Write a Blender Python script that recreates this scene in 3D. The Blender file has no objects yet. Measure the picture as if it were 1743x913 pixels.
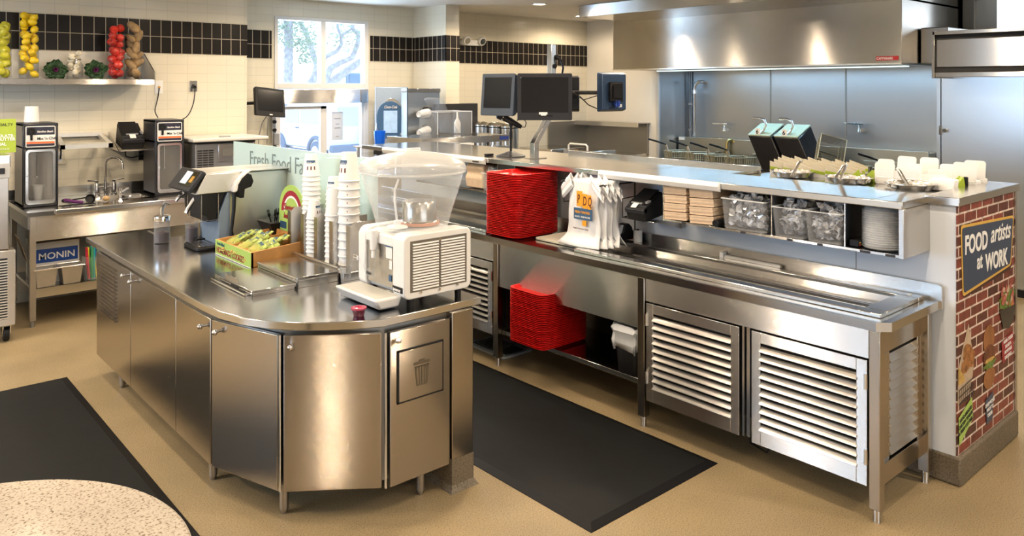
import bpy, bmesh, math, random
from mathutils import Vector, Matrix
R = math.radians
scene = bpy.context.scene
C = scene.collection

# ------------------------------------------------------------------ camera
W, HH = 1743.0, 913.0
F, CX, HY, YAW, CAMZ = 1331.24, 871.5, 149.37, 0.7212, 1.97
cam_d = bpy.data.cameras.new('camera')
cam_d.sensor_width = 36.0
cam_d.lens = 36.0 * F / W
cam_d.shift_x = (W / 2 - CX) / W
cam_d.shift_y = (HY - HH / 2) / W
cam_d.clip_start = 0.05
cam = bpy.data.objects.new('camera', cam_d)
C.objects.link(cam)
cam.location = (0, 0, CAMZ)
cam.rotation_euler = (R(90), 0, -YAW)
scene.camera = cam

# ------------------------------------------------------------------ exposure, sky, sun, large lights
scene.view_settings.view_transform = 'Standard'
scene.view_settings.look = 'None'
scene.view_settings.exposure = 1.0
scene.view_settings.gamma = 1.0
scene.view_settings.use_curve_mapping = False
scene.cycles.max_bounces = 8
scene.cycles.diffuse_bounces = 4
scene.cycles.glossy_bounces = 4
scene.cycles.transmission_bounces = 8
scene.cycles.transparent_max_bounces = 12
scene.cycles.caustics_reflective = False
scene.cycles.caustics_refractive = False
scene.cycles.sample_clamp_indirect = 4.0
scene.cycles.blur_glossy = 0.5
scene.cycles.use_denoising = True

world = bpy.data.worlds.new('daylight_sky')
scene.world = world
world.use_nodes = True
bg = world.node_tree.nodes['Background']
bg.inputs[0].default_value = (0.62, 0.80, 1.0, 1)
bg.inputs[1].default_value = 1.3

def light(name, kind, loc, power, color, rot=(0, 0, 0), size=1.0, size_y=None, spot=None, blend=0.6):
    d = bpy.data.lights.new(name, kind)
    d.energy = power
    d.color = color
    if kind == 'AREA':
        d.size = size
        if size_y:
            d.shape = 'RECTANGLE'; d.size_y = size_y
        else:
            d.shape = 'DISK'
    elif kind == 'SPOT':
        d.shadow_soft_size = size
        d.spot_size = spot; d.spot_blend = blend
    elif kind == 'SUN':
        d.angle = size
    o = bpy.data.objects.new(name, d)
    C.objects.link(o)
    o.location = loc
    o.rotation_euler = rot
    return o

WARM = (1.0, 0.80, 0.58)
NEUT = (1.0, 0.91, 0.80)
COOL = (0.62, 0.80, 1.0)
light('sun', 'SUN', (0, 0, 20), 2.6, (1, 0.97, 0.92), (R(-48), R(20), 0), size=0.02)
# unseen daylight-coloured fill added behind the camera; the wall there has no opening
light('rear_fill_light', 'AREA', (1.5, -4.8, 1.6), 50, (0.85, 0.92, 1.0), (R(90), 0, 0), 5.0, 2.4)
light('side_daylight_fill', 'AREA', (-4.7, 4.9, 1.8), 85, (0.50, 0.72, 1.0), (R(90), 0, R(-90)), 3.3, 1.4)  # unseen panel added for blue reflections in the steel; no window built
light('service_window_daylight', 'AREA', (4.72, 9.35, 2.0), 50, (0.5, 0.72, 1.0), (R(-90), 0, 0), 1.1, 1.5)
# broad unseen overhead fill added behind the camera
light('overhead_fill_light', 'AREA', (1.0, -1.2, 3.0), 14, NEUT, (0, 0, 0), 3.2, 2.2)

# ------------------------------------------------------------------ materials
MATS = {}
def nt(name):
    m = bpy.data.materials.new(name)
    m.use_nodes = True
    n = m.node_tree
    return m, n, n.nodes['Principled BSDF']

def pbr(name, col, rough=0.5, metal=0.0, spec=None, alpha=None, trans=0.0, emit=None, estr=0.0, coat=0.0, ior=None, noise=0.0, nscale=30.0, bump=0.0, sss=0.0):
    if name in MATS: return MATS[name]
    m, n, b = nt(name)
    b.inputs['Base Color'].default_value = (*col, 1)
    b.inputs['Roughness'].default_value = rough
    b.inputs['Metallic'].default_value = metal
    if ior: b.inputs['IOR'].default_value = ior
    if spec is not None: b.inputs['Specular IOR Level'].default_value = spec
    b.inputs['Transmission Weight'].default_value = trans
    b.inputs['Coat Weight'].default_value = coat
    if emit:
        b.inputs['Emission Color'].default_value = (*emit, 1)
        b.inputs['Emission Strength'].default_value = estr
    tc = n.nodes.new('ShaderNodeTexCoord')
    nz = n.nodes.new('ShaderNodeTexNoise')
    nz.inputs['Scale'].default_value = nscale
    nz.inputs['Detail'].default_value = 3
    n.links.new(tc.outputs['Object'], nz.inputs['Vector'])
    if noise > 0:
        mx = n.nodes.new('ShaderNodeMix'); mx.data_type = 'RGBA'; mx.blend_type = 'MULTIPLY'
        mx.inputs['Factor'].default_value = 1
        mx.inputs['A'].default_value = (*col, 1)
        cr = n.nodes.new('ShaderNodeMapRange')
        cr.inputs['From Min'].default_value = 0.3; cr.inputs['From Max'].default_value = 0.7
        cr.inputs['To Min'].default_value = 1 - noise; cr.inputs['To Max'].default_value = 1 + noise * 0.4
        n.links.new(nz.outputs['Fac'], cr.inputs['Value'])
        n.links.new(cr.outputs['Result'], mx.inputs['B'])
        n.links.new(mx.outputs['Result'], b.inputs['Base Color'])
    if bump > 0:
        bp = n.nodes.new('ShaderNodeBump')
        bp.inputs['Strength'].default_value = bump
        bp.inputs['Distance'].default_value = 0.01
        n.links.new(nz.outputs['Fac'], bp.inputs['Height'])
        n.links.new(bp.outputs['Normal'], b.inputs['Normal'])
    MATS[name] = m
    return m

def steel(name, col=(0.60, 0.575, 0.54), rough=0.30, aniso=0.7, wave=0.25, wscale=1.6, horizontal=False, grain=0.0):
    """brushed stainless; the grain runs level on upright faces"""
    if name in MATS: return MATS[name]
    m, n, b = nt(name)
    b.inputs['Metallic'].default_value = 1
    b.inputs['Roughness'].default_value = rough
    b.inputs['Anisotropic'].default_value = aniso
    b.inputs['Anisotropic Rotation'].default_value = 0.25
    tg = n.nodes.new('ShaderNodeTangent'); tg.direction_type = 'RADIAL'; tg.axis = 'Z'
    n.links.new(tg.outputs['Tangent'], b.inputs['Tangent'])
    tc = n.nodes.new('ShaderNodeTexCoord')
    mp = n.nodes.new('ShaderNodeMapping')
    mp.inputs['Scale'].default_value = (3, 3, 260) if not horizontal else (260, 3, 3)
    n.links.new(tc.outputs['Object'], mp.inputs['Vector'])
    gr = n.nodes.new('ShaderNodeTexNoise'); gr.inputs['Scale'].default_value = 1; gr.inputs['Detail'].default_value = 2
    n.links.new(mp.outputs['Vector'], gr.inputs['Vector'])
    mr = n.nodes.new('ShaderNodeMapRange')
    mr.inputs['To Min'].default_value = rough - 0.015; mr.inputs['To Max'].default_value = rough + 0.02
    n.links.new(gr.outputs['Fac'], mr.inputs['Value'])
    mx = n.nodes.new('ShaderNodeMix'); mx.data_type = 'RGBA'
    mx.inputs['A'].default_value = (*[c * 0.985 for c in col], 1); mx.inputs['B'].default_value = (*[min(1, c * 1.015) for c in col], 1)
    n.links.new(gr.outputs['Fac'], mx.inputs['Factor'])
    n.links.new(mx.outputs['Result'], b.inputs['Base Color'])
    wv = n.nodes.new('ShaderNodeTexNoise'); wv.inputs['Scale'].default_value = wscale; wv.inputs['Detail'].default_value = 1
    n.links.new(tc.outputs['Object'], wv.inputs['Vector'])
    bp = n.nodes.new('ShaderNodeBump'); bp.inputs['Strength'].default_value = wave; bp.inputs['Distance'].default_value = 0.02
    n.links.new(wv.outputs['Fac'], bp.inputs['Height'])
    if grain > 0:
        # fine level brushing: hair-thin grooves tip the surface up and down, which draws highlights out vertically
        sc_ = n.nodes.new('ShaderNodeVectorMath'); sc_.operation = 'SCALE'; sc_.inputs['Scale'].default_value = 4000
        n.links.new(tc.outputs['Object'], sc_.inputs[0])
        wn = n.nodes.new('ShaderNodeTexWhiteNoise'); wn.noise_dimensions = '3D'
        n.links.new(sc_.outputs[0], wn.inputs['Vector'])
        mr2 = n.nodes.new('ShaderNodeMapRange'); mr2.inputs['To Min'].default_value = -grain; mr2.inputs['To Max'].default_value = grain
        n.links.new(wn.outputs['Value'], mr2.inputs['Value'])
        cz_ = n.nodes.new('ShaderNodeCombineXYZ'); n.links.new(mr2.outputs['Result'], cz_.inputs['Z'])
        ad_ = n.nodes.new('ShaderNodeVectorMath'); ad_.operation = 'ADD'
        n.links.new(bp.outputs['Normal'], ad_.inputs[0]); n.links.new(cz_.outputs[0], ad_.inputs[1])
        nm_ = n.nodes.new('ShaderNodeVectorMath'); nm_.operation = 'NORMALIZE'
        n.links.new(ad_.outputs[0], nm_.inputs[0]); n.links.new(nm_.outputs[0], b.inputs['Normal'])
    else:
        n.links.new(bp.outputs['Normal'], b.inputs['Normal'])
    MATS[name] = m
    return m

def glassy(name, col=(1, 1, 1), a=0.12, rough=0.02, tint=(1, 1, 1), spec=0.5):
    """thin clear plastic or pane: mostly see-through with a glossy skin"""
    if name in MATS: return MATS[name]
    m = bpy.data.materials.new(name); m.use_nodes = True
    n = m.node_tree; n.nodes.clear()
    out = n.nodes.new('ShaderNodeOutputMaterial')
    tr = n.nodes.new('ShaderNodeBsdfTransparent'); tr.inputs['Color'].default_value = (*tint, 1)
    pr = n.nodes.new('ShaderNodeBsdfPrincipled')
    pr.inputs['Base Color'].default_value = (*col, 1); pr.inputs['Roughness'].default_value = rough
    pr.inputs['Specular IOR Level'].default_value = spec
    fr = n.nodes.new('ShaderNodeLayerWeight'); fr.inputs['Blend'].default_value = 0.25
    mr = n.nodes.new('ShaderNodeMapRange'); mr.inputs['To Min'].default_value = a; mr.inputs['To Max'].default_value = min(1, a + 0.35)
    n.links.new(fr.outputs['Facing'], mr.inputs['Value'])
    mx = n.nodes.new('ShaderNodeMixShader')
    n.links.new(mr.outputs['Result'], mx.inputs['Fac'])
    n.links.new(tr.outputs[0], mx.inputs[1]); n.links.new(pr.outputs[0], mx.inputs[2])
    n.links.new(mx.outputs[0], out.inputs['Surface'])
    MATS[name] = m
    return m

def tiles(name, c1, c2, mortar, w, h, axis, gap=0.003, rough=0.2, off=0.0, zoff=0.0, uoff=0.0):
    """glazed wall tile in stacked courses; axis is the level direction of the wall"""
    if name in MATS: return MATS[name]
    m, n, b = nt(name)
    tc = n.nodes.new('ShaderNodeTexCoord'); sp = n.nodes.new('ShaderNodeSeparateXYZ'); cb = n.nodes.new('ShaderNodeCombineXYZ')
    n.links.new(tc.outputs['Object'], sp.inputs[0])
    ad = n.nodes.new('ShaderNodeMath'); ad.operation = 'ADD'; ad.inputs[1].default_value = uoff
    n.links.new(sp.outputs[axis], ad.inputs[0]); n.links.new(ad.outputs[0], cb.inputs[0])
    az = n.nodes.new('ShaderNodeMath'); az.operation = 'ADD'; az.inputs[1].default_value = zoff
    n.links.new(sp.outputs['Z'], az.inputs[0]); n.links.new(az.outputs[0], cb.inputs[1])
    br = n.nodes.new('ShaderNodeTexBrick')
    br.offset = off; br.squash = 1.0
    br.inputs['Scale'].default_value = 1; br.inputs['Brick Width'].default_value = w; br.inputs['Row Height'].default_value = h
    br.inputs['Mortar Size'].default_value = gap; br.inputs['Mortar Smooth'].default_value = 0.1
    br.inputs['Color1'].default_value = (*c1, 1); br.inputs['Color2'].default_value = (*c2, 1); br.inputs['Mortar'].default_value = (*mortar, 1)
    n.links.new(cb.outputs[0], br.inputs['Vector'])
    n.links.new(br.outputs['Color'], b.inputs['Base Color'])
    mr = n.nodes.new('ShaderNodeMapRange'); mr.inputs['To Min'].default_value = rough; mr.inputs['To Max'].default_value = 0.8
    n.links.new(br.outputs['Fac'], mr.inputs['Value']); n.links.new(mr.outputs['Result'], b.inputs['Roughness'])
    bp = n.nodes.new('ShaderNodeBump'); bp.invert = True; bp.inputs['Strength'].default_value = 0.4; bp.inputs['Distance'].default_value = 0.003
    n.links.new(br.outputs['Fac'], bp.inputs['Height']); n.links.new(bp.outputs['Normal'], b.inputs['Normal'])
    MATS[name] = m
    return m

def speckle(name, c1, c2, c3, scale=160, rough=0.35, big=2.0):
    if name in MATS: return MATS[name]
    m, n, b = nt(name)
    tc = n.nodes.new('ShaderNodeTexCoord')
    nz = n.nodes.new('ShaderNodeTexNoise'); nz.inputs['Scale'].default_value = scale; nz.inputs['Detail'].default_value = 2
    lg = n.nodes.new('ShaderNodeTexNoise'); lg.inputs['Scale'].default_value = big; lg.inputs['Detail'].default_value = 4
    for t in (nz, lg): n.links.new(tc.outputs['Object'], t.inputs['Vector'])
    cr = n.nodes.new('ShaderNodeValToRGB')
    cr.color_ramp.elements[0].position = 0.32; cr.color_ramp.elements[0].color = (*c3, 1)
    cr.color_ramp.elements[1].position = 0.62; cr.color_ramp.elements[1].color = (*c2, 1)
    e = cr.color_ramp.elements.new(0.44); e.color = (*c1, 1)
    n.links.new(nz.outputs['Fac'], cr.inputs['Fac'])
    mx = n.nodes.new('ShaderNodeMix'); mx.data_type = 'RGBA'; mx.blend_type = 'MULTIPLY'; mx.inputs['Factor'].default_value = 1
    mr = n.nodes.new('ShaderNodeMapRange'); mr.inputs['From Min'].default_value = 0.3; mr.inputs['From Max'].default_value = 0.7
    mr.inputs['To Min'].default_value = 0.86; mr.inputs['To Max'].default_value = 1.08
    n.links.new(lg.outputs['Fac'], mr.inputs['Value'])
    n.links.new(cr.outputs['Color'], mx.inputs['A']); n.links.new(mr.outputs['Result'], mx.inputs['B'])
    n.links.new(mx.outputs['Result'], b.inputs['Base Color'])
    b.inputs['Roughness'].default_value = rough
    MATS[name] = m
    return m

S_PANEL = steel('brushed_steel_panel', rough=0.145, aniso=0.4, wave=0.02, grain=0.5)
S_DOOR = steel('brushed_steel_door', (0.47, 0.43, 0.38), rough=0.17, aniso=0.5, wave=0.015, wscale=1.2, grain=0.09)
S_FRONT = steel('brushed_steel_front', (0.50, 0.455, 0.40), rough=0.125, aniso=0.3, wave=0.015, wscale=1.2, grain=0.5)
S_TOP = steel('brushed_steel_top', (0.64, 0.63, 0.61), rough=0.16, aniso=0.2, wave=0.04, wscale=2.5, horizontal=True)
S_HOOD = steel('hood_steel', (0.52, 0.50, 0.47), rough=0.17, aniso=0.5, wave=0.08, wscale=0.9, grain=0.3)
S_BACK = steel('splash_wall_steel', (0.50, 0.53, 0.56), rough=0.30, aniso=0.0, wave=0.06, wscale=0.8)
S_EDGE = steel('bright_steel', (0.78, 0.77, 0.75), rough=0.18, aniso=0.3, wave=0.0)
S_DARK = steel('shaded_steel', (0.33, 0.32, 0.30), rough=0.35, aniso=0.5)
CHROME = pbr('chrome', (0.85, 0.85, 0.86), 0.07, 1.0)
BLACK = pbr('black_plastic', (0.008, 0.008, 0.009), 0.42, spec=0.25, noise=0.1)
BLACKG = pbr('gloss_black', (0.008, 0.008, 0.01), 0.12)
DKGREY = pbr('dark_grey_plastic', (0.022, 0.023, 0.028), 0.42, spec=0.3, noise=0.1)
GREYP = pbr('grey_plastic', (0.28, 0.29, 0.31), 0.4)
WHITE = pbr('white_plastic', (0.82, 0.82, 0.81), 0.28, noise=0.02)
WHITEM = pbr('white_paper', (0.86, 0.86, 0.85), 0.7, noise=0.03)
RUBBER = pbr('rubber_mat', (0.0075, 0.0085, 0.009), 0.6, spec=0.22, noise=0.15, nscale=8, bump=0.15)
RUBEDGE = pbr('rubber_edge', (0.005, 0.005, 0.006), 0.6, spec=0.2, noise=0.1)
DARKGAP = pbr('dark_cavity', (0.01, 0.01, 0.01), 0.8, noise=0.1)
RED = pbr('red_tray_plastic', (0.72, 0.012, 0.012), 0.32, noise=0.04)
CLEAR = glassy('clear_plastic', (0.45, 0.47, 0.49), 0.08, 0.06)
CLEAR2 = glassy('clear_tub', (0.8, 0.82, 0.85), 0.04, 0.08)
PANE = glassy('window_pane', (0.9, 0.95, 1.0), 0.03, 0.01)
FROST = glassy('frosted_guard', (0.62, 0.80, 0.80), 0.62, 0.35)
BOARD = pbr('white_board_daylight_tint', (0.78, 0.84, 0.93), 0.35, noise=0.02, nscale=3)  # white board with the blue cast of daylight mixed into its colour
CEIL = pbr('ceiling_paint', (0.80, 0.77, 0.72), 0.7, noise=0.02, nscale=2)
CREAMW = pbr('cream_wall_paint', (0.68, 0.64, 0.56), 0.6, noise=0.02, nscale=2)

# ------------------------------------------------------------------ mesh helpers
class MB:
    def __init__(s): s.bm = bmesh.new(); s.mi = 0
    def f(s, vs):
        try:
            fa = s.bm.faces.new(vs); fa.material_index = s.mi; fa.smooth = True
            return fa
        except ValueError:
            return None
    def v(s, p): return s.bm.verts.new(p)
    def hexa(s, p):
        v = [s.v(q) for q in p]      # 0-3 bottom loop, 4-7 top loop
        for a in ((3, 2, 1, 0), (4, 5, 6, 7), (0, 1, 5, 4), (1, 2, 6, 5), (2, 3, 7, 6), (3, 0, 4, 7)): s.f([v[i] for i in a])
        return s
    def box(s, x0, x1, y0, y1, z0, z1):
        return s.hexa([(x0, y0, z0), (x1, y0, z0), (x1, y1, z0), (x0, y1, z0), (x0, y0, z1), (x1, y0, z1), (x1, y1, z1), (x0, y1, z1)])
    def prism(s, pts, a0, a1, axis='z'):
        def P(u, w, a): return {'z': (u, w, a), 'y': (u, a, w), 'x': (a, u, w)}[axis]
        lo = [s.v(P(u, w, a0)) for u, w in pts]; hi = [s.v(P(u, w, a1)) for u, w in pts]
        s.f(lo[::-1]); s.f(hi)
        k = len(pts)
        for i in range(k): s.f([lo[i], lo[(i + 1) % k], hi[(i + 1) % k], hi[i]])
        return s
    def tube(s, pts, r, seg=8, closed=False, caps=True):
        pts = [Vector(p) for p in pts]; k = len(pts)
        rr = r if isinstance(r, (list, tuple)) else [r] * k
        rings = []; up = Vector((0, 0, 1)); last = None
        for i, p in enumerate(pts):
            if closed: t = pts[(i + 1) % k] - pts[i - 1]
            else: t = pts[min(i + 1, k - 1)] - pts[max(i - 1, 0)]
            t.normalize()
            if last is None:
                ref = up if abs(t.z) < 0.9 else Vector((1, 0, 0))
                n1 = t.cross(ref).normalized()
            else:
                n1 = last - t * last.dot(t)
                n1 = n1.normalized() if n1.length > 1e-6 else t.orthogonal().normalized()
            last = n1; n2 = t.cross(n1)
            rings.append([s.v(p + (n1 * math.cos(2 * math.pi * j / seg) + n2 * math.sin(2 * math.pi * j / seg)) * rr[i]) for j in range(seg)])
        m = k if closed else k - 1
        for i in range(m):
            a, b2 = rings[i], rings[(i + 1) % k]
            for j in range(seg): s.f([a[j], b2[j], b2[(j + 1) % seg], a[(j + 1) % seg]])
        if not closed and caps:
            s.f(rings[0]); s.f(rings[-1][::-1])
        return s
    def cyl(s, p0, p1, r0, r1=None, seg=18, caps=True):
        return s.tube([p0, p1], [r0, r0 if r1 is None else r1], seg, caps=caps)
    def lathe(s, prof, c=(0, 0, 0), seg=24, close=False, sy=1.0):
        rings = []
        for r, z in prof:
            if r < 1e-5: rings.append([s.v((c[0], c[1], c[2] + z))])
            else: rings.append([s.v((c[0] + r * math.cos(2 * math.pi * j / seg), c[1] + sy * r * math.sin(2 * math.pi * j / seg), c[2] + z)) for j in range(seg)])
        n = len(rings)
        for i in range(n if close else n - 1):
            a, b2 = rings[i], rings[(i + 1) % n]
            for j in range(seg):
                j2 = (j + 1) % seg
                if len(a) == 1 and len(b2) > 1: s.f([a[0], b2[j2], b2[j]][::-1])
                elif len(b2) == 1 and len(a) > 1: s.f([a[j], a[j2], b2[0]])
                elif len(a) > 1: s.f([a[j], a[j2], b2[j2], b2[j]])
        return s
    def ball(s, c, r, sc=(1, 1, 1), seg=14, rot=None, bumpy=0.0, rnd=None):
        n = seg // 2 + 1
        M = rot or Matrix.Identity(3)
        rings = []
        for i in range(n + 1):
            a = math.pi * i / n
            row = []
            cnt = 1 if i in (0, n) else seg
            for j in range(cnt):
                q = 2 * math.pi * j / seg
                k = 1 + (rnd.uniform(-bumpy, bumpy) if bumpy else 0)
                p = Vector((math.sin(a) * math.cos(q) * r * sc[0] * k, math.sin(a) * math.sin(q) * r * sc[1] * k, math.cos(a) * r * sc[2] * k))
                row.append(s.v(M @ p + Vector(c)))
            rings.append(row)
        for i in range(n):
            a, b2 = rings[i], rings[i + 1]
            for j in range(seg):
                j2 = (j + 1) % seg
                if len(a) == 1: s.f([a[0], b2[j], b2[j2]])
                elif len(b2) == 1: s.f([a[j], b2[0], a[j2]])
                else: s.f([a[j], b2[j], b2[j2], a[j2]])
        return s
    def grid(s, fn, nu, nv):
        g = [[s.v(fn(i / nu, j / nv)) for j in range(nv + 1)] for i in range(nu + 1)]
        for i in range(nu):
            for j in range(nv): s.f([g[i][j], g[i + 1][j], g[i + 1][j + 1], g[i][j + 1]])
        return s
    def quad(s, *p): s.f([s.v(q) for q in p]); return s
    def m(s, i): s.mi = i; return s
    def xf(s, M):
        bmesh.ops.transform(s.bm, matrix=M, verts=s.bm.verts[:]); return s

def rrect(x0, x1, y0, y1, r, n=5):
    out = []
    for cx, cy, a0 in ((x1 - r, y0 + r, -90), (x1 - r, y1 - r, 0), (x0 + r, y1 - r, 90), (x0 + r, y0 + r, 180)):
        for i in range(n + 1):
            a = R(a0 + 90 * i / n); out.append((cx + r * math.cos(a), cy + r * math.sin(a)))
    return out

ORG = {}
def tag(o, label=None, cat=None, group=None, kind=None):
    if label: o['label'] = label
    if cat: o['category'] = cat
    if group: o['group'] = group
    if kind: o['kind'] = kind
    return o

def thing(name, label, cat, loc=(0, 0, 0), rotz=0.0, group=None, local=False):
    """an Empty at the base; parts built afterwards in room coordinates unless local"""
    o = bpy.data.objects.new(name, None); C.objects.link(o)
    o.empty_display_size = 0.1
    o.location = loc; o.rotation_euler = (0, 0, rotz)
    ORG[o.name] = None if local else Vector(loc)
    return tag(o, label, cat, group)

def obj(name, mb, mats, parent=None, bev=0.0, flat=False, org=None, sharp=35, solid=0.0, segs=2):
    me = bpy.data.meshes.new(name)
    off = None
    if parent is not None: off = ORG.get(parent.name)
    elif org is not None: off = Vector(org)
    bmesh.ops.recalc_face_normals(mb.bm, faces=mb.bm.faces[:])
    if off is not None: bmesh.ops.translate(mb.bm, vec=-off, verts=mb.bm.verts[:])
    mb.bm.to_mesh(me); mb.bm.free()
    for mt in (mats if isinstance(mats, (list, tuple)) else [mats]): me.materials.append(mt)
    if flat: me.polygons.foreach_set('use_smooth', [False] * len(me.polygons))
    else: me.set_sharp_from_angle(angle=R(sharp))
    me.update()
    o = bpy.data.objects.new(name, me); C.objects.link(o)
    if parent is not None:
        o.parent = parent
        ORG[o.name] = off
    else:
        o.location = org if org is not None else (0, 0, 0)
        ORG[o.name] = Vector(org) if org is not None else None
    if bev > 0:
        b = o.modifiers.new('bevel', 'BEVEL'); b.width = bev; b.segments = segs; b.limit_method = 'ANGLE'; b.angle_limit = R(40); b.harden_normals = False
    if solid > 0:
        b = o.modifiers.new('thickness', 'SOLIDIFY'); b.thickness = solid; b.offset = 0
    return o

def struct(name, mb, mats, parent=None, bev=0.0):
    o = obj(name, mb, mats, parent, bev)
    if parent is None: o['kind'] = 'structure'
    return o

def text(s, p, u, v, size, mat, parent, bold=0.0, align='LEFT', shear=0.0, ext=0.0006, squeeze=1.0, name='lettering', gap=1.0):
    u = Vector(u).normalized(); v = Vector(v).normalized(); w = u.cross(v)
    cu = bpy.data.curves.new('lettering_curve', 'FONT')
    cu.body = s; cu.size = size; cu.align_x = align; cu.extrude = ext; cu.offset = bold * size; cu.shear = shear
    cu.space_character = gap; cu.resolution_u = 3
    t = bpy.data.objects.new('lettering_curve', cu); C.objects.link(t)
    dg = bpy.context.evaluated_depsgraph_get(); dg.update()
    me = bpy.data.meshes.new_from_object(t.evaluated_get(dg))
    bpy.data.objects.remove(t); bpy.data.curves.remove(cu)
    off = ORG.get(parent.name) if parent is not None else None
    off = off if off is not None else Vector((0, 0, 0))
    P0 = Vector(p) - off
    M = Matrix(((u.x, v.x, w.x, P0.x), (u.y, v.y, w.y, P0.y), (u.z, v.z, w.z, P0.z), (0, 0, 0, 1)))
    me.transform(M @ Matrix.Diagonal((squeeze, 1, 1, 1)))
    me.name = name
    me.materials.clear(); me.materials.append(mat)
    o = bpy.data.objects.new(name, me); C.objects.link(o)
    if parent is not None: o.parent = parent; ORG[o.name] = ORG.get(parent.name)
    return o

def dup(root, loc=None, rotz=None, label=None, group=None, rot=None):
    """a copy of a thing with copies of its parts and sub-parts"""
    r = root.copy(); C.objects.link(r)
    ORG[r.name] = ORG.get(root.name)
    if loc is not None: r.location = loc
    if rotz is not None: r.rotation_euler = (0, 0, rotz)
    if rot is not None: r.rotation_euler = rot
    if label: r['label'] = label
    if group: r['group'] = group
    for ch in KIDS.get(root.name, list(root.children)):
        c = ch.copy(); C.objects.link(c); c.parent = r
        for g in list(ch.children):
            d = g.copy(); C.objects.link(d); d.parent = c
    return r
KIDS = {}
ORD = ['first', 'second', 'third', 'fourth', 'fifth', 'sixth', 'seventh', 'eighth', 'ninth', 'tenth', 'eleventh', 'twelfth', 'thirteenth', 'fourteenth', 'fifteenth', 'sixteenth', 'seventeenth', 'eighteenth', 'nineteenth', 'twentieth',
       'twenty-first', 'twenty-second', 'twenty-third', 'twenty-fourth', 'twenty-fifth', 'twenty-sixth', 'twenty-seventh', 'twenty-eighth', 'twenty-ninth', 'thirtieth', 'thirty-first', 'thirty-second', 'thirty-third', 'thirty-fourth', 'thirty-fifth', 'thirty-sixth', 'thirty-seventh', 'thirty-eighth', 'thirty-ninth', 'fortieth']
def remember(o): KIDS[o.name] = list(o.children); return o
# ================================================================== THE ROOM
CREAM = (0.74, 0.69, 0.56)
T_X = tiles('cream_tile_x', CREAM, tuple(c * 0.975 for c in CREAM), tuple(c * 0.80 for c in CREAM), 0.203, 0.092, 'X', 0.0022, 0.22)
T_Y = tiles('cream_tile_y', CREAM, tuple(c * 0.975 for c in CREAM), tuple(c * 0.80 for c in CREAM), 0.203, 0.092, 'Y', 0.0022, 0.22)
BANDC = (0.010, 0.008, 0.007)
B_X = tiles('dark_tile_x', BANDC, (0.015, 0.012, 0.010), (0.42, 0.38, 0.30), 0.103, 0.17, 'X', 0.0035, 0.30, zoff=-2.32 + 1.7)
B_Y = tiles('dark_tile_y', BANDC, (0.015, 0.012, 0.010), (0.42, 0.38, 0.30), 0.103, 0.17, 'Y', 0.0035, 0.30, zoff=-2.32 + 1.7)
FLOOR = speckle('tan_epoxy_floor', (0.305, 0.230, 0.125), (0.39, 0.30, 0.175), (0.165, 0.118, 0.06), 170, 0.42)
CURB = speckle('grey_cove_base', (0.13, 0.105, 0.07), (0.17, 0.14, 0.10), (0.08, 0.06, 0.04), 120, 0.5)
CH = 3.06
for _m in (B_X, B_Y): _m.node_tree.nodes['Principled BSDF'].inputs['Specular IOR Level'].default_value = 0.2
struct('floor', MB().box(-5, 13, -5, 9.3, -0.1, 0), FLOOR)
struct('ceiling', MB().box(-5, 13, -5, 9.3, CH, CH + 0.1), CEIL)
struct('wall_left', MB().box(-5, 3.473, 8.35, 9.3, 0, CH), T_X)
struct('wall_west', MB().box(-5.1, -5, -5, 9.3, 0, CH), CREAMW)
struct('wall_front', MB().box(-5.1, 13, -5.1, -5, 0, CH), CREAMW)
# window wall, with the opening for the service window
WX0, WX1, WZ0, WZ1 = 4.085, 5.385, 1.02, 2.84
struct('wall_back', MB().box(3.473, WX0, 9.0, 9.15, 0, CH).box(WX1, 6.11, 9.0, 9.15, 0, CH).box(WX0, WX1, 9.0, 9.15, 0, WZ0).box(WX0, WX1, 9.0, 9.15, WZ1, CH), T_X)
struct('wall_pillar', MB().box(6.11, 6.33, 8.262, 9.15, 0, CH), T_Y)
struct('wall_center', MB().box(6.33, 9.47, 8.88, 9.15, 0, CH), T_X)
struct('wall_right', MB().box(9.45, 9.6, 7.411, 8.88, 0, CH), CREAMW)
struct('wall_kitchen', MB().box(9.60, 10.35, 7.411, 7.56, 0, CH).box(10.216, 10.35, 3.1, 7.411, 0, CH).box(10.216, 10.35, -5, 3.1, 0, 2.55).box(10.216, 10.35, 3.35, 7.4, 2.5, CH).box(10.216, 10.35, -5, 3.35, 3.0, CH), CREAMW)
# dark tile bands
def band(n, x0, x1, y0, y1, m): struct(n, MB().box(x0, x1, y0, y1, 2.32, 2.66), m)
band('trim_1', -5, 3.477, 8.342, 8.35, B_X)
band('trim_2', 3.473, WX0 - 0.035, 8.992, 9.0, B_X)
band('trim_3', WX1 + 0.03, 6.11, 8.992, 9.0, B_X)
band('trim_4', 6.102, 6.11, 8.254, 9.0, B_Y)
band('trim_5', 6.102, 6.334, 8.254, 8.262, B_X)
band('trim_6', 6.33, 9.45, 8.872, 8.88, B_X)
# upper right window in the kitchen wall
struct('trim_7', MB().box(10.15, 10.22, 3.32, 3.44, 2.3, CH).box(10.15, 10.22, -1, 3.4, 2.5, 2.56), pbr('beige_window_trim', (0.42, 0.38, 0.31), 0.5, noise=0.03))
w2 = struct('window_2', MB().box(10.25, 10.27, -1, 3.35, 2.55, 3.0), pbr('daylight_glow_pane', (0.9, 0.92, 0.95), 0.5, emit=(0.82, 0.91, 1.0), estr=1.6, noise=0.02))  # daylight behind this window is given as glow on the panel itself

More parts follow.
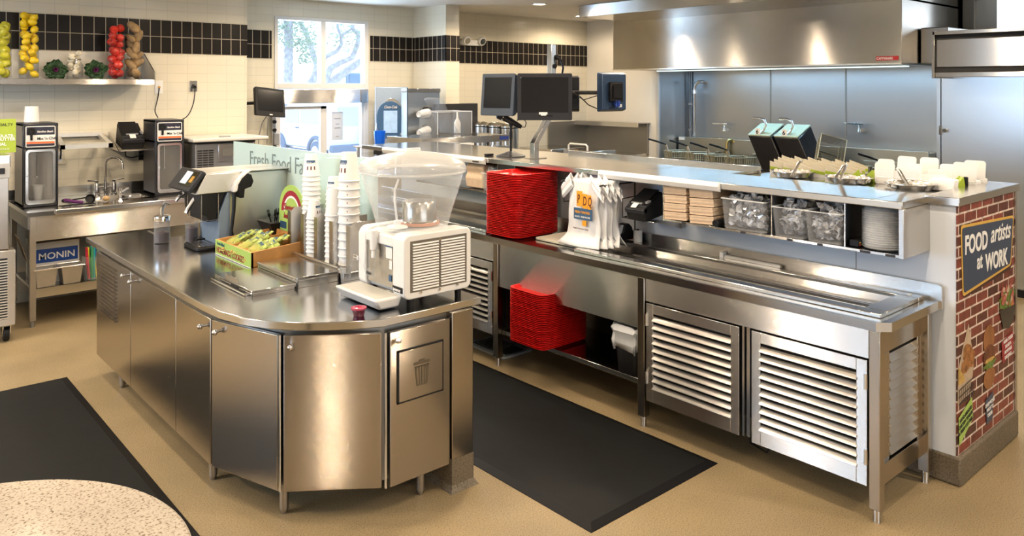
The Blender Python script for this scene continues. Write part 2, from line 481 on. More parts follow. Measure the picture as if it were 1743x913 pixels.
# ---- service window
ALU = pbr('window_frame_white', (0.72, 0.72, 0.71), 0.35, 0.0, noise=0.03)
wf = MB()
for x0, x1, z0, z1 in ((WX0, WX0 + 0.045, WZ0, WZ1), (WX1 - 0.06, WX1, WZ0, WZ1), (WX0 + 0.045, WX1 - 0.06, WZ1 - 0.04, WZ1), (WX0 + 0.045, WX1 - 0.06, WZ0, WZ0 + 0.05), (WX0 + 0.045, WX1 - 0.06, 1.955, 2.025), (4.70, 4.765, 2.025, WZ1 - 0.04)):
    wf.box(x0, x1, 8.985, 9.10, z0, z1)
win = struct('window_1', wf, ALU, bev=0.004)
obj('glass', MB().box(WX0 + 0.04, 4.70, 9.04, 9.046, 2.02, WZ1 - 0.04).box(4.765, WX1 - 0.05, 9.04, 9.046, 2.02, WZ1 - 0.04), PANE, win)
sash = MB()
for x0, x1, z0, z1 in ((4.13, 4.78, 1.70, 1.74), (4.70, 4.785, WZ0 + 0.05, 1.74), (4.13, 4.165, WZ0 + 0.05, 1.74), (5.285, 5.33, WZ0 + 0.05, 1.87)):
    sash.box(x0, x1, 9.0, 9.05, z0, z1)
obj('sliding_sash', sash, ALU, win, bev=0.004)
obj('glass', MB().box(4.165, 4.70, 9.02, 9.026, WZ0 + 0.05, 1.70).box(4.785, 5.285, 9.03, 9.036, WZ0 + 0.05, 1.87), PANE, win)
air = struct('trim_8', MB().box(4.10, 5.33, 8.90, 8.99, 1.775, 1.95), S_PANEL, bev=0.006)
obj('end_block', MB().box(5.22, 5.30, 8.885, 8.90, 1.78, 1.945), S_DARK, air)
notice = thing('notice', 'small white notice taped on the lower service window pane beside the white truck', 'notice', (4.93, 9.01, 1.3))
obj('paper', MB().box(4.86, 5.02, 9.012, 9.014, 1.30, 1.66), pbr('window_paper', (0.62, 0.68, 0.78), 0.7, noise=0.04), notice)
nl = MB()
for i, (w, z) in enumerate(((0.09, 1.57), (0.05, 1.50), (0.08, 1.45), (0.04, 1.34))): nl.box(4.94 - w / 2, 4.94 + w / 2, 9.009, 9.012, z, z + 0.008)
obj('print', nl, GREYP, notice)

# ---- outside the window
OUTG = pbr('outdoor_concrete', (0.62, 0.62, 0.60), 0.8, noise=0.1, nscale=2)
struct('ground', MB().box(-10, 60, 9.35, 90, -0.62, -0.5), OUTG)
BARK = pbr('overexposed_bark', (0.42, 0.44, 0.50), 0.9, noise=0.35, nscale=6, bump=0.6)  # bluish overexposed look painted into the bark colour
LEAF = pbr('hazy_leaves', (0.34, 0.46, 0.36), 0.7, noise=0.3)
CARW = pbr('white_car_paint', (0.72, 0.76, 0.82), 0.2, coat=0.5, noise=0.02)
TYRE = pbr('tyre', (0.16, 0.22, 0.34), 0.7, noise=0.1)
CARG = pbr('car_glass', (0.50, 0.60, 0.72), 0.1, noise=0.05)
rnd = random.Random(5)
def leaf_cloud(lf, n, x0, x1, y0, y1, z0, z1, big=0.09):
    for i in range(n):
        c = Vector((rnd.uniform(x0, x1), rnd.uniform(y0, y1), rnd.uniform(z0, z1)))
        a = Vector((rnd.uniform(-1, 1), rnd.uniform(-1, 1), rnd.uniform(-1, 1))).normalized() * big; b_ = a.orthogonal().normalized() * big * 0.45
        lf.quad(c - a, c + b_, c + a, c - b_)
tr = thing('oak_tree', 'overexposed twisting oak with forked limbs outside the upper panes', 'tree', (15.6, 30, -0.5))
tb = MB()
def limb(pts, r0, r1):
    k = len(pts); tb.tube(pts, [r0 + (r1 - r0) * i / (k - 1) for i in range(k)], 9)
limb([(15.4, 30, -0.5), (15.5, 30, 0.6), (15.25, 30, 1.3), (15.05, 30.0, 1.72), (15.21, 30.0, 2.11), (15.41, 30.0, 2.48), (15.5, 30.0, 2.89), (15.28, 30.0, 3.45), (15.14, 30.0, 3.9), (14.92, 30.0, 4.37), (14.82, 30.0, 4.48), (14.6, 30, 5.2)], 0.22, 0.06)
limb([(15.5, 30, 0.3), (15.6, 30, 1.2), (15.87, 30.0, 1.95), (16.38, 30.0, 2.33), (16.89, 30.0, 2.69), (17.6, 30.0, 3.13), (18.6, 30, 3.9)], 0.24, 0.13)
limb([(15.55, 30, 0.9), (15.7, 30, 1.7), (15.91, 30.0, 2.33), (16.12, 30.0, 2.79), (16.55, 30.0, 3.03), (17.16, 30.0, 3.27), (17.41, 30.0, 3.83), (17.5, 30.0, 4.22), (17.16, 30.0, 4.56), (17.3, 30, 5.3)], 0.16, 0.08)
limb([(15.41, 30, 2.6), (15.87, 30.0, 3.26), (16.16, 30.0, 3.4), (16.42, 30.0, 3.52), (16.65, 30.0, 3.84), (16.62, 30.0, 4.19), (16.48, 30.0, 4.49), (16.4, 30, 5.2)], 0.11, 0.05)
limb([(16.62, 30.0, 4.19), (17.07, 30.0, 4.48), (17.5, 30, 5.0)], 0.06, 0.04)
obj('trunk', tb, BARK, tr)
lf = MB(); leaf_cloud(lf, 420, 14.9, 18.2, 29, 31, 4.0, 5.4); leaf_cloud(lf, 160, 16.2, 17.6, 29, 31, 3.5, 4.4)
obj('foliage', lf, LEAF, tr)
pm = thing('palm_tree', 'ringed palm trunk outside the left upper pane', 'tree', (13.5, 28.4, -0.5))
pt = MB(); prof = []
for i in range(40): prof += [(0.15 if i % 2 else 0.18, i * 0.13), (0.18 if i % 2 else 0.15, i * 0.13 + 0.09)]
pt.lathe(prof, (13.47, 28.4, -0.5), 14)
obj('trunk', pt, BARK, pm)
lf = MB(); leaf_cloud(lf, 520, 12.7, 14.4, 27.8, 28.9, 3.5, 4.9, 0.10); leaf_cloud(lf, 150, 13.9, 14.5, 27.8, 28.9, 2.9, 3.9, 0.10)
obj('fronds', lf, LEAF, pm)
bd = thing('neighbouring_building', 'pale building with a dark blue window across the car park', 'building', (20, 42, -0.5))
obj('wall', MB().box(12, 34, 42, 44, -0.5, 2.9), pbr('pale_stucco', (0.78, 0.80, 0.84), 0.8, noise=0.05, nscale=2), bd)
fr = obj('window', MB().box(23.6, 25.0, 41.9, 42.02, 2.0, 2.85), pbr('blue_window_frame', (0.16, 0.28, 0.42), 0.5, noise=0.1), bd)
obj('pane', MB().box(23.75, 24.9, 41.86, 41.9, 2.08, 2.78), pbr('blue_glass', (0.08, 0.20, 0.36), 0.15, noise=0.2, nscale=3), fr)

# white off-roader parked outside, seen from its rear corner
car = thing('off_road_car', 'white off-road car seen from its rear corner outside the lower service window', 'car', (12.4, 23.5, -0.5))
X0c, X1c, Y0c, Y1c, GZ = 11.5, 13.25, 21.4, 25.9, -0.5
obj('body', MB().prism([(Y0c, GZ + 0.55), (Y1c, GZ + 0.55), (Y1c, GZ + 1.1), (24.9, GZ + 1.22), (24.3, GZ + 2.02), (21.5, GZ + 2.06), (Y0c, GZ + 1.2)], X0c, X1c, 'x'), CARW, car, bev=0.06, segs=3)
for y in (22.3, 24.95):
    w_ = obj('wheel', MB().tube([(X0c - 0.04, y, GZ + 0.40), (X0c + 0.22, y, GZ + 0.40)], [0.40, 0.40], 28), TYRE, car, bev=0.03)
    hb = obj('hub_cap', MB().tube([(X0c - 0.06, y, GZ + 0.40), (X0c - 0.02, y, GZ + 0.40)], [0.25, 0.25], 24), WHITE, w_)
    obj('fender_flare', MB().tube([(X0c - 0.03, y + 0.50 * math.cos(R(a)), GZ + 0.42 + 0.50 * math.sin(R(a))) for a in range(0, 181, 15)], 0.06, 8), TYRE, car)
obj('side_window', MB().prism([(23.5, GZ + 1.32), (24.55, GZ + 1.32), (24.2, GZ + 1.88), (23.5, GZ + 1.88)], X0c - 0.01, X0c + 0.02, 'x').prism([(22.1, GZ + 1.32), (23.35, GZ + 1.32), (23.35, GZ + 1.88), (22.1, GZ + 1.88)], X0c - 0.01, X0c + 0.02, 'x'), CARG, car)
obj('rear_window', MB().box(11.8, 12.95, 21.36, 21.46, GZ + 1.32, GZ + 1.85), CARG, car)
obj('door_handle', MB().box(X0c - 0.03, X0c, 23.5, 23.7, GZ + 1.16, GZ + 1.20), TYRE, car)
obj('running_board', MB().box(X0c - 0.1, X0c + 0.1, 22.85, 24.4, GZ + 0.40, GZ + 0.50), TYRE, car)
obj('bumper', MB().box(X0c, X1c, 21.25, 21.5, GZ + 0.50, GZ + 0.72), TYRE, car, bev=0.03)
obj('spare_wheel', MB().tube([(12.9, 21.15, GZ + 1.0), (12.9, 21.35, GZ + 1.0)], 0.36, 24), TYRE, car, bev=0.03)
sg = thing('food_cart', 'red and blue latticed cart seen through the right lower pane', 'cart', (15.9, 26.5, -0.5))
gm = MB()
for i in range(9): gm.box(15.0 + i * 0.2, 15.05 + i * 0.2, 26.5, 26.53, 0.2, 1.5)
for i in range(6): gm.box(15.0, 16.7, 26.5, 26.53, 0.2 + i * 0.25, 0.25 + i * 0.25)
obj('lattice', gm, pbr('cart_red', (0.60, 0.12, 0.25), 0.5, noise=0.1), sg)
obj('cart_base', MB().box(15.0, 16.75, 26.6, 27.4, -0.35, 0.7), pbr('cart_blue', (0.10, 0.22, 0.45), 0.5, noise=0.1), sg)

# ---- recessed ceiling lights; those out of view are assumed
EMW = pbr('lamp_lens', (1, 0.95, 0.85), 0.4, emit=(1.0, 0.84, 0.62), estr=45.0, noise=0.01)
TRIM = pbr('lamp_trim', (0.85, 0.83, 0.78), 0.4, noise=0.02)
def can(x, y, label, power, col=WARM):
    t = thing('ceiling_light', label, 'ceiling light', (x, y, CH), group=None)
    obj('trim_ring', MB().lathe([(0.075, 0.0), (0.10, 0.0), (0.10, -0.012), (0.075, -0.006)], (x, y, CH), 24, close=True), TRIM, t)
    obj('lens', MB().lathe([(0, -0.002), (0.075, -0.002)], (x, y, CH), 24), EMW, t)
    l = light('ceiling_light_bulb', 'SPOT', (x, y, CH - 0.03), power, col, (0, 0, 0), 0.055, None, R(165), 0.35)
    return t
cans = [
    (6.98, 7.40, 'round recessed ceiling light in front of the centre tile wall', 120),
    (6.2, 7.0, 'round recessed ceiling light nearest the tiled pillar', 90),
    (4.9, 7.9, 'recessed ceiling light in front of the service window', 100),
    (3.9, 6.9, 'recessed ceiling light above the sink wall corner', 110),
    (2.75, 6.9, 'recessed ceiling light above the hand sink', 65),
    (1.08, 6.35, 'recessed ceiling light above the fruit shelf', 85),
    (8.6, 8.2, 'recessed ceiling light by the plain cream wall', 60),
    (2.6, 5.2, 'recessed ceiling light above the coffee machine', 120),
    (1.0, 3.9, 'recessed ceiling light above the black floor mat', 120),
    (3.0, 3.4, 'recessed ceiling light above the service aisle', 130),
    (4.9, 4.9, 'recessed ceiling light above the pass counter', 110),
    (5.6, 3.0, 'recessed ceiling light above the food pans', 110),
    (3.1, 1.3, 'recessed ceiling light above the end of the cold table', 120),
    (1.2, 1.6, 'recessed ceiling light above the round table', 90),
    (-0.8, 4.6, 'recessed ceiling light over the dining side', 100),
    (6.6, 5.4, 'recessed ceiling light above the fryer aisle', 90),
    (5.4, 0.9, 'recessed ceiling light beyond the brick wall end', 90),
    (-2.4, -0.9, 'assumed recessed ceiling light over the dining seats behind the view', 175),  # unseen lamps, down to the rear wall one, added for streaks on steel
    (4.6, -0.8, 'assumed recessed ceiling light over the dining aisle on the right', 260),
    (-2.0, 4.9, 'assumed recessed ceiling light over the far dining seats', 300),
    (-0.2, 6.7, 'assumed recessed ceiling light left of the fruit shelf', 200),
    (-3.0, 6.6, 'assumed recessed ceiling light in the far dining corner', 120),
    (0.3, -2.8, 'assumed recessed ceiling light by the wall behind the view', 120),
    (7.3, 2.6, 'recessed ceiling light in front of the tall steel cooler', 80),
]
LK = 0.36
for x, y, lb, pw in cans: can(x, y, lb, pw * LK)
# ================================================================== ISLAND COUNTER
LEGM = pbr('leg_metal', (0.42, 0.39, 0.35), 0.32, 1.0, noise=0.03)
isl = thing('island_counter', 'stainless steel island counter with a rounded end and cupboard doors', 'counter', (1.9, 4.4, 0))
edge = [(1.39, 6.155), (1.39, 4.20), (1.392, 3.90), (1.405, 3.70), (1.45, 3.52), (1.51, 3.40), (1.60, 3.29), (1.70, 3.205), (1.81, 3.135), (1.925, 3.078), (2.50, 3.078), (2.50, 5.75), (1.80, 5.75), (1.80, 6.155)]
obj('worktop', MB().prism(edge, 0.872, 0.91), S_TOP, isl, bev=0.004)
body = [(1.43, 5.93), (1.43, 3.83), (1.58, 3.39), (1.93, 3.13), (2.30, 3.10), (2.40, 3.10), (2.40, 5.70), (1.78, 5.72), (1.78, 5.93)]
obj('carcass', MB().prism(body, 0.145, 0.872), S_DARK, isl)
def door_slab(name, p0, p1, z0, z1, th=0.022, mat=S_DOOR, parent=isl, side=1, seams=None):
    p0 = Vector((*p0, 0)); p1 = Vector((*p1, 0)); d = (p1 - p0).normalized(); n = Vector((d.y, -d.x, 0)) * side
    q = MB()
    q.hexa([(*(p0)[:2], z0), (*(p1)[:2], z0), (*(p1 - n * th)[:2], z0), (*(p0 - n * th)[:2], z0), (*(p0)[:2], z1), (*(p1)[:2], z1), (*(p1 - n * th)[:2], z1), (*(p0 - n * th)[:2], z1)])
    return obj(name, q, mat, parent, bev=0.003), n
def knob(p, n, parent, name='knob'):
    p = Vector(p); n = Vector(n)
    q = MB().cyl(p, p + n * 0.018, 0.006, seg=10)
    q.ball(p + n * 0.026, 0.0145, seg=12)
    return obj(name, q, CHROME, parent)
zt, zb = 0.845, 0.135
dA, _ = door_slab('door', (1.407, 5.928), (1.407, 5.137), zb, zt)
dB, _ = door_slab('door', (1.407, 5.131), (1.407, 4.316), zb, zt)
dC, _ = door_slab('door', (1.407, 4.310), (1.407, 3.818), zb, zt)
dD, nD = door_slab('door', (1.409, 3.806), (1.545, 3.372), zb, zt)
dE, nE = door_slab('door', (1.562, 3.345), (1.915, 3.082), zb, zt, mat=S_FRONT)
dF, nF = door_slab('door', (1.948, 3.060), (2.288, 3.060), zb, zt, mat=S_FRONT)
for p, d in (((1.407, 5.21, 0.81), dA), ((1.407, 5.06, 0.80), dB), ((1.407, 3.885, 0.80), dC)): knob(p, (-1, 0, 0), d)
knob(Vector((1.425, 3.752, 0.80)), nD * 1.0, dD)
knob(Vector((1.59, 3.324, 0.80)), nE, dE)
knob((1.976, 3.060, 0.81), (0, -1, 0), dF)
obj('louvre', (lambda q: [q.box(1.396, 1.408, 5.45, 5.86, z, z + 0.008) for z in [0.46 + i * 0.025 for i in range(14)]] and q)(MB()), S_DOOR, dA)
for _x, _y in ((1.553, 3.362), (1.931, 3.072)): obj('corner_strip', MB().cyl((_x, _y, zb), (_x, _y, zt), 0.006), S_EDGE, isl)
fl = obj('waste_flap', MB().box(1.992, 2.238, 3.052, 3.058, 0.515, 0.746), S_FRONT, dF, bev=0.002)
g = MB(); e = 0.006
for x0, x1, z0, z1 in ((1.984, 2.246, 0.746, 0.754), (1.984, 2.246, 0.507, 0.515), (1.984, 1.992, 0.507, 0.754), (2.238, 2.246, 0.507, 0.754)): g.box(x0, x1, 3.0555, 3.0595, z0, z1)
obj('flap_gap', g, DARKGAP, dF)
BINC = pbr('etched_icon', (0.17, 0.14, 0.10), 0.5, 0.6, noise=0.05)
ic = MB(); yy0, yy1 = 3.0505, 3.0525; cx_ = 2.118
ic.prism([(cx_ - 0.045, 0.668), (cx_ + 0.045, 0.668), (cx_ + 0.045, 0.680), (cx_ - 0.045, 0.680)], yy0, yy1, 'y')
ic.prism([(cx_ - 0.018, 0.680), (cx_ + 0.018, 0.680), (cx_ + 0.014, 0.690), (cx_ - 0.014, 0.690)], yy0, yy1, 'y')
for a, b_ in ((-0.040, -0.030), (-0.020, -0.012), (-0.004, 0.004), (0.012, 0.020), (0.030, 0.040)):
    ic.prism([(cx_ + a * 0.78, 0.575), (cx_ + b_ * 0.78, 0.575), (cx_ + b_, 0.660), (cx_ + a, 0.660)], yy0, yy1, 'y')
ic.box(cx_ - 0.030, cx_ + 0.030, yy0, yy1, 0.568, 0.576).box(cx_ - 0.040, cx_ + 0.040, yy0, yy1, 0.655, 0.662)
obj('bin_icon', ic, BINC, fl)
obj('end_panel', MB().box(2.295, 2.425, 3.052, 3.11, 0.155, 0.872).box(2.405, 2.425, 3.11, 5.70, 0.155, 0.872), S_DOOR, isl, bev=0.003)
obj('plinth', MB().prism([(2.293, 3.050), (2.427, 3.050), (2.427, 5.7), (2.293, 5.7)], 0.03, 0.155).hexa([(2.275, 3.030, 0), (2.445, 3.030, 0), (2.445, 5.7, 0), (2.275, 5.7, 0), (2.293, 3.050, 0.03), (2.427, 3.050, 0.03), (2.427, 5.7, 0.03), (2.293, 5.7, 0.03)]), CURB, isl)
for x, y in ((1.60, 3.42), (2.17, 3.14), (1.47, 3.95), (1.47, 5.55), (1.90, 5.6)):
    l = MB().cyl((x, y, 0.02), (x, y, 0.16), 0.021, 0.021, 16).cyl((x, y, 0), (x, y, 0.035), 0.014, 0.020, 16)
    obj('leg', l, LEGM, isl)

# ================================================================== MATS ON THE FLOOR
def floor_mat(name, label, x0, x1, y0, y1):
    t = thing(name, label, 'floor mat', ((x0 + x1) / 2, (y0 + y1) / 2, 0))
    b_ = 0.045
    obj('mat_field', MB().box(x0 + b_, x1 - b_, y0 + b_, y1 - b_, 0.001, 0.014), RUBBER, t)
    q = MB()
    def ramp(ax, bx, ay, by, sx, sy):
        pass
    o_ = [(x0, y0), (x1, y0), (x1, y1), (x0, y1)]; i_ = [(x0 + b_, y0 + b_), (x1 - b_, y0 + b_), (x1 - b_, y1 - b_), (x0 + b_, y1 - b_)]
    for k in range(4):
        a, c_ = o_[k], o_[(k + 1) % 4]; d_, e_ = i_[k], i_[(k + 1) % 4]
        q.hexa([(*a, 0.0), (*c_, 0.0), (*e_, 0.0), (*d_, 0.0), (*a, 0.003), (*c_, 0.003), (*e_, 0.0145), (*d_, 0.0145)])
    obj('ramped_border', q, RUBEDGE, t)
floor_mat('floor_mat', 'long black rubber mat in the aisle between the island and the cold table', 2.545, 3.513, 2.364, 5.2)
floor_mat('floor_mat', 'black rubber mat on the left under the round table edge', 0.235, 1.238, 2.5, 5.99)

# ================================================================== ROUND TABLE
TZ = 0.76
TERR = speckle('cream_terrazzo', (0.50, 0.44, 0.36), (0.56, 0.50, 0.42), (0.20, 0.15, 0.10), 130, 0.10)
rt = thing('round_table', 'cream speckled round table at the bottom left corner', 'table', (0.145, 2.28, 0))
obj('tabletop', MB().lathe([(0, TZ), (0.606, TZ), (0.613, TZ - 0.006), (0.613, TZ - 0.028), (0.60, TZ - 0.034), (0, TZ - 0.034)], (0.145, 2.28, 0), 96), TERR, rt)
obj('pedestal', MB().cyl((0.145, 2.28, 0.03), (0.145, 2.28, TZ - 0.034), 0.05, seg=20), BLACK, rt)
obj('base', MB().lathe([(0, 0.045), (0.08, 0.045), (0.27, 0.022), (0.28, 0.001), (0, 0.001)], (0.145, 2.28, 0.0145), 32), BLACK, rt)

# ================================================================== COLD TABLE (long steam and prep table)
ct = thing('cold_table', 'long stainless serving table with sunken well and louvred cupboard doors', 'counter', (3.9, 4.0, 0))
YL = 6.7
def slab_with_well(z0, z1, x0, x1, y0, y1, wx0, wx1, wy0, wy1):
    q = MB()
    q.box(x0, wx0, y0 + 0.05, y1, z0, z1); q.box(wx1, x1, y0, y1, z0, z1)
    q.box(wx0, wx1, wy1, y1, z0, z1)
    q.prism([(x0, y0 + 0.05), (x0 + 0.05, y0), (wx1, y0), (wx1, wy0), (wx0, wy0), (wx0, y0 + 0.05)], z0, z1)
    return q
tx0, tx1, ty0 = 3.56, 4.19, 1.515
wx0, wx1, wy0, wy1 = 3.70, 4.06, 1.68, 3.47
obj('worktop', slab_with_well(0.868, 0.910, tx0, tx1, ty0, YL, wx0, wx1, wy0, wy1), S_TOP, ct)
rim = MB()
rim.box(3.635, wx0, 1.575, 3.53, 0.910, 0.93).box(wx1, 4.125, 1.575, 3.53, 0.910, 0.93).box(wx0, wx1, 1.575, wy0, 0.910, 0.93).box(wx0, wx1, wy1, 3.53, 0.910, 0.93)
obj('well_rim', rim, S_TOP, ct, bev=0.004)
obj('well_basin', MB().box(wx0, wx0 + 0.004, wy0, wy1, 0.77, 0.912).box(wx1 - 0.004, wx1, wy0, wy1, 0.77, 0.912).box(wx0, wx1, wy0, wy0 + 0.004, 0.77, 0.912).box(wx0, wx1, wy1 - 0.004, wy1, 0.77, 0.912).box(wx0, wx1, wy0, wy1, 0.765, 0.775), S_PANEL, ct)
obj('well_divider', MB().box(3.872, 3.880, wy0, wy1, 0.885, 0.900).box(3.897, 3.905, wy0, wy1, 0.885, 0.900).box(wx0, wx0 + 0.02, wy0, wy1, 0.895, 0.91), S_EDGE, ct)
obj('pan_lid', MB().box(3.905, 4.052, wy0 + 0.02, wy1 - 0.02, 0.862, 0.872).box(3.712, 3.872, wy0 + 0.02, wy1 - 0.02, 0.850, 0.858), S_TOP, ct)
obj('badge', MB().lathe([(0, 0.931), (0.018, 0.931), (0.018, 0.930)], (4.085, 1.63, 0), 16, sy=0.6), WHITE, ct)
bs = MB()
pts = [(1.505, 0.868), (1.505, 0.965)] + [(1.525 - 0.02 * math.cos(R(a)), 0.968 + 0.02 * math.sin(R(a))) for a in (20, 45, 70)] + [(1.53, 0.99), (YL, 0.99), (YL, 0.868)]
bs.prism(pts, 4.165, 4.185, 'x')
obj('backsplash', bs, S_PANEL, ct, bev=0.002)
# framework
fx = 3.585
def leg(x, y, w=0.05, top=0.868):
    q = MB().box(x - w / 2, x + w / 2, y - w / 2, y + w / 2, 0.06, top)
    o = obj('leg', q, S_DOOR, ct, bev=0.003)
    obj('foot', MB().cyl((x, y, 0.0), (x, y, 0.062), 0.017, 0.019, 14), S_PANEL, o)
for y in (1.572, 2.917, 4.228, 5.6): leg(fx, y)
leg(4.13, 1.572); leg(4.13, 2.917); leg(4.13, 4.228)
for _a, _b in ((1.60, 2.89), (4.255, 5.57)): obj('apron', MB().box(3.568, 3.60, _a, _b, 0.735, 0.868), S_PANEL, ct, bev=0.002)
obj('drip_panel', MB().box(3.572, 3.60, 2.943, 4.20, 0.565, 0.868), S_PANEL, ct, bev=0.003)
obj('end_panel', MB().box(3.61, 4.105, 1.585, 1.60, 0.735, 0.868).box(3.61, 3.75, 1.585, 1.60, 0.21, 0.735).box(4.07, 4.105, 1.585, 1.60, 0.21, 0.735).box(3.61, 4.105, 1.572, 1.60, 0.14, 0.235), S_DOOR, ct, bev=0.002)
el = MB()
for k in range(11):
    z = 0.245 + k * 0.0435
    el.hexa([(3.75, 1.583, z), (4.07, 1.583, z), (4.07, 1.60, z + 0.03), (3.75, 1.60, z + 0.03), (3.75, 1.577, z + 0.004), (4.07, 1.577, z + 0.004), (4.07, 1.594, z + 0.036), (3.75, 1.594, z + 0.036)])
obj('end_louvre', el, S_PANEL, ct)
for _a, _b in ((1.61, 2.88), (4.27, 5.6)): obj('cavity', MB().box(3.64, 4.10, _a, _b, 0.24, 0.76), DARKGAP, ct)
obj('mid_post', MB().box(3.575, 3.60, 2.213, 2.232, 0.17, 0.735).box(3.566, 3.60, 2.240, 2.252, 0.17, 0.735), S_EDGE, ct)
def louvred_door(y0, y1, z0, z1, n, hinge):
    q = MB(); b_ = 0.05
    q.box(3.56, 3.578, y0, y0 + b_, z0, z1).box(3.56, 3.578, y1 - b_, y1, z0, z1).box(3.56, 3.578, y0 + b_, y1 - b_, z1 - 0.055, z1).box(3.56, 3.578, y0 + b_, y1 - b_, z0, z0 + 0.075)
    d = obj('door', q, S_PANEL, ct, bev=0.002)
    lv = MB(); h = (z1 - z0 - 0.13) / n
    for k in range(n):
        z = z0 + 0.075 + k * h
        lv.prism([(3.552, z + 0.003), (3.553, z + h * 0.14), (3.576, z + h * 0.60), (3.578, z + h * 0.52), (3.556, z)], y0 + b_ - 0.004, y1 - b_ + 0.004, 'y')
    obj('louvre', lv, steel('louvre_steel', (0.52, 0.50, 0.47), rough=0.3, aniso=0.3, wave=0.0), d)
    yh = y0 + 0.004 if hinge < 0 else y1 - 0.004
    for z in (z0 + 0.10, z1 - 0.13):
        obj('hinge', MB().cyl((3.556, yh, z), (3.556, yh, z + 0.07), 0.008, seg=10), S_EDGE, d)
    return d
louvred_door(1.605, 2.195, 0.155, 0.728, 10, -1)
louvred_door(2.268, 2.878, 0.165, 0.728, 10, 1)
louvred_door(4.262, 4.92, 0.215, 0.728, 10, -1)
louvred_door(4.94, 5.56, 0.215, 0.728, 10, 1)
obj('undershelf', MB().box(3.60, 4.12, 2.943, 4.20, 0.225, 0.255), S_TOP, ct, bev=0.002)
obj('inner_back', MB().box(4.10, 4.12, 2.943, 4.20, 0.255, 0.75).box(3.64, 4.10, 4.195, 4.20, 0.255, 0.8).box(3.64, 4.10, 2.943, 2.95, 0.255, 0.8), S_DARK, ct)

# ================================================================== PASS WALL
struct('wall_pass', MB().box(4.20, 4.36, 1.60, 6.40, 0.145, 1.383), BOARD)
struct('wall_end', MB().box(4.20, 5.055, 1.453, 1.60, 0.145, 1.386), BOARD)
struct('baseboard_pass', MB().box(4.192, 4.37, 1.60, 6.40, 0, 0.145), CURB, bev=0.01)
struct('baseboard_end', MB().box(4.192, 5.08, 1.43, 1.60, 0, 0.145), CURB, bev=0.012)
struct('trim_9', MB().box(5.055, 5.085, 1.44, 1.47, 0.1, 1.385), S_PANEL)
capw = thing('steel_ledge', 'bluish stainless cap along the brick papered wall end', 'ledge', (4.6, 1.5, 1.386))
obj('cap', MB().box(4.175, 5.09, 1.43, 1.595, 1.386, 1.427), S_TOP, capw, bev=0.003)
for y in (1.95,):
    struct('trim_10', MB().box(4.198, 4.20, y, y + 0.004, 0.145, 1.38), GREYP)

# pass shelf with cubbies below
ps = thing('pass_shelf', 'long stainless pass shelf with open cubbies hung under its near end', 'shelf', (4.3, 3.5, 1.14))
top = [(3.88, 1.58), (4.36, 1.58), (4.36, 2.83), (4.68, 2.83), (4.68, 6.6), (3.88, 6.6)]
obj('shelf_top', MB().prism(top, 1.383, 1.42), S_TOP, ps, bev=0.004)
obj('back_lip', MB().box(4.67, 4.69, 2.82, 4.6, 1.375, 1.445), S_TOP, ps, bev=0.002)
obj('seam', MB().box(3.881, 4.675, 3.34, 3.343, 1.4195, 1.4205).box(3.881, 4.3, 1.72, 1.723, 1.4195, 1.4205), S_DARK, ps)
obj('cubby_end', MB().box(3.885, 4.20, 1.575, 1.60, 1.145, 1.384), S_PANEL, ps, bev=0.002)
obj('cubby_floor', MB().box(3.895, 4.20, 1.60, 3.02, 1.147, 1.160), S_PANEL, ps, bev=0.001)
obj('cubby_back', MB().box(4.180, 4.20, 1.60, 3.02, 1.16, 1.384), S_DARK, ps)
for y in (1.868, 2.278, 3.015):
    obj('divider', MB().box(3.90, 4.18, y, y + 0.006, 1.16, 1.384), S_PANEL, ps)
LBL = pbr('label_black', (0.02, 0.02, 0.022), 0.5, noise=0.05)
for y, w in ((2.845, 0.03), (2.44, 0.03), (2.155, 0.03), (1.985, 0.03), (1.74, 0.05), (1.62, 0.045)):
    obj('shelf_label', MB().box(3.892, 3.895, y, y + w, 1.146, 1.158), LBL, ps)

# white ticket rails on the edge
wr = thing('ticket_rail', 'white ticket rail clipped to the pass shelf edge above the printer', 'rail', (3.86, 3.05, 1.40))
def rail_prof(q, y0, y1): return q.prism([(3.862, 1.372), (3.879, 1.366), (3.879, 1.424), (3.862, 1.422), (3.850, 1.400)], y0, y1, 'y')
obj('rail', rail_prof(MB(), 2.59, 3.52), WHITE, wr, bev=0.003)
wr2 = thing('ticket_rail', 'white ticket rail behind the drink dispenser bowl at the far pass shelf', 'rail', (3.86, 5.2, 1.40))
obj('rail', rail_prof(MB(), 4.72, 6.2), WHITE, wr2, bev=0.003)
obj('rail_label', MB().box(3.853, 3.856, 4.78, 4.86, 1.383, 1.40), LBL, wr2)

# ================================================================== FOOD LANDING BEYOND THE PASS
fl_ = thing('landing_table', 'stainless landing table behind the pass shelf under the round pans', 'table', (4.7, 2.2, 0.15))
obj('table_top', MB().box(4.362, 5.05, 1.60, 2.81, 1.372, 1.40), S_TOP, fl_, bev=0.003)
obj('front_apron', MB().box(5.02, 5.045, 1.60, 2.81, 1.10, 1.372), S_PANEL, fl_)
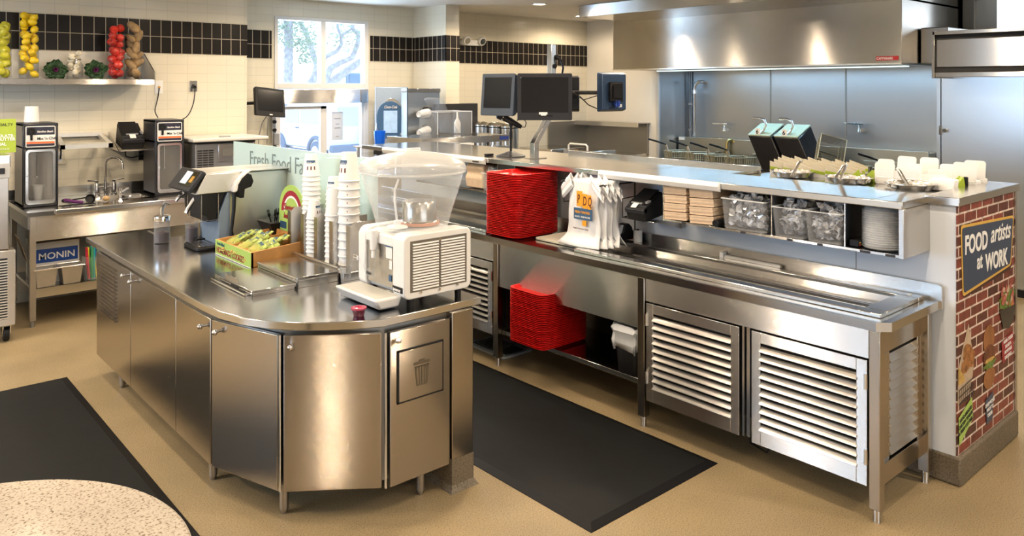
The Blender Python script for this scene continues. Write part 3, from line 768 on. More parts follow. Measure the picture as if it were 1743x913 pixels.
# ================================================================== HOOD AND KITCHEN LINE
hd = thing('exhaust_hood', 'huge stainless exhaust hood hanging over the fryers', 'exhaust hood', (9.0, 5.4, 2.22))
obj('canopy', MB().box(8.50, 10.20, 3.466, 7.47, 2.23, 2.93), S_HOOD, hd, bev=0.004)
obj('crown', MB().box(7.50, 10.20, 3.466, 7.19, 2.90, 3.055), S_HOOD, hd, bev=0.004)
obj('lower_lip', MB().box(8.49, 8.52, 3.466, 7.47, 2.215, 2.235).box(8.52, 10.20, 3.466, 3.50, 2.212, 2.232), S_EDGE, hd)
HL = pbr('hood_lamp', (0.9, 1, 0.95), 0.4, emit=(0.75, 0.95, 0.88), estr=0.8, noise=0.01)
obj('hood_lamp', MB().box(9.15, 9.27, 3.7, 7.2, 2.207, 2.219), HL, hd)
light('hood_lamp_light', 'AREA', (9.21, 5.45, 2.20), 20, (0.42, 0.72, 1.0), (0, 0, 0), 0.12, 3.5)
nm = obj('nameplate', MB().box(8.488, 8.4995, 3.50, 3.73, 2.262, 2.305), pbr('sign_red', (0.50, 0.015, 0.012), 0.35, noise=0.05), hd)
text('CAPTIVEAIRE', (8.486, 3.722, 2.270), (0, -1, 0), (0, 0, 1), 0.036, WHITE, nm, bold=0.015, squeeze=0.80)
obj('filter_bank', MB().box(8.56, 9.9, 3.55, 7.38, 2.219, 2.226), S_DARK, hd)
hb = thing('hood_reflection_box', 'dark box standing for a reflection at the right end of the exhaust hood', 'cabinet', (9.6, 3.3, 2.23))  # solid dark box in place of a reflection in the hood side
obj('reflection_body', MB().box(8.95, 10.15, 3.18, 3.455, 2.232, 2.62), S_DARK, hb, bev=0.01)
obj('reflection_seam', MB().box(9.5, 9.52, 3.170, 3.18, 2.24, 2.60), S_PANEL, hb)

sw = thing('splash_panels', 'blue grey stainless wall sheets behind the fryers', 'wall panel', (10.2, 5.4, 0))
obj('sheet', MB().box(10.196, 10.214, 3.1, 4.870, 0.02, 2.30).box(10.196, 10.214, 4.884, 5.970, 0.02, 2.30).box(10.196, 10.214, 5.984, 7.405, 0.02, 2.30), S_BACK, sw)
obj('side_sheet', MB().box(9.46, 10.19, 7.392, 7.409, 0.02, 2.30), S_BACK, sw)
obj('joint_strip', MB().box(10.19, 10.197, 4.868, 4.886, 0.02, 2.3).box(10.19, 10.197, 5.968, 5.986, 0.02, 2.3), S_DARK, sw)
obj('corner_trim', MB().box(9.43, 9.462, 7.380, 7.425, 0.02, 2.3), pbr('corner_metal', (0.6, 0.6, 0.6), 0.4, 0.6, noise=0.02), sw)

pp = thing('gas_pipe', 'chrome pipe with an elbow rising against the stainless splash wall', 'pipe', (10.08, 7.2, 0.95))
obj('riser', MB().tube([(10.08, 7.2, 0.93), (10.08, 7.2, 1.95), (10.08, 7.18, 2.02), (10.08, 7.13, 2.06), (10.19, 7.13, 2.06)], 0.024, 12), CHROME, pp)
obj('coupling', MB().cyl((10.08, 7.2, 1.88), (10.08, 7.2, 1.93), 0.032).cyl((10.08, 7.2, 1.2), (10.08, 7.2, 1.24), 0.032), CHROME, pp)
cd = thing('conduit', 'thin grey conduit running down the splash wall corner', 'pipe', (10.16, 7.34, 0.9))
obj('tube', MB().cyl((10.165, 7.34, 0.9), (10.165, 7.34, 2.28), 0.012), GREYP, cd)
obj('clip', MB().box(10.15, 10.185, 7.31, 7.37, 1.7, 1.73).box(10.15, 10.185, 7.31, 7.37, 1.3, 1.33), CHROME, cd)

WIRE = pbr('wire_basket_metal', (0.62, 0.58, 0.42), 0.4, 0.7, noise=0.1)
FRYS = steel('fryer_steel', (0.50, 0.50, 0.44), rough=0.32, aniso=0.5)
def fryer(name, label, y0, y1, panel_top=1.22, panel_y0=None, x0=9.16):
    t = thing(name, label, 'fryer', (9.6, (y0 + y1) / 2, 0))
    py0 = y0 if panel_y0 is None else panel_y0
    obj('cabinet', MB().box(x0, 10.05, y0, y1, 0.1, 0.86), FRYS, t, bev=0.005)
    obj('back_panel', MB().box(9.90, 9.94, py0, y1, 0.86, panel_top), FRYS, t, bev=0.004)
    obj('flue', MB().box(9.94, 10.12, py0, y1, 0.86, panel_top - 0.02), FRYS, t, bev=0.004)
    v = MB()
    for (a, b_) in ((x0 + 0.06, 9.86),): v.box(a, b_, y0 + 0.05, y1 - 0.05, 0.861, 0.863)
    obj('oil_vat', v, DARKGAP, t)
    for y in (y0 + 0.05, y1 - 0.05):
        obj('leg', MB().cyl((x0 + 0.06, y, 0), (x0 + 0.06, y, 0.1), 0.025), S_PANEL, t)
        obj('leg', MB().cyl((9.98, y, 0), (9.98, y, 0.1), 0.025), S_PANEL, t)
    return t
f1 = fryer('deep_fryer', 'left deep fryer with hanging wire baskets below the chrome pipe', 5.90, 7.37)
obj('label_plate', MB().box(9.885, 9.90, 7.25, 7.35, 1.17, 1.21), WHITE, f1)
obj('hanger_bracket', MB().lathe([(0, 0), (0.04, 0), (0.04, 0.012), (0, 0.012)], (9.88, 6.65, 1.02)).lathe([(0, 0), (0.04, 0), (0.04, 0.012), (0, 0.012)], (9.88, 6.05, 1.02)), S_DARK, f1)
f2 = fryer('deep_fryer', 'right deep fryer behind the white boxes and round pans', 3.73, 5.15, 1.20)
obj('hanger_plate', MB().box(9.885, 9.90, 3.95, 4.50, 0.93, 1.05), FRYS, f2, bev=0.004)
gt = thing('gas_tap', 'brass gas tap standing at the back of the left fryer', 'tap', (9.86, 6.47, 0.9))
BRASS = pbr('old_brass', (0.45, 0.35, 0.14), 0.3, 1.0, noise=0.1)
obj('stem', MB().tube([(9.84, 6.47, 0.865), (9.84, 6.47, 1.17), (9.86, 6.45, 1.21), (9.90, 6.41, 1.21), (9.90, 6.40, 1.17)], 0.022, 10), BRASS, gt)
obj('collar', MB().cyl((9.84, 6.47, 1.02), (9.84, 6.47, 1.07), 0.036), BRASS, gt)
def lever(name, label, y, z):
    t = thing(name, label, 'lever', (10.1, y, z))
    obj('handle', MB().box(10.08, 10.12, y - 0.12, y + 0.13, z + 0.09, z + 0.11), CHROME, t, bev=0.004)
    obj('stem', MB().cyl((10.11, y - 0.06, z), (10.11, y - 0.06, z + 0.10), 0.014), S_PANEL, t)
    obj('wall_bracket', MB().box(10.11, 10.197, y - 0.08, y - 0.04, z - 0.01, z + 0.03), S_PANEL, t)
lever('valve_lever', 'small chrome valve lever above the left fryer', 6.75, 1.33)
lever('valve_lever', 'small chrome valve lever above the right fryer', 4.72, 1.40)

def basket(cx, cy, zt_, label, name='fry_basket', w=0.30, l=0.32, h=0.17, tilt=None, handle=True, hdir=1):
    t = thing(name, label, 'fry basket', (cx, cy, zt_), group=None, local=True)
    q = MB(); r = 0.004
    def rect(k, z): return [(-l / 2 * k, -w / 2 * k, z), (l / 2 * k, -w / 2 * k, z), (l / 2 * k, w / 2 * k, z), (-l / 2 * k, w / 2 * k, z)]
    q.tube(rect(1, 0), 0.008, 6, closed=True); q.tube(rect(0.86, -h), 0.006, 6, closed=True); q.tube(rect(0.93, -h / 2), 0.003, 6, closed=True)
    n = 9
    for i in range(n + 1):
        s_ = i / n - 0.5
        for sg_ in (-1, 1):
            q.tube([(s_ * l, sg_ * w / 2, 0), (s_ * l * 0.86, sg_ * w / 2 * 0.86, -h)], 0.0030, 4)
            q.tube([(sg_ * l / 2, s_ * w, 0), (sg_ * l / 2 * 0.86, s_ * w * 0.86, -h)], 0.0030, 4)
        q.tube([(s_ * l * 0.86, -w / 2 * 0.86, -h), (s_ * l * 0.86, w / 2 * 0.86, -h)], 0.0030, 4)
    obj('wire_cage', q, WIRE, t)
    ms = glassy('basket_mesh', (0.10, 0.09, 0.05), 0.40, 0.4)
    mq = MB()
    a, b_ = rect(0.985, -0.004), rect(0.85, -h + 0.003)
    va = [mq.v(p) for p in a]; vb = [mq.v(p) for p in b_]
    for i in range(4): mq.f([va[i], va[(i + 1) % 4], vb[(i + 1) % 4], vb[i]])
    mq.f(vb)
    obj('mesh_screen', mq, ms, t, flat=True)
    hk = MB().tube([(-l / 2, -0.035, 0), (-l / 2 - 0.03, -0.02, 0.10), (-l / 2 - 0.03, 0.02, 0.10), (-l / 2, 0.035, 0)], 0.006, 6)
    hk.tube([(-l / 2 - 0.03, 0, 0.10), (-l / 2, 0.0, -0.08)], 0.006, 6)
    o = obj('handle_bracket', hk, CHROME, t)
    if handle:
        hn = MB().tube([(-l / 2 - 0.03, 0, 0.10), (-l / 2 - 0.16, 0, 0.145), (-l / 2 - 0.30, 0, 0.185)], [0.009, 0.014, 0.013], 8)
        obj('handle', hn, BLACK, t)
    if tilt: t.rotation_euler = tilt
    return t
bk = basket(9.50, 7.08, 1.03, 'leftmost wire fry basket on the left fryer')
bk.rotation_euler = (0, 0, R(-90 + 60))
for (x, y, z, rz, lb) in ((9.50, 6.70, 1.03, -30, 'second wire fry basket from the left on the left fryer'), (9.45, 6.33, 1.02, -25, 'third wire fry basket from the left on the left fryer'), (9.40, 5.98, 1.02, -25, 'fry basket nearest the black grill plates on the left fryer'), (9.6, 4.02, 1.00, -30, 'fry basket with black handle rising behind the tall white boxes'), (9.6, 4.50, 1.00, -30, 'fry basket with black handle just right of the tilted basket')):
    dup(bk, (x, y, z), R(rz), label=lb)
tb_ = basket(8.92, 4.43, 1.245, 'wire fry basket tipped up on one corner beside the black grill plates')
tb_.rotation_euler = (R(35), R(-62), R(10))

# black clamshell grill plates
def grill_plate(label, y0, y1):
    t = thing('grill_plate', label, 'grill plate', (9.0, (y0 + y1) / 2, 0.86))
    dy = -0.20
    q = MB()
    bot = [(9.02, y1 + dy, 0.90), (9.35, y1 + dy, 0.95), (9.35, y0 + dy, 0.95), (9.02, y0 + dy, 0.90)]
    topf = [(9.00, y1, 1.345), (9.26, y1 - 0.03, 1.485), (9.26, y0 - 0.03, 1.485), (9.00, y0, 1.345)]
    q.hexa(bot + topf)
    obj('plate_housing', q, pbr('grill_black', (0.010, 0.009, 0.010), 0.28, noise=0.3, nscale=12, bump=0.3), t, bev=0.01)
    tp = MB().hexa([(8.99, y1 - 0.005, 1.350), (9.265, y1 - 0.035, 1.492), (9.265, y0 - 0.025, 1.492), (8.99, y0 + 0.005, 1.350), (8.985, y1 - 0.005, 1.364), (9.260, y1 - 0.035, 1.506), (9.260, y0 - 0.025, 1.506), (8.985, y0 + 0.005, 1.364)])
    obj('top_plate', tp, pbr('pale_green_plate', (0.50, 0.58, 0.44), 0.3, 0.3, noise=0.05), t)
    ym = (y0 + y1) / 2 - 0.02
    pts = [(9.03, ym + 0.03, 1.375), (9.05, ym - 0.02, 1.43), (9.05, ym - 0.05, 1.49), (9.06, ym - 0.02, 1.555), (9.07, ym + 0.06, 1.575), (9.07, ym + 0.15, 1.575)]
    obj('lift_handle', MB().tube(pts, 0.016, 10), S_EDGE, t)
    tg_ = obj('number_tag', MB().box(8.985, 8.992, ym + 0.0, ym + 0.07, 1.37, 1.45), WHITE, t)
    text('6', (8.983, ym + 0.06, 1.38), (0, -1, 0), (0, 0, 1), 0.075, BLACK, tg_, bold=0.02)
    return t
grill_plate('left black grill plate raised with a silver top and hooked handle', 5.27, 5.60)
grill_plate('right black grill plate raised with a silver top and hooked handle', 4.90, 5.23)
gs = thing('griddle_stand', 'dark griddle cabinet below the raised black grill plates', 'griddle', (9.4, 5.5, 0))
obj('cabinet', MB().box(9.0, 10.05, 5.17, 5.86, 0.1, 0.90), S_DARK, gs, bev=0.005)
obj('cooking_surface', MB().box(8.98, 10.0, 5.18, 5.85, 0.90, 0.92), BLACK, gs)
obj('splash_side', MB().box(9.4, 9.95, 5.16, 5.18, 0.9, 1.1), S_PANEL, gs)
obj('leg', MB().cyl((9.1, 5.3, 0), (9.1, 5.3, 0.1), 0.03), S_DARK, gs)
obj('leg', MB().cyl((9.1, 5.75, 0), (9.1, 5.75, 0.1), 0.03), S_DARK, gs)

# ---- tall cooler and the air curtain above it
fg = thing('walk_in_cooler', 'tall blue grey stainless cooler door at the right edge', 'cooler', (9.0, 2.0, 0))
obj('cabinet', MB().box(8.43, 10.1, 0.4, 3.085, 0.06, 2.45), S_BACK, fg)
obj('door', MB().box(8.40, 8.43, 0.5, 3.045, 0.08, 2.40), S_BACK, fg, bev=0.006)
obj('door_frame', MB().box(8.395, 8.43, 3.050, 3.085, 0.06, 2.45), S_BACK, fg)
obj('latch', MB().cyl((8.36, 3.0, 1.545), (8.40, 3.0, 1.545), 0.02).box(8.38, 8.40, 3.035, 3.06, 1.50, 1.59), CHROME, fg)
obj('pull_handle', MB().box(8.34, 8.36, 2.64, 3.0, 1.135, 1.155).box(8.34, 8.40, 2.66, 2.70, 1.13, 1.16).box(8.34, 8.40, 2.95, 2.99, 1.13, 1.16), CHROME, fg, bev=0.003)
obj('kick_plate', MB().box(8.42, 8.43, 0.5, 3.08, 0.0, 0.07), BLACK, fg)
ac = thing('air_curtain', 'stainless box with dark slots mounted over the tall cooler door', 'air curtain', (8.1, 2.0, 2.05))
obj('front_panel', MB().box(7.95, 7.99, 0.8, 2.92, 2.165, 2.425), S_HOOD, ac, bev=0.003)
obj('housing', MB().box(7.99, 8.39, 0.8, 2.93, 2.09, 2.49), S_DARK, ac)
obj('top_flange', MB().box(7.92, 8.39, 0.8, 2.95, 2.47, 2.505), S_HOOD, ac, bev=0.003)
obj('bottom_flange', MB().box(7.94, 8.39, 0.8, 2.95, 2.07, 2.115), S_HOOD, ac, bev=0.003)
obj('end_plate', MB().box(7.92, 8.39, 2.93, 2.955, 2.06, 2.51), S_HOOD, ac, bev=0.002)
obj('slot', MB().box(7.96, 7.99, 0.8, 2.93, 2.115, 2.165).box(7.96, 7.99, 0.8, 2.93, 2.425, 2.47), DARKGAP, ac)

# ---- cream wall shelf and counter to the left of the fryers
sh = thing('steel_shelf', 'stainless wall shelf along the plain cream wall', 'shelf', (9.3, 8.2, 1.40))
obj('shelf_board', MB().box(9.16, 9.45, 7.55, 8.87, 1.425, 1.44).box(9.155, 9.17, 7.55, 8.87, 1.37, 1.44), S_TOP, sh, bev=0.002)
obj('shelf_back', MB().box(9.40, 9.448, 7.58, 8.87, 0.95, 1.425).box(8.55, 9.40, 8.84, 8.87, 0.98, 1.43), S_DARK, sh)
kc = thing('kitchen_counter', 'stainless counter with dark backsplash below the wall shelf', 'counter', (9.0, 8.2, 0))
obj('worktop', MB().box(8.60, 9.42, 7.60, 8.83, 0.93, 0.965), S_TOP, kc, bev=0.003)
obj('front_panel', MB().box(8.62, 8.64, 7.6, 8.83, 0.12, 0.93).box(8.64, 9.42, 7.6, 7.62, 0.12, 0.93), S_DOOR, kc)
obj('knob', MB().cyl((8.60, 7.72, 0.89), (8.62, 7.72, 0.89), 0.022), WHITE, kc)
for x, y in ((8.7, 7.66), (9.35, 7.66), (8.7, 8.78), (9.35, 8.78)): obj('leg', MB().cyl((x, y, 0), (x, y, 0.13), 0.025), S_PANEL, kc)
tw = thing('toaster_oven', 'low stainless toaster with a rounded white lift handle', 'toaster', (8.3, 7.8, 0.965))
kt = thing('equipment_stand', 'stainless equipment stand in front of the cream wall counter', 'stand', (8.2, 8.0, 0))
obj('stand_top', MB().box(7.75, 8.58, 7.35, 8.83, 0.93, 0.962), S_TOP, kt, bev=0.003)
obj('stand_body', MB().box(7.8, 8.55, 7.4, 8.8, 0.1, 0.93), S_DOOR, kt)
for x, y in ((7.9, 7.5), (8.45, 7.5), (7.9, 8.7), (8.45, 8.7)): obj('leg', MB().cyl((x, y, 0), (x, y, 0.11), 0.025), S_PANEL, kt)
obj('body', MB().box(8.0, 8.50, 7.42, 7.98, 0.965, 1.085), S_PANEL, tw, bev=0.01)
obj('end_cap', MB().box(7.985, 8.0, 7.44, 7.96, 0.97, 1.08), GREYP, tw)
obj('label', MB().box(7.992, 7.999, 7.68, 7.75, 1.02, 1.09), pbr('tan_label', (0.42, 0.27, 0.12), 0.6, noise=0.05), tw)
obj('blue_corner', MB().box(7.99, 8.02, 7.41, 7.44, 0.965, 1.07), pbr('blue_plastic', (0.02, 0.05, 0.30), 0.4, noise=0.05), tw)
obj('lift_handle', MB().tube([(8.05, 7.92, 1.085), (8.05, 7.92, 1.14), (8.05, 7.89, 1.165), (8.05, 7.58, 1.165), (8.05, 7.55, 1.14), (8.05, 7.55, 1.085)], 0.014, 10), WHITE, tw)
gr_ = thing('flat_warmer', 'low beige warming unit at the left end of the cream wall counter', 'warmer', (8.2, 8.5, 0.965))
obj('body', MB().box(7.86, 8.55, 8.08, 8.78, 0.965, 1.08), S_PANEL, gr_, bev=0.008)
obj('front_badge', MB().box(7.852, 7.86, 8.60, 8.74, 1.03, 1.05), GREYP, gr_)
obj('drawer_front', MB().box(7.85, 7.86, 8.15, 8.55, 0.975, 1.02), S_DOOR, gr_)

# ---- emergency light
el_ = thing('emergency_light', 'white twin head emergency light on the dark tile band', 'emergency light', (6.98, 8.86, 2.6))
obj('housing', MB().prism(rrect(6.80, 7.17, 2.575, 2.655, 0.035), 8.80, 8.872, 'y'), WHITE, el_, bev=0.006)
for x in (6.85, 7.13):
    h_ = obj('lamp_head', MB().cyl((x, 8.80, 2.655), (x, 8.745, 2.635), 0.055, 0.062, 20), WHITE, el_, bev=0.004)
    obj('lens', MB().cyl((x, 8.745, 2.635), (x, 8.740, 2.633), 0.047, 0.047, 20), CHROME, h_)
# ================================================================== BACK LEFT: SINK WALL
stb = thing('sink_table', 'stainless prep table with hand sink and lower shelf by the tiled wall', 'table', (2.2, 7.8, 0))
sx0, sx1, sy0, sy1, sz = 1.245, 3.35, 7.40, 8.34, 0.945
bx0, bx1, by0, by1 = 1.86, 2.30, 7.68, 8.12
q = MB()
for a in ((sx0, bx0, sy0, sy1), (bx1, sx1, sy0, sy1), (bx0, bx1, sy0, by0), (bx0, bx1, by1, sy1)): q.box(*a, sz - 0.035, sz)
obj('worktop', q, S_TOP, stb)
obj('raised_rail', MB().box(1.44, 3.2, sy0 - 0.03, sy0 + 0.02, sz - 0.03, sz + 0.012), S_EDGE, stb, bev=0.006)
obj('sink_bowl', MB().box(bx0, bx0 + .004, by0, by1, .78, sz).box(bx1 - .004, bx1, by0, by1, .78, sz).box(bx0, bx1, by0, by0 + .004, .78, sz).box(bx0, bx1, by1 - .004, by1, .78, sz).box(bx0, bx1, by0, by1, .776, .782), S_PANEL, stb)
obj('round_bowl', MB().lathe([(0.13, 0.006), (0.142, 0.004), (0.13, -0.01), (0.10, -0.08), (0, -0.09)], (2.18, 7.85, sz), 32), CHROME, stb)
obj('backsplash', MB().box(sx0 + 0.0, sx1, 8.325, 8.343, sz, sz + 0.095), S_EDGE, stb, bev=0.002)
obj('front_apron', MB().box(1.30, 3.2, 7.435, 7.45, 0.70, 0.912), S_PANEL, stb, bev=0.002)
for _q in ((1.52, 1.80, 7.62, 7.70), (2.40, 2.66, 7.70, 7.76)): obj('slot_opening', MB().box(*_q, sz, sz + 0.001), DARKGAP, stb)
obj('side_rail', MB().box(1.255, 1.275, 7.45, 8.30, 0.80, 0.91), S_DARK, stb)
obj('lower_shelf', MB().box(1.29, 2.75, 7.43, 8.2, 0.285, 0.31).box(1.29, 2.75, 7.425, 7.44, 0.235, 0.31), S_TOP, stb)
for x, y in ((1.285, 7.435), (3.25, 7.435), (1.285, 8.28), (3.25, 8.28)):
    l = obj('leg', MB().box(x - .023, x + .023, y - .023, y + .023, 0.05, sz - 0.035), S_PANEL, stb, bev=0.003)
    obj('foot', MB().cyl((x, y, 0), (x, y, 0.052), 0.018, seg=12), S_DARK, l)

# faucet
fc = thing('faucet', 'chrome gooseneck faucet with two lever handles over the hand sink', 'faucet', (2.02, 8.18, sz))
gz = sz
obj('spout', MB().tube([(2.02, 8.2, gz)] + [(2.02, 8.2, gz + 0.29)] + [(2.02 + 0.062 - 0.062 * math.cos(R(a)), 8.2 - 0.10 * (1 - math.cos(R(a))) * 0.5, gz + 0.29 + 0.065 * math.sin(R(a))) for a in range(20, 181, 20)] + [(2.148, 8.10, gz + 0.245)], 0.0125, 12), CHROME, fc)
obj('bridge', MB().tube([(1.95, 8.2, gz + 0.075), (2.09, 8.2, gz + 0.075)], 0.013, 10).cyl((2.02, 8.2, gz + .04), (2.02, 8.2, gz + .12), 0.02), CHROME, fc)
for s_, x in ((-1, 1.945), (1, 2.095)):
    v_ = obj('valve', MB().lathe([(0.027, 0), (0.027, 0.012), (0.02, 0.02), (0.022, 0.10), (0.014, 0.12), (0.018, 0.135), (0.0, 0.14)], (x, 8.2, gz), 16), CHROME, fc)
    obj('handle', MB().tube([(x, 8.2, gz + 0.135), (x + s_ * 0.03, 8.19, gz + 0.14), (x + s_ * 0.085, 8.18, gz + 0.148)], [0.008, 0.007, 0.010], 8), CHROME, v_)
ft = thing('small_tap', 'short chrome drinking tap on the front rim of the sink', 'tap', (2.0, 7.62, sz))
obj('body', MB().lathe([(0.03, 0), (0.016, 0.02), (0.016, 0.05), (0.026, 0.065), (0.026, 0.08), (0.014, 0.09), (0.02, 0.12), (0, 0.125)], (2.0, 7.62, sz), 16).tube([(2.0, 7.62, sz + .075), (2.05, 7.64, sz + .105), (2.075, 7.65, sz + .11)], 0.012, 8), CHROME, ft)

# drink mixers
MIXF = pbr('mixer_shell', (0.020, 0.020, 0.026), 0.3, noise=0.1)
def mixer(label, cup):
    t = thing('drink_mixer', label, 'drink mixer', (0, 0, 0), local=True)
    w, d, h = 0.135, 0.36, 0.72
    q = MB()
    q.box(-w, -w + 0.02, 0, d, 0, h).box(w - 0.02, w, 0, d, 0, h).box(-w, w, d - 0.02, d, 0, h).box(-w, w, 0, d, 0, 0.035).box(-w, w, 0, d, h - 0.03, h).box(-w, w, 0, d, 0.50, 0.53).box(-w + 0.02, w - 0.02, 0.004, 0.02, 0.53, h - 0.03)
    obj('housing', q, MIXF, t, bev=0.008)
    pl = obj('control_panel', MB().prism(rrect(-0.112, 0.112, 0.515, 0.695, 0.012), -0.004, 0.004, 'y'), WHITE, t)
    obj('panel_print', MB().box(-0.105, 0.105, -0.0055, -0.004, 0.62, 0.688), pbr('mixer_navy', (0.018, 0.02, 0.045), 0.4, noise=0.3, nscale=20), pl)
    obj('panel_stripe', MB().box(-0.105, 0.105, -0.0055, -0.004, 0.545, 0.562), pbr('mixer_orange', (0.80, 0.17, 0.05), 0.4, noise=0.05), pl)
    obj('panel_print', MB().box(-0.105, 0.105, -0.0055, -0.004, 0.523, 0.543), pbr('mixer_navy', (0, 0, 0)), pl)
    text("Mix 'n Chill", (-0.028, -0.006, 0.578), (1, 0, 0), (0, 0, 1), 0.032, DKGREY, pl, bold=0.012)
    text('Hamilton Beach', (-0.028, -0.007, 0.640), (1, 0, 0), (0, 0, 1), 0.024, WHITE, pl, bold=0.02, shear=0.2, squeeze=0.78)
    dl = obj('dial', MB().lathe([(0, -0.012), (0.030, -0.012), (0.033, 0)], (0, 0, 0), 20).xf(Matrix.Translation((-0.07, -0.005, 0.652)) @ Matrix.Rotation(R(-90), 4, 'X')), BLACK, t)
    obj('dial_handle', MB().box(-0.079, -0.061, -0.022, -0.005, 0.575, 0.655), BLACK, dl, bev=0.005)
    dr = MB()
    o_ = rrect(-0.112, 0.112, 0.025, 0.495, 0.03); i_ = rrect(-0.092, 0.092, 0.06, 0.475, 0.02)
    for y in (-0.006, 0.004):
        pass
    vo = [[dr.v((u, y, z)) for u, z in o_] for y in (-0.006, 0.004)]; vi = [[dr.v((u, y, z)) for u, z in i_] for y in (-0.006, 0.004)]
    k = len(o_)
    for i in range(k):
        j = (i + 1) % k
        dr.f([vo[0][i], vo[0][j], vi[0][j], vi[0][i]]); dr.f([vo[1][i], vi[1][i], vi[1][j], vo[1][j]])
        dr.f([vo[0][i], vo[1][i], vo[1][j], vo[0][j]]); dr.f([vi[0][i], vi[0][j], vi[1][j], vi[1][i]])
    door = obj('door_frame', dr, S_EDGE, t)
    obj('door_glass', MB().box(-0.092, 0.092, -0.001, 0.001, 0.06, 0.475), CLEAR, door)
    obj('latch', MB().cyl((-0.10, -0.014, 0.27), (-0.10, -0.006, 0.27), 0.009, seg=10), CHROME, door)
    obj('liner', MB().box(-0.113, 0.113, 0.33, 0.34, 0.035, 0.50).box(-0.115, -0.11, 0.02, 0.33, 0.035, 0.5).box(0.11, 0.115, 0.02, 0.33, 0.035, 0.5).box(-0.113, 0.113, 0.02, 0.33, 0.035, 0.045), S_PANEL, t)
    obj('spindle', MB().cyl((0, 0.16, 0.50), (0, 0.16, 0.25), 0.006, seg=8).lathe([(0, 0), (0.028, 0), (0.028, 0.006), (0, 0.006)], (0, 0.16, 0.245), 14), CHROME, t)
    return t
m1 = mixer('black drink mixer with a plastic cup inside at the left of the sink', True); m1.location = (1.395, 7.72, sz)
m2 = mixer('black drink mixer right of the sink beside the receipt printer', False); m2.location = (2.475, 7.76, sz)
CUPT = glassy('milky_cup', (0.85, 0.86, 0.86), 0.5, 0.3)
pc = thing('plastic_cup', 'translucent plastic cup inside the left drink mixer', 'cup', (1.40, 7.86, sz + 0.047))
obj('cup_wall', MB().lathe([(0, 0), (0.032, 0), (0.046, 0.125), (0.049, 0.128), (0.044, 0.125), (0.030, 0.004), (0, 0.004)], (1.40, 7.86, sz + 0.047), 24), CUPT, pc)
wc = thing('paper_cup', 'white cup upside down on top of the left drink mixer', 'cup', (1.36, 7.9, sz + 0.72))
obj('cup_wall', MB().lathe([(0.056, 0), (0.06, 0.006), (0.052, 0.14), (0, 0.142)], (1.36, 7.9, sz + 0.722), 24), WHITE, wc)

# utensils on the table
t_ = thing('ice_scoop', 'purple handled scoop lying on the sink table', 'scoop', (1.62, 7.72, sz))
obj('handle', MB().tube([(1.57, 7.70, sz + .045), (1.63, 7.66, sz + .03), (1.70, 7.62, sz + .02)], [0.012, 0.015, 0.013], 10), pbr('purple_grip', (0.13, 0.02, 0.16), 0.4, noise=0.05), t_)
obj('scoop_bowl', MB().ball((1.60, 7.76, sz + .03), 0.04, (1, 0.8, 0.6), 12), CHROME, t_)
t_ = thing('ladle', 'black ladle lying beside the purple scoop', 'ladle', (1.74, 7.7, sz))
obj('bowl', MB().lathe([(0, 0), (0.03, 0.006), (0.042, 0.035), (0.038, 0.036), (0.028, 0.012), (0, 0.006)], (0, 0, 0), 18).xf(Matrix.Translation((1.76, 7.66, sz + .035)) @ Matrix.Rotation(R(70), 4, 'X')), BLACK, t_)
obj('handle', MB().tube([(1.74, 7.70, sz + .05), (1.68, 7.80, sz + .03), (1.64, 7.9, sz + .01)], 0.006, 8), BLACK, t_)
t_ = thing('steel_spoon', 'round steel spoon bowl beside the black ladle', 'spoon', (1.82, 7.7, sz))
obj('bowl', MB().lathe([(0, 0), (0.02, 0.004), (0.028, 0.02), (0.018, 0.01), (0, 0.005)], (0, 0, 0), 16).xf(Matrix.Translation((1.82, 7.66, sz + .03)) @ Matrix.Rotation(R(60), 4, 'X')), CHROME, t_)
obj('handle', MB().tube([(1.82, 7.69, sz + .03), (1.76, 7.84, sz + .008)], 0.004, 6), CHROME, t_)
t_ = thing('wooden_spoon', 'pale wooden spoon end on the sink table', 'spoon', (1.9, 7.7, sz))
obj('spoon', MB().ball((1.90, 7.68, sz + .03), 0.03, (1, 1, 0.8), 12).tube([(1.90, 7.70, sz + .025), (1.95, 7.8, sz + .01)], 0.008, 8), pbr('pale_wood', (0.50, 0.33, 0.16), 0.6, noise=0.15), t_)

# wall frame, printer, sockets
wfm = thing('tray_bracket', 'open stainless wall frame above the sink', 'bracket', (1.83, 8.2, 1.41))
q = MB(); A = [(1.625, 8.02, 1.43), (2.015, 8.02, 1.43), (1.975, 8.335, 1.50), (1.665, 8.335, 1.50)]
def bar(q, p, p2, w, h):
    q.tube([p, p2], [w, w], 4)
q.hexa([(1.60, 8.0, 1.41), (2.04, 8.0, 1.41), (2.0, 8.05, 1.415), (1.64, 8.05, 1.415), (1.60, 8.0, 1.45), (2.04, 8.0, 1.45), (2.0, 8.05, 1.46), (1.64, 8.05, 1.46)])
q.hexa([(1.60, 8.0, 1.41), (1.64, 8.0, 1.41), (1.66, 8.34, 1.50), (1.62, 8.34, 1.50), (1.60, 8.0, 1.45), (1.64, 8.0, 1.45), (1.66, 8.34, 1.535), (1.62, 8.34, 1.535)])
q.hexa([(2.0, 8.0, 1.41), (2.04, 8.0, 1.41), (2.02, 8.34, 1.50), (1.98, 8.34, 1.50), (2.0, 8.0, 1.45), (2.04, 8.0, 1.45), (2.02, 8.34, 1.535), (1.98, 8.34, 1.535)])
q.box(1.62, 2.02, 8.30, 8.345, 1.505, 1.54)
obj('frame', q, pbr('bracket_metal', (0.78, 0.77, 0.74), 0.35, 0.8, noise=0.03), wfm)
obj('side_bracket', MB().prism([(8.345, 1.36), (8.345, 1.52), (8.02, 1.43)], 1.607, 1.612, 'x'), S_DARK, wfm)

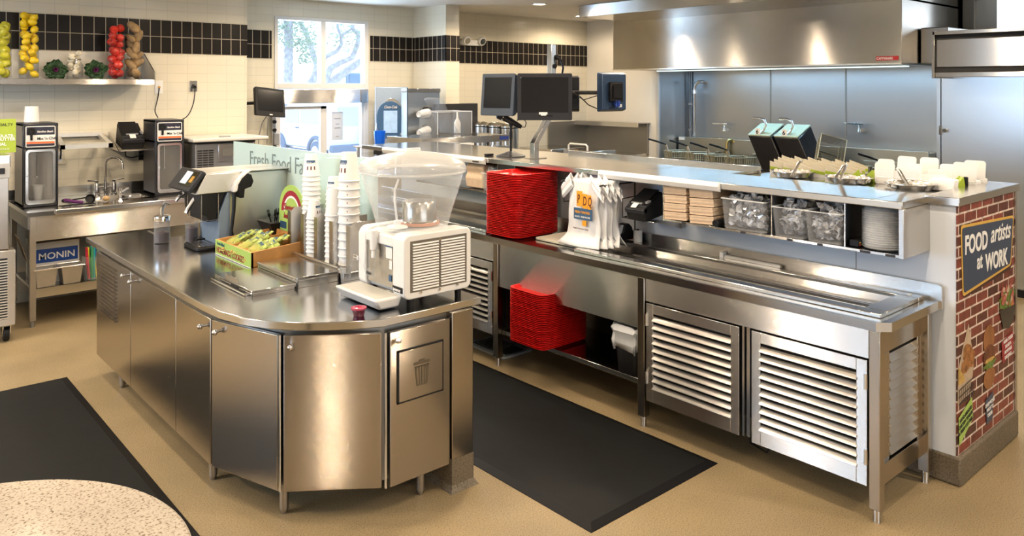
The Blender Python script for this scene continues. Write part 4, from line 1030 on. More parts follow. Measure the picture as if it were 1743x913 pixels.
def printer(name, label, loc, rz, tilt):
    t = thing(name, label, 'printer', loc, rz, local=True)
    q = MB().prism([(-0.10, 0.0), (0.10, 0.0), (0.10, 0.09), (0.055, 0.155), (-0.085, 0.155), (-0.10, 0.145)], -0.072, 0.072, 'x')
    q2 = MB().hexa([(-0.072, -0.095, 0), (0.072, -0.095, 0), (0.072, 0.10, 0), (-0.072, 0.10, 0), (-0.072, -0.105, 0.075), (0.072, -0.105, 0.075), (0.072, 0.10, 0.135), (-0.072, 0.10, 0.135)])
    bodyp = obj('housing', q2, BLACK, t, bev=0.008)
    lidm = MB().hexa([(-0.068, -0.07, 0.088), (0.05, -0.07, 0.088), (0.05, 0.095, 0.136), (-0.068, 0.095, 0.136), (-0.068, -0.07, 0.096), (0.05, -0.07, 0.096), (0.05, 0.095, 0.144), (-0.068, 0.095, 0.144)])
    obj('lid', lidm, BLACK, t, bev=0.004)
    obj('front_bezel', MB().hexa([(-0.072, -0.108, 0.045), (0.072, -0.108, 0.045), (0.072, -0.07, 0.05), (-0.072, -0.07, 0.05), (-0.072, -0.112, 0.068), (0.072, -0.112, 0.068), (0.072, -0.07, 0.09), (-0.072, -0.07, 0.09)]), DKGREY, t, bev=0.003)
    obj('paper_slot', MB().box(-0.045, 0.035, -0.074, -0.062, 0.092, 0.100), GREYP, t)
    obj('receipt_paper', MB().hexa([(-0.025, -0.108, 0.078), (0.015, -0.108, 0.078), (0.015, -0.074, 0.094), (-0.025, -0.074, 0.094), (-0.025, -0.108, 0.081), (0.015, -0.108, 0.081), (0.015, -0.074, 0.097), (-0.025, -0.074, 0.097)]), WHITE, t)
    obj('button', MB().box(0.054, 0.068, -0.06, -0.02, 0.095, 0.107), GREYP, t)
    t.rotation_euler = (tilt, 0, rz)
    return t
p1 = printer('receipt_printer', 'black receipt printer on a bracket above the sink', (2.215, 8.12, 1.405), 0, R(14))
p1.scale = (1.35, 1.15, 1.5)
pb = thing('printer_bracket', 'grey wall bracket under the receipt printer by the sink', 'bracket', (2.22, 8.2, 1.37))
obj('shelf_plate', MB().hexa([(2.10, 8.0, 1.365), (2.36, 8.0, 1.365), (2.36, 8.34, 1.385), (2.10, 8.34, 1.385), (2.10, 8.0, 1.375), (2.36, 8.0, 1.375), (2.36, 8.34, 1.40), (2.10, 8.34, 1.40)]), S_PANEL, pb)
obj('side_plate', MB().prism([(8.0, 1.37), (8.345, 1.38), (8.345, 1.54)], 2.345, 2.352, 'x').prism([(8.0, 1.37), (8.345, 1.38), (8.345, 1.54)], 2.085, 2.092, 'x'), S_PANEL, pb)

def outlet(name, label, cat, x, z, w, h, mat, wall=8.35, dark=False):
    t = thing(name, label, cat, (x, wall, z))
    obj('plate', MB().box(x - w / 2, x + w / 2, wall - 0.008, wall - 0.001, z - h / 2, z + h / 2), mat, t, bev=0.002)
    return t
IV = pbr('ivory_plate', (0.70, 0.64, 0.50), 0.4, noise=0.03)
o1 = outlet('data_outlet', 'white data plate with a cord on the wall right of the fruit shelf', 'outlet', 2.555, 1.975, 0.075, 0.135, WHITE)
obj('jack', MB().box(2.545, 2.567, 8.335, 8.343, 1.965, 1.985), pbr('orange_jack', (0.6, 0.3, 0.05), 0.4, noise=0.05), o1)
o2 = outlet('power_outlet', 'steel power outlet plate high on the wall with a black plug', 'outlet', 2.90, 1.985, 0.075, 0.115, S_EDGE)
obj('plug', MB().cyl((2.90, 8.342, 1.985), (2.90, 8.30, 1.975), 0.022, 0.016), BLACK, o2)
o3 = outlet('power_outlet', 'ivory double outlet beside the left drink mixer', 'outlet', 1.667, 1.32, 0.085, 0.15, IV)
obj('socket', MB().cyl((1.667, 8.342, 1.35), (1.667, 8.338, 1.35), 0.022).cyl((1.667, 8.342, 1.29), (1.667, 8.338, 1.29), 0.022), WHITE, o3)
o4 = outlet('power_outlet', 'black outlet below the receipt printer', 'outlet', 2.40, 1.31, 0.075, 0.13, BLACK)
obj('plug', MB().cyl((2.40, 8.342, 1.32), (2.40, 8.31, 1.32), 0.024), CHROME, o4)
def cord(label, pts, r=0.0055):
    k = len(pts); P = [Vector(p) for p in pts]; out = []
    for i in range(k - 1):
        p0, p1_, p2, p3 = P[max(i - 1, 0)], P[i], P[i + 1], P[min(i + 2, k - 1)]
        for j in range(6):
            t = j / 6
            out.append(0.5 * ((2 * p1_) + (-p0 + p2) * t + (2 * p0 - 5 * p1_ + 4 * p2 - p3) * t * t + (-p0 + 3 * p1_ - 3 * p2 + p3) * t ** 3))
    out.append(P[-1])
    o = obj('cord', MB().tube(out, r, 7), BLACK, org=pts[0])
    return tag(o, label, 'cord')
cord('thin black cord from the white data plate to the mixer', [(2.556, 8.335, 1.965), (2.53, 8.30, 1.86), (2.48, 8.22, 1.74), (2.47, 8.10, 1.675)])
cord('black cord from the high steel outlet curving to the right mixer', [(2.90, 8.30, 1.975), (2.885, 8.27, 1.88), (2.84, 8.2, 1.78), (2.75, 8.1, 1.68), (2.60, 8.0, 1.62)])
cord('black cord looping from printer to the black outlet', [(2.20, 8.2, 1.365), (2.22, 8.25, 1.30), (2.29, 8.28, 1.28), (2.37, 8.30, 1.30), (2.40, 8.31, 1.32)])
cord('black cord from the printer side to the right mixer', [(2.32, 8.2, 1.52), (2.35, 8.18, 1.50), (2.36, 8.12, 1.55)])
cord('black cord plugged into the ivory outlet', [(1.53, 8.0, 1.44), (1.60, 8.15, 1.44), (1.66, 8.28, 1.39), (1.668, 8.33, 1.30)], 0.007)

# shelf things underneath
CARD = pbr('white_carton', (0.66, 0.65, 0.63), 0.6, noise=0.04)
MBLU = pbr('carton_blue', (0.012, 0.06, 0.28), 0.4, noise=0.05)
cx = thing('carton', 'white carton with a blue printed band on the shelf under the sink', 'box', (1.6, 7.7, 0.31))
obj('box_body', MB().box(1.325, 1.665, 7.60, 7.95, 0.312, 0.655), CARD, cx)
obj('flap', MB().box(1.32, 1.69, 7.59, 7.72, 0.655, 0.66).hexa([(1.28, 7.60, 0.50), (1.30, 7.95, 0.50), (1.305, 7.95, 0.50), (1.285, 7.60, 0.50), (1.22, 7.62, 0.70), (1.24, 7.95, 0.70), (1.245, 7.95, 0.70), (1.225, 7.62, 0.70)]), pbr('brown_flap', (0.30, 0.22, 0.13), 0.7, noise=0.1), cx)
bn = obj('blue_band', MB().box(1.325, 1.655, 7.598, 7.60, 0.485, 0.60), MBLU, cx)
text('MONIN', (1.355, 7.5965, 0.512), (1, 0, 0), (0, 0, 1), 0.078, WHITE, bn, bold=0.012, squeeze=1.05)
def hotel_pan(label, x):
    t = thing('steel_pan', label, 'pan', (x, 7.5, 0.312))
    q = MB(); h = 0.15; w = 0.080; d = 0.08; k = 0.78
    lo = [(x - w * k, 7.50 - d * k), (x + w * k, 7.50 - d * k), (x + w * k, 7.50 + d * k), (x - w * k, 7.50 + d * k)]
    hi = [(x - w, 7.50 - d), (x + w, 7.50 - d), (x + w, 7.50 + d), (x - w, 7.50 + d)]
    vl = [q.v((*p, 0.313)) for p in lo]; vh = [q.v((*p, 0.313 + h)) for p in hi]
    for i in range(4): q.f([vl[i], vl[(i + 1) % 4], vh[(i + 1) % 4], vh[i]])
    q.f(vl)
    obj('pan_body', q, pbr('pan_metal', (0.50, 0.48, 0.44), 0.38, 0.9, noise=0.04), t, solid=0.002, flat=True)
    obj('rim', MB().tube([(*p, 0.313 + h) for p in [(x - w - .01, 7.5 - d - .005), (x + w + .01, 7.5 - d - .005), (x + w + .01, 7.5 + d), (x - w - .01, 7.5 + d)]], 0.007, 6, closed=True), S_EDGE, t)
hotel_pan('left deep steel pan in front of the white carton', 1.385)
hotel_pan('right deep steel pan in front of the white carton', 1.575)
sb = thing('straw_cup', 'clear cup holding coloured straws on the lower shelf', 'cup', (1.745, 7.5, 0.31))
obj('cup_wall', MB().lathe([(0, 0.002), (0.06, 0.002), (0.075, 0.20), (0.072, 0.20), (0.058, 0.006), (0, 0.006)], (1.745, 7.52, 0.31), 18), CLEAR2, sb)
rnd = random.Random(11)
cols = [('yellow', (0.75, 0.68, 0.05)), ('teal', (0.03, 0.42, 0.42)), ('crimson', (0.6, 0.02, 0.06)), ('blue', (0.03, 0.25, 0.6)), ('lime', (0.25, 0.55, 0.08)), ('green', (0.05, 0.4, 0.15))]
protos = {}
for i in range(22):
    cn, cc = cols[i % 6]
    a = rnd.uniform(0, 6.28); r0 = rnd.uniform(0, 0.045); r1 = r0 * 1.1 + 0.012
    if cn not in protos:
        o = obj('straw', MB().cyl((0, 0, 0), (0, 0, 0.27), 0.0065, seg=8), pbr('straw_' + cn, cc, 0.4, noise=0.03), org=(0, 0, 0)); protos[cn] = o
    else:
        o = protos[cn].copy(); C.objects.link(o)
    o.location = (1.745 + r0 * math.cos(a), 7.52 + r0 * math.sin(a), 0.318)
    o.rotation_euler = (rnd.uniform(-0.09, 0.09), rnd.uniform(-0.12, 0.12), 0)
    tag(o, '%s drinking straw among others in the clear cup' % cn, 'straw', '%s straws' % cn)

# second soft serve cabinet at the far left with castors
sv = thing('soft_serve_machine', 'stainless machine on castors at the left edge with louvred lower panel', 'machine', (0.7, 7.4, 0))
obj('lower_body', MB().box(0.3, 1.115, 7.10, 7.95, 0.13, 0.715), S_PANEL, sv, bev=0.006)
obj('upper_body', MB().box(0.3, 1.075, 7.14, 7.9, 0.715, 1.35), S_DOOR, sv, bev=0.006)
obj('front_recess', MB().box(0.5, 1.00, 7.12, 7.14, 0.72, 1.05), S_DARK, sv, bev=0.01)
obj('top_cap', MB().box(0.3, 1.085, 7.12, 7.92, 1.35, 1.45), S_TOP, sv, bev=0.008)
obj('control_face', MB().box(0.7, 1.08, 7.112, 7.125, 1.27, 1.385), pbr('control_grey', (0.42, 0.43, 0.44), 0.4, noise=0.05), sv, bev=0.004)
obj('control_slot', MB().box(0.7, 1.045, 7.108, 7.112, 1.305, 1.35), DKGREY, sv)
lv = MB()
for k in range(22): lv.box(0.6, 1.06, 7.086, 7.098, 0.19 + k * 0.021, 0.200 + k * 0.021)
obj('louvre_shade_backing', MB().box(0.6, 1.06, 7.097, 7.101, 0.185, 0.655), DARKGAP, sv)  # near-black sheet painted in for the shade between the slats
obj('louvre', lv, pbr('bracket_metal', (0.78, 0.77, 0.74), 0.35, 0.8, noise=0.03), sv)
for x, y in ((1.06, 7.17), (1.06, 7.87), (0.4, 7.17), (0.4, 7.87)):
    c_ = obj('castor', MB().cyl((x - .02, y, 0.055), (x + .02, y, 0.055), 0.055, seg=20), BLACK, sv, bev=0.006)
    obj('castor_fork', MB().prism([(y - .05, 0.13), (y + .05, 0.13), (y + 0.015, 0.045), (y - 0.015, 0.045)], x + 0.022, x + 0.028, 'x').prism([(y - .05, 0.13), (y + .05, 0.13), (y + 0.015, 0.045), (y - 0.015, 0.045)], x - 0.028, x - 0.022, 'x').box(x - .04, x + .04, y - .05, y + .05, 0.125, 0.135), CHROME, c_)
GS = pbr('lime_card', (0.36, 0.48, 0.05), 0.55, noise=0.03)
ls = thing('lime_sign', 'lime green menu card standing on the left stainless machine', 'sign', (0.9, 7.35, 1.45))
obj('card', MB().box(0.55, 1.155, 7.345, 7.355, 1.452, 1.72), GS, ls)
for s_, x, z, sz_, b_, m_ in (('SPECIALTY', 1.135, 1.665, 0.032, 0.0, DKGREY), ('CHOCOLATE-', 1.145, 1.575, 0.033, 0.03, WHITE), ('PEANUT BUTTER', 1.15, 1.548, 0.033, 0.03, WHITE), ('ORIGINAL', 1.09, 1.51, 0.033, 0.03, WHITE), ('SMALL · REGULAR', 1.11, 1.475, 0.016, 0.0, WHITE)):
    text(s_.replace('·', '-'), (x, 7.343, z), (1, 0, 0), (0, 0, 1), sz_, m_, ls, bold=b_, align='RIGHT')

# ice cream / ice machine at right end of the sink table
im = thing('ice_cream_freezer', 'low grey machine with flat lid at the end of the tiled sink wall', 'machine', (2.95, 7.9, sz))
obj('body', MB().box(2.70, 3.30, 7.72, 8.30, sz, 1.42), pbr('machine_grey', (0.20, 0.20, 0.21), 0.4, 0.4, noise=0.05), im, bev=0.008)
obj('lid', MB().box(2.66, 3.42, 7.66, 8.32, 1.44, 1.475), pbr('lid_beige', (0.62, 0.60, 0.55), 0.35, noise=0.03), im, bev=0.01)
obj('lid_gasket', MB().box(2.72, 3.30, 7.72, 8.28, 1.42, 1.44), BLACK, im)
obj('lid_handle', MB().box(2.98, 3.08, 7.80, 7.86, 1.475, 1.485), GREYP, im, bev=0.003)
obj('front_panel', MB().box(2.92, 3.28, 7.71, 7.72, 1.24, 1.41), S_EDGE, im, bev=0.004)
obj('front_recess', MB().box(2.96, 3.24, 7.705, 7.71, 1.29, 1.37), S_DARK, im)
q = MB()
for k in range(10):
    for j in range(3): q.box(2.72 + j * 0.055, 2.765 + j * 0.055, 7.714, 7.72, 1.14 + k * 0.023, 1.152 + k * 0.023)
obj('vent_grille', q, DARKGAP, im)
obj('energy_label', MB().box(2.83, 2.88, 7.712, 7.72, 1.04, 1.10), WHITE, im)

# ---- fruit shelf
fs = thing('fruit_shelf', 'stainless wall shelf with a raised end plate under the dark tile band', 'shelf', (1.2, 8.15, 2.0))
obj('shelf_board', MB().box(-0.6, 2.405, 7.96, 8.345, 2.035, 2.05).box(-0.6, 2.405, 7.955, 7.97, 1.998, 2.05), S_PANEL, fs, bev=0.003)
obj('back_plate', MB().box(-0.6, 2.40, 8.325, 8.345, 2.05, 2.31), pbr('shelf_back_cream', (0.60, 0.57, 0.50), 0.35, 0.3, noise=0.02), fs)
obj('end_plate', MB().prism([(7.965, 2.04), (8.345, 2.04), (8.345, 2.31), (8.30, 2.31), (7.965, 2.12)], 2.395, 2.405, 'x'), S_EDGE, fs)
VZ = 2.05
VG = glassy('vase_glass', (0.12, 0.13, 0.13), 0.02, 0.02)
def vase(label, x, r, h, y=8.13, name='glass_vase'):
    t = thing(name, label, 'vase', (x, y, VZ))
    obj('vase_wall', MB().lathe([(0, 0.002), (r, 0.002), (r, h), (r - 0.004, h), (r - 0.004, 0.010), (0, 0.010)], (x, y, VZ), 28), VG, t)
    return t
APPG = pbr('green_apple_skin', (0.52, 0.50, 0.03), 0.3, noise=0.15, nscale=12)
LEMN = pbr('lemon_skin', (0.82, 0.58, 0.01), 0.4, noise=0.08, nscale=20, bump=0.1)
APPR = pbr('red_apple_skin', (0.60, 0.035, 0.02), 0.25, noise=0.5, nscale=9)
POTA = pbr('potato_skin', (0.36, 0.23, 0.10), 0.7, noise=0.35, nscale=18, bump=0.2)
GARL = pbr('garlic_skin', (0.74, 0.68, 0.52), 0.5, noise=0.2, nscale=14)
STEM = pbr('fruit_stem', (0.12, 0.07, 0.03), 0.7, noise=0.1)
def apple(mat, name):
    o = obj(name, MB().lathe([(0, 0.025), (0.010, 0.032), (0.022, 0.036), (0.036, 0.024), (0.040, 0.004), (0.036, -0.018), (0.022, -0.034), (0.010, -0.035), (0, -0.030)], (0, 0, 0), 16), mat, org=(0, 0, 0))
    s_ = obj('stem', MB().tube([(0, 0, 0.024), (0.003, 0.001, 0.044)], 0.002, 5), STEM, o)
    return o
def lemon():
    return obj('lemon', MB().lathe([(0, 0.048), (0.006, 0.044), (0.010, 0.036), (0.026, 0.024), (0.033, 0.0), (0.026, -0.024), (0.010, -0.037), (0, -0.042)], (0, 0, 0), 14), LEMN, org=(0, 0, 0))
def potato():
    r_ = random.Random(3)
    return obj('potato', MB().ball((0, 0, 0), 0.040, (0.95, 0.9, 1.75), 14, bumpy=0.05, rnd=r_), POTA, org=(0, 0, 0))
def garlic():
    return obj('garlic_bulb', MB().lathe([(0, 0.034), (0.004, 0.030), (0.008, 0.018), (0.022, 0.008), (0.026, -0.004), (0.018, -0.018), (0, -0.020)], (0, 0, 0), 12), GARL, org=(0, 0, 0))
def pack(proto, label, top_label, cat, grp, x, r, zs, n, step, item_r, seed, rots='any', y=8.13, sizes=(0.92, 1.08)):
    rr = random.Random(seed); k = 0; first = True
    z = VZ + 0.012 + item_r; last = None; layer = -1
    while k < n:
        a0 = rr.uniform(0, 6.28); m = 3 if rr.random() < 0.6 else 2; layer += 1
        if rots == 'pot': m = 2 if k < n - 2 else 2
        for j in range(m):
            if k >= n: break
            o = proto if first else dup(proto)
            first = False
            rad = max(0.0, r - item_r - 0.004) if m > 1 else 0
            a = a0 + j * 2 * math.pi / m + rr.uniform(-.2, .2)
            o.location = (x + rad * math.cos(a), y + rad * math.sin(a), z + rr.uniform(-0.005, 0.008) + (0.02 if j == 1 else 0))
            o.rotation_euler = (rr.uniform(-1.2, 1.2), rr.uniform(-1.2, 1.2), rr.uniform(0, 6)) if rots == 'any' else (rr.uniform(-.9, .9), rr.uniform(-1.0, 1.0), rr.uniform(0, 6))
            s_ = rr.uniform(*sizes); o.scale = (s_, s_, s_)
            tag(o, '%s, %s layer up' % (label, ORD[layer]), cat, grp); last = o
            k += 1
        z += step
    if top_label: last['label'] = top_label; del last['group']
vase('leftmost tall glass vase full of green apples', 1.185, 0.062, 0.47)
pack(apple(APPG, 'green_apple'), 'yellow green apple in the leftmost tall vase', None, 'apple', 'green apples in the leftmost vase', 1.185, 0.062, 0, 17, 0.066, 0.036, 1)
vase('tall glass vase heaped with lemons', 1.378, 0.078, 0.42)
pack(lemon(), 'bright yellow lemon in the lemon vase', 'lemon on the very top of the lemon vase', 'lemon', 'lemons in the vase', 1.378, 0.082, 0, 27, 0.056, 0.034, 2)
vase('shorter tall vase of red apples beside the potatoes', 2.095, 0.082, 0.44)
pack(apple(APPR, 'red_apple'), 'red apple in the apple vase next to the potatoes', None, 'apple', 'red apples in the vase', 2.095, 0.082, 0, 18, 0.070, 0.038, 4)
vase('tall glass vase of potatoes at the right end of the fruit shelf', 2.262, 0.072, 0.48)
pack(potato(), 'brown potato in the right end vase', 'brown potato sticking out on top of the right end vase', 'potato', 'potatoes in the vase', 2.262, 0.080, 0, 12, 0.085, 0.042, 6, rots='pot')
jr = thing('garlic_jar', 'squat clasp top glass jar of garlic between two ornamental cabbages', 'jar', (1.745, 8.13, VZ))
obj('jar_wall', MB().lathe([(0, 0.002), (0.062, 0.002), (0.070, 0.02), (0.070, 0.13), (0.052, 0.165), (0.052, 0.18), (0.049, 0.18), (0.049, 0.163), (0.066, 0.128), (0.066, 0.02), (0, 0.008)], (1.745, 8.13, VZ), 28), VG, jr)
obj('lid', MB().lathe([(0, 0.205), (0.05, 0.200), (0.056, 0.185), (0, 0.183)], (1.745, 8.13, VZ), 24), VG, jr)
obj('wire_clasp', MB().tube([(1.745 + 0.056 * math.cos(R(a)), 8.13 + 0.056 * math.sin(R(a)), VZ + 0.182) for a in range(0, 360, 20)], 0.003, 5, closed=True).tube([(1.745, 8.07, VZ + .19), (1.745, 8.06, VZ + .16), (1.745, 8.068, VZ + .14)], 0.003, 5), CHROME, jr)
pack(garlic(), 'white garlic bulb in the clasp top jar', None, 'garlic', 'garlic bulbs in the jar', 1.745, 0.064, 0, 15, 0.036, 0.026, 8)
KG = pbr('kale_green', (0.022, 0.065, 0.018), 0.55, noise=0.3); KP = pbr('kale_purple', (0.14, 0.02, 0.10), 0.5, noise=0.4)
def cabbage(label, x, seed):
    rr = random.Random(seed)
    t = thing('ornamental_cabbage', label, 'ornamental cabbage', (x, 8.11, VZ))
    def leaves(n, r0, L, lift, mt, nm, wid):
        q = MB()
        for i in range(n):
            a = i * 2.4 + rr.uniform(-.2, .2); l_ = L * rr.uniform(0.85, 1.1); e = lift * rr.uniform(0.8, 1.15)
            ca, sa = math.cos(a), math.sin(a)
            ph = rr.uniform(0, 6)
            def fn(u, v):
                vv = (v - .5) * 2
                w_ = wid * math.sin(math.pi * min(1, 0.15 + u * 0.85)) ** 0.6
                rad = r0 + l_ * math.cos(e) * u
                h_ = 0.02 + l_ * math.sin(e) * u + 0.010 * math.sin(vv * 9 + ph) * u + 0.35 * w_ * vv * vv
                rad -= 0.25 * w_ * vv * vv
                ox, oz = rad, h_
                side = vv * w_
                # the rosette faces the room
                X = ox * ca - side * sa; Z = ox * sa + side * ca
                return (x + X, 8.14 - oz * 0.9, VZ + 0.085 + Z * 0.95)
            q.grid(fn, 5, 6)
        return obj(nm, q, mt, t, solid=0.0015)
    leaves(13, 0.02, 0.085, 0.25, KG, 'outer_leaves', 0.045)
    leaves(10, 0.01, 0.055, 0.7, KG, 'middle_leaves', 0.032)
    leaves(9, 0.0, 0.040, 1.0, KP, 'heart_leaves', 0.022)
cabbage('purple hearted ornamental cabbage between the lemons and the garlic jar', 1.585, 1)
cabbage('purple hearted ornamental cabbage between the garlic jar and the red apples', 1.915, 2)
# ================================================================== ON THE ISLAND
IZ = 0.91
# coffee machine
SILV = steel('machine_silver', (0.66, 0.65, 0.62), rough=0.36, aniso=0.4, wave=0.0)
BLUG = pbr('blue_grey_plastic', (0.18, 0.24, 0.32), 0.4, noise=0.05)
cm = thing('coffee_machine', 'silver coffee machine with a slanted touch screen on the island', 'coffee machine', (2.1, 5.35, IZ))
obj('rear_body', MB().box(2.03, 2.46, 5.20, 5.55, IZ, 1.395), SILV, cm, bev=0.006)
obj('head', MB().prism([(1.80, 1.275), (2.10, 1.275), (2.10, 1.405), (1.868, 1.405)], 5.15, 5.52, 'y'), SILV, cm, bev=0.006)
obj('top_cover', MB().box(1.87, 2.46, 5.16, 5.52, 1.400, 1.412), SILV, cm, bev=0.004)
# slanted control face
fa = Vector((1.868, 0, 1.410)); fb = Vector((1.772, 0, 1.285)); dn = (fb - fa).normalized(); nn = Vector((-dn.z, 0, dn.x)); nn = nn if nn.x < 0 else -nn
def face_pt(s_, y, o=0.0):
    p = fa + (fb - fa) * s_ + nn * o
    return (p.x, y, p.z)
def slab_on_face(s0, s1, y0, y1, o0, o1):
    return MB().hexa([face_pt(s0, y0, o0), face_pt(s1, y0, o0), face_pt(s1, y1, o0), face_pt(s0, y1, o0), face_pt(s0, y0, o1), face_pt(s1, y0, o1), face_pt(s1, y1, o1), face_pt(s0, y1, o1)])
cf = obj('control_face', slab_on_face(-0.02, 1.0, 5.14, 5.53, 0, 0.03), DKGREY, cm, bev=0.008)
obj('screen_bezel', slab_on_face(0.08, 0.80, 5.16, 5.37, 0.03, 0.034), BLACKG, cf, bev=0.003)
obj('touch_screen', slab_on_face(0.14, 0.72, 5.255, 5.36, 0.034, 0.036), pbr('lcd_screen', (0.35, 0.40, 0.45), 0.2, emit=(0.6, 0.7, 0.8), estr=0.35, noise=0.15, nscale=40), cf)
obj('round_button', slab_on_face(0.32, 0.62, 5.175, 5.22, 0.034, 0.038), pbr('gold_button', (0.65, 0.38, 0.08), 0.3, 0.5, noise=0.1), cf, bev=0.01)
obj('lower_housing', MB().prism([(1.835, 1.275), (2.0, 1.275), (1.94, 1.13), (1.94, 1.09), (1.88, 1.09), (1.88, 1.13), (1.85, 1.14)], 5.16, 5.48, 'y'), BLACK, cm, bev=0.004)
obj('column', MB().prism([(1.97, 0.93), (2.03, 0.93), (2.03, 1.275), (2.015, 1.275), (1.955, 1.12), (1.955, 0.93)], 5.155, 5.50, 'y'), BLUG, cm, bev=0.004)
obj('spout', MB().tube([(1.82, 5.42, 1.26), (1.775, 5.42, 1.225), (1.765, 5.42, 1.21)], 0.013, 10).tube([(1.87, 5.30, 1.27), (1.84, 5.30, 1.22), (1.81, 5.31, 1.17), (1.795, 5.31, 1.14)], 0.014, 10), CHROME, cm)
obj('wire_guard', MB().tube([(1.84, 5.148, 1.272), (1.84, 5.148, 1.10), (1.95, 5.148, 1.10), (1.95, 5.148, 1.272)], 0.0025, 6).tube([(1.84, 5.148, 1.10), (1.84, 5.40, 1.10), (1.84, 5.40, 1.272)], 0.0025, 6), CHROME, cm)
# curved white and black hinge arm on the side
arm = [(2.035 + u, z) for u, z in ((0, 1.275), (0.0, 1.30), (0.02, 1.345), (0.055, 1.385), (0.10, 1.415), (0.125, 1.418), (0.10, 1.395), (0.06, 1.36), (0.035, 1.32), (0.025, 1.28))]
obj('arm_shell', MB().prism(arm, 5.105, 5.165, 'y'), WHITE, cm, bev=0.005)
obj('arm_grip', MB().prism([(2.062, 1.28), (2.065, 1.325), (2.09, 1.365), (2.13, 1.398), (2.155, 1.385), (2.17, 1.34), (2.155, 1.305), (2.11, 1.292), (2.105, 1.235), (2.075, 1.235), (2.07, 1.28)], 5.10, 5.16, 'y'), BLACK, cm, bev=0.005)
obj('arm_lever', MB().tube([(2.05, 5.13, 1.27), (2.045, 5.13, 1.15), (2.03, 5.13, 1.02), (2.035, 5.13, 0.96)], [0.013, 0.012, 0.010, 0.016], 10), BLACK, cm)
dt = obj('drip_tray', MB().prism(rrect(1.80, 2.02, 5.12, 5.40, 0.05), IZ, IZ + 0.022), BLACK, cm, bev=0.006)
q = MB()
for i in range(9):
    q.box(1.83, 2.0, 5.145 + i * 0.026, 5.154 + i * 0.026, IZ + 0.022, IZ + 0.027)
q.box(1.825, 1.835, 5.14, 5.38, IZ + .021, IZ + .028).box(1.995, 2.005, 5.14, 5.38, IZ + .021, IZ + .028)
for i in range(6): q.box(1.835 + i * 0.028, 1.84 + i * 0.028, 5.145, 5.37, IZ + .021, IZ + .026)
obj('drip_grate', q, CHROME, dt)
obj('foot_plate', MB().box(1.90, 2.46, 5.40, 5.56, IZ, IZ + 0.03), BLACK, cm)
# condiment jars
SYR = pbr('dark_powder', (0.05, 0.025, 0.03), 0.6, noise=0.2)
def shaker(label, x, y, r, h, lid=True, full=0.4):
    t = thing('glass_jar', label, 'jar', (x, y, IZ))
    obj('jar_wall', MB().lathe([(0, 0.003), (r, 0.003), (r, h), (r - 0.004, h), (r - 0.004, 0.008), (0, 0.008)], (x, y, IZ), 24), CLEAR, t)
    obj('contents', MB().lathe([(0, 0.009), (r - 0.006, 0.009), (r - 0.006, h * full), (r * 0.5, h * full + 0.012), (0, h * full + 0.004)], (x, y, IZ), 20), SYR, t)
    if lid:
        obj('lid', MB().lathe([(r + 0.003, h - 0.02), (r + 0.005, h), (r + 0.003, h + 0.012), (r * 0.6, h + 0.022), (0, h + 0.024)], (x, y, IZ), 24), CHROME, t)
        obj('pump_spout', MB().tube([(x, y, IZ + h + .02), (x, y, IZ + h + .06), (x + 0.02, y, IZ + h + .10), (x + 0.045, y - 0.005, IZ + h + .085)], [0.012, 0.010, 0.012, 0.008], 8), CHROME, t)
    return t
isl_x = shaker('clear jar with a chrome lid standing left of the coffee machine drip tray', 1.735, 5.60, 0.052, 0.17)
shaker('clear open jar of dark powder under the coffee machine spout', 1.90, 5.50, 0.042, 0.135, lid=False, full=0.7)
dc = thing('door_hinge_rail', 'thin chrome hinge rail on the left island edge behind the jar', 'rail', (1.8, 5.9, IZ))
obj('rail', MB().cyl((1.797, 5.78, IZ + 0.003), (1.797, 6.12, IZ + 0.003), 0.003), CHROME, dc)

# cup lid tray with black straws/forks
lt = thing('lid_bin', 'black bin holding white cup lids and black forks behind the cookie box', 'bin', (2.36, 5.05, IZ))
obj('bin', MB().hexa([(2.24, 4.93, 0.99), (2.47, 4.93, 0.99), (2.47, 5.11, 0.99), (2.24, 5.11, 0.99), (2.20, 4.91, 1.075), (2.50, 4.91, 1.075), (2.50, 5.13, 1.075), (2.20, 5.13, 1.075)]), BLACK, lt, bev=0.004)
obj('bin_stand', MB().box(2.28, 2.44, 4.96, 5.08, IZ, 0.99), S_PANEL, lt)
for i in range(3):
    o = tag(obj('cup_cover', MB().lathe([(0, 0.012), (0.030, 0.012), (0.034, 0.018), (0.046, 0.016), (0.052, 0), (0, 0.001)], (0, 0, 0), 24), WHITE, org=(2.375, 5.02, 1.078 + i * 0.017)), 'lowest white domed cup lid stacked in the black bin', 'cup lid', 'white cup lids') if i == 0 else None
    if o: LID = o; continue
    o = dup(LID, (2.375 + 0.004 * i, 5.02, 1.078 + i * 0.017), label='%s white domed cup lid in the black bin' % ('middle' if i == 1 else 'topmost'))
FORK = None
rr = random.Random(4)
for i in range(9):
    x = 2.235 + 0.012 * i; tiltx = rr.uniform(-.3, .3)
    if FORK is None:
        q = MB().box(-0.004, 0.004, -0.001, 0.001, -0.02, 0.06)
        for k in range(4): q.box(-0.010 + k * 0.006, -0.0075 + k * 0.006, -0.001, 0.001, 0.07, 0.10)
        q.box(-0.010, 0.0105, -0.001, 0.001, 0.055, 0.072)
        FORK = obj('plastic_fork', q, BLACK, org=(0, 0, 0)); o = FORK
    else: o = dup(FORK)
    o.location = (x, 4.99 + rr.uniform(-0.03, .03), 1.06); o.rotation_euler = (tiltx, rr.uniform(-.5, .3), rr.uniform(0, 1.5))
    tag(o, 'black plastic fork poking up in the black bin', 'fork', 'black plastic forks')

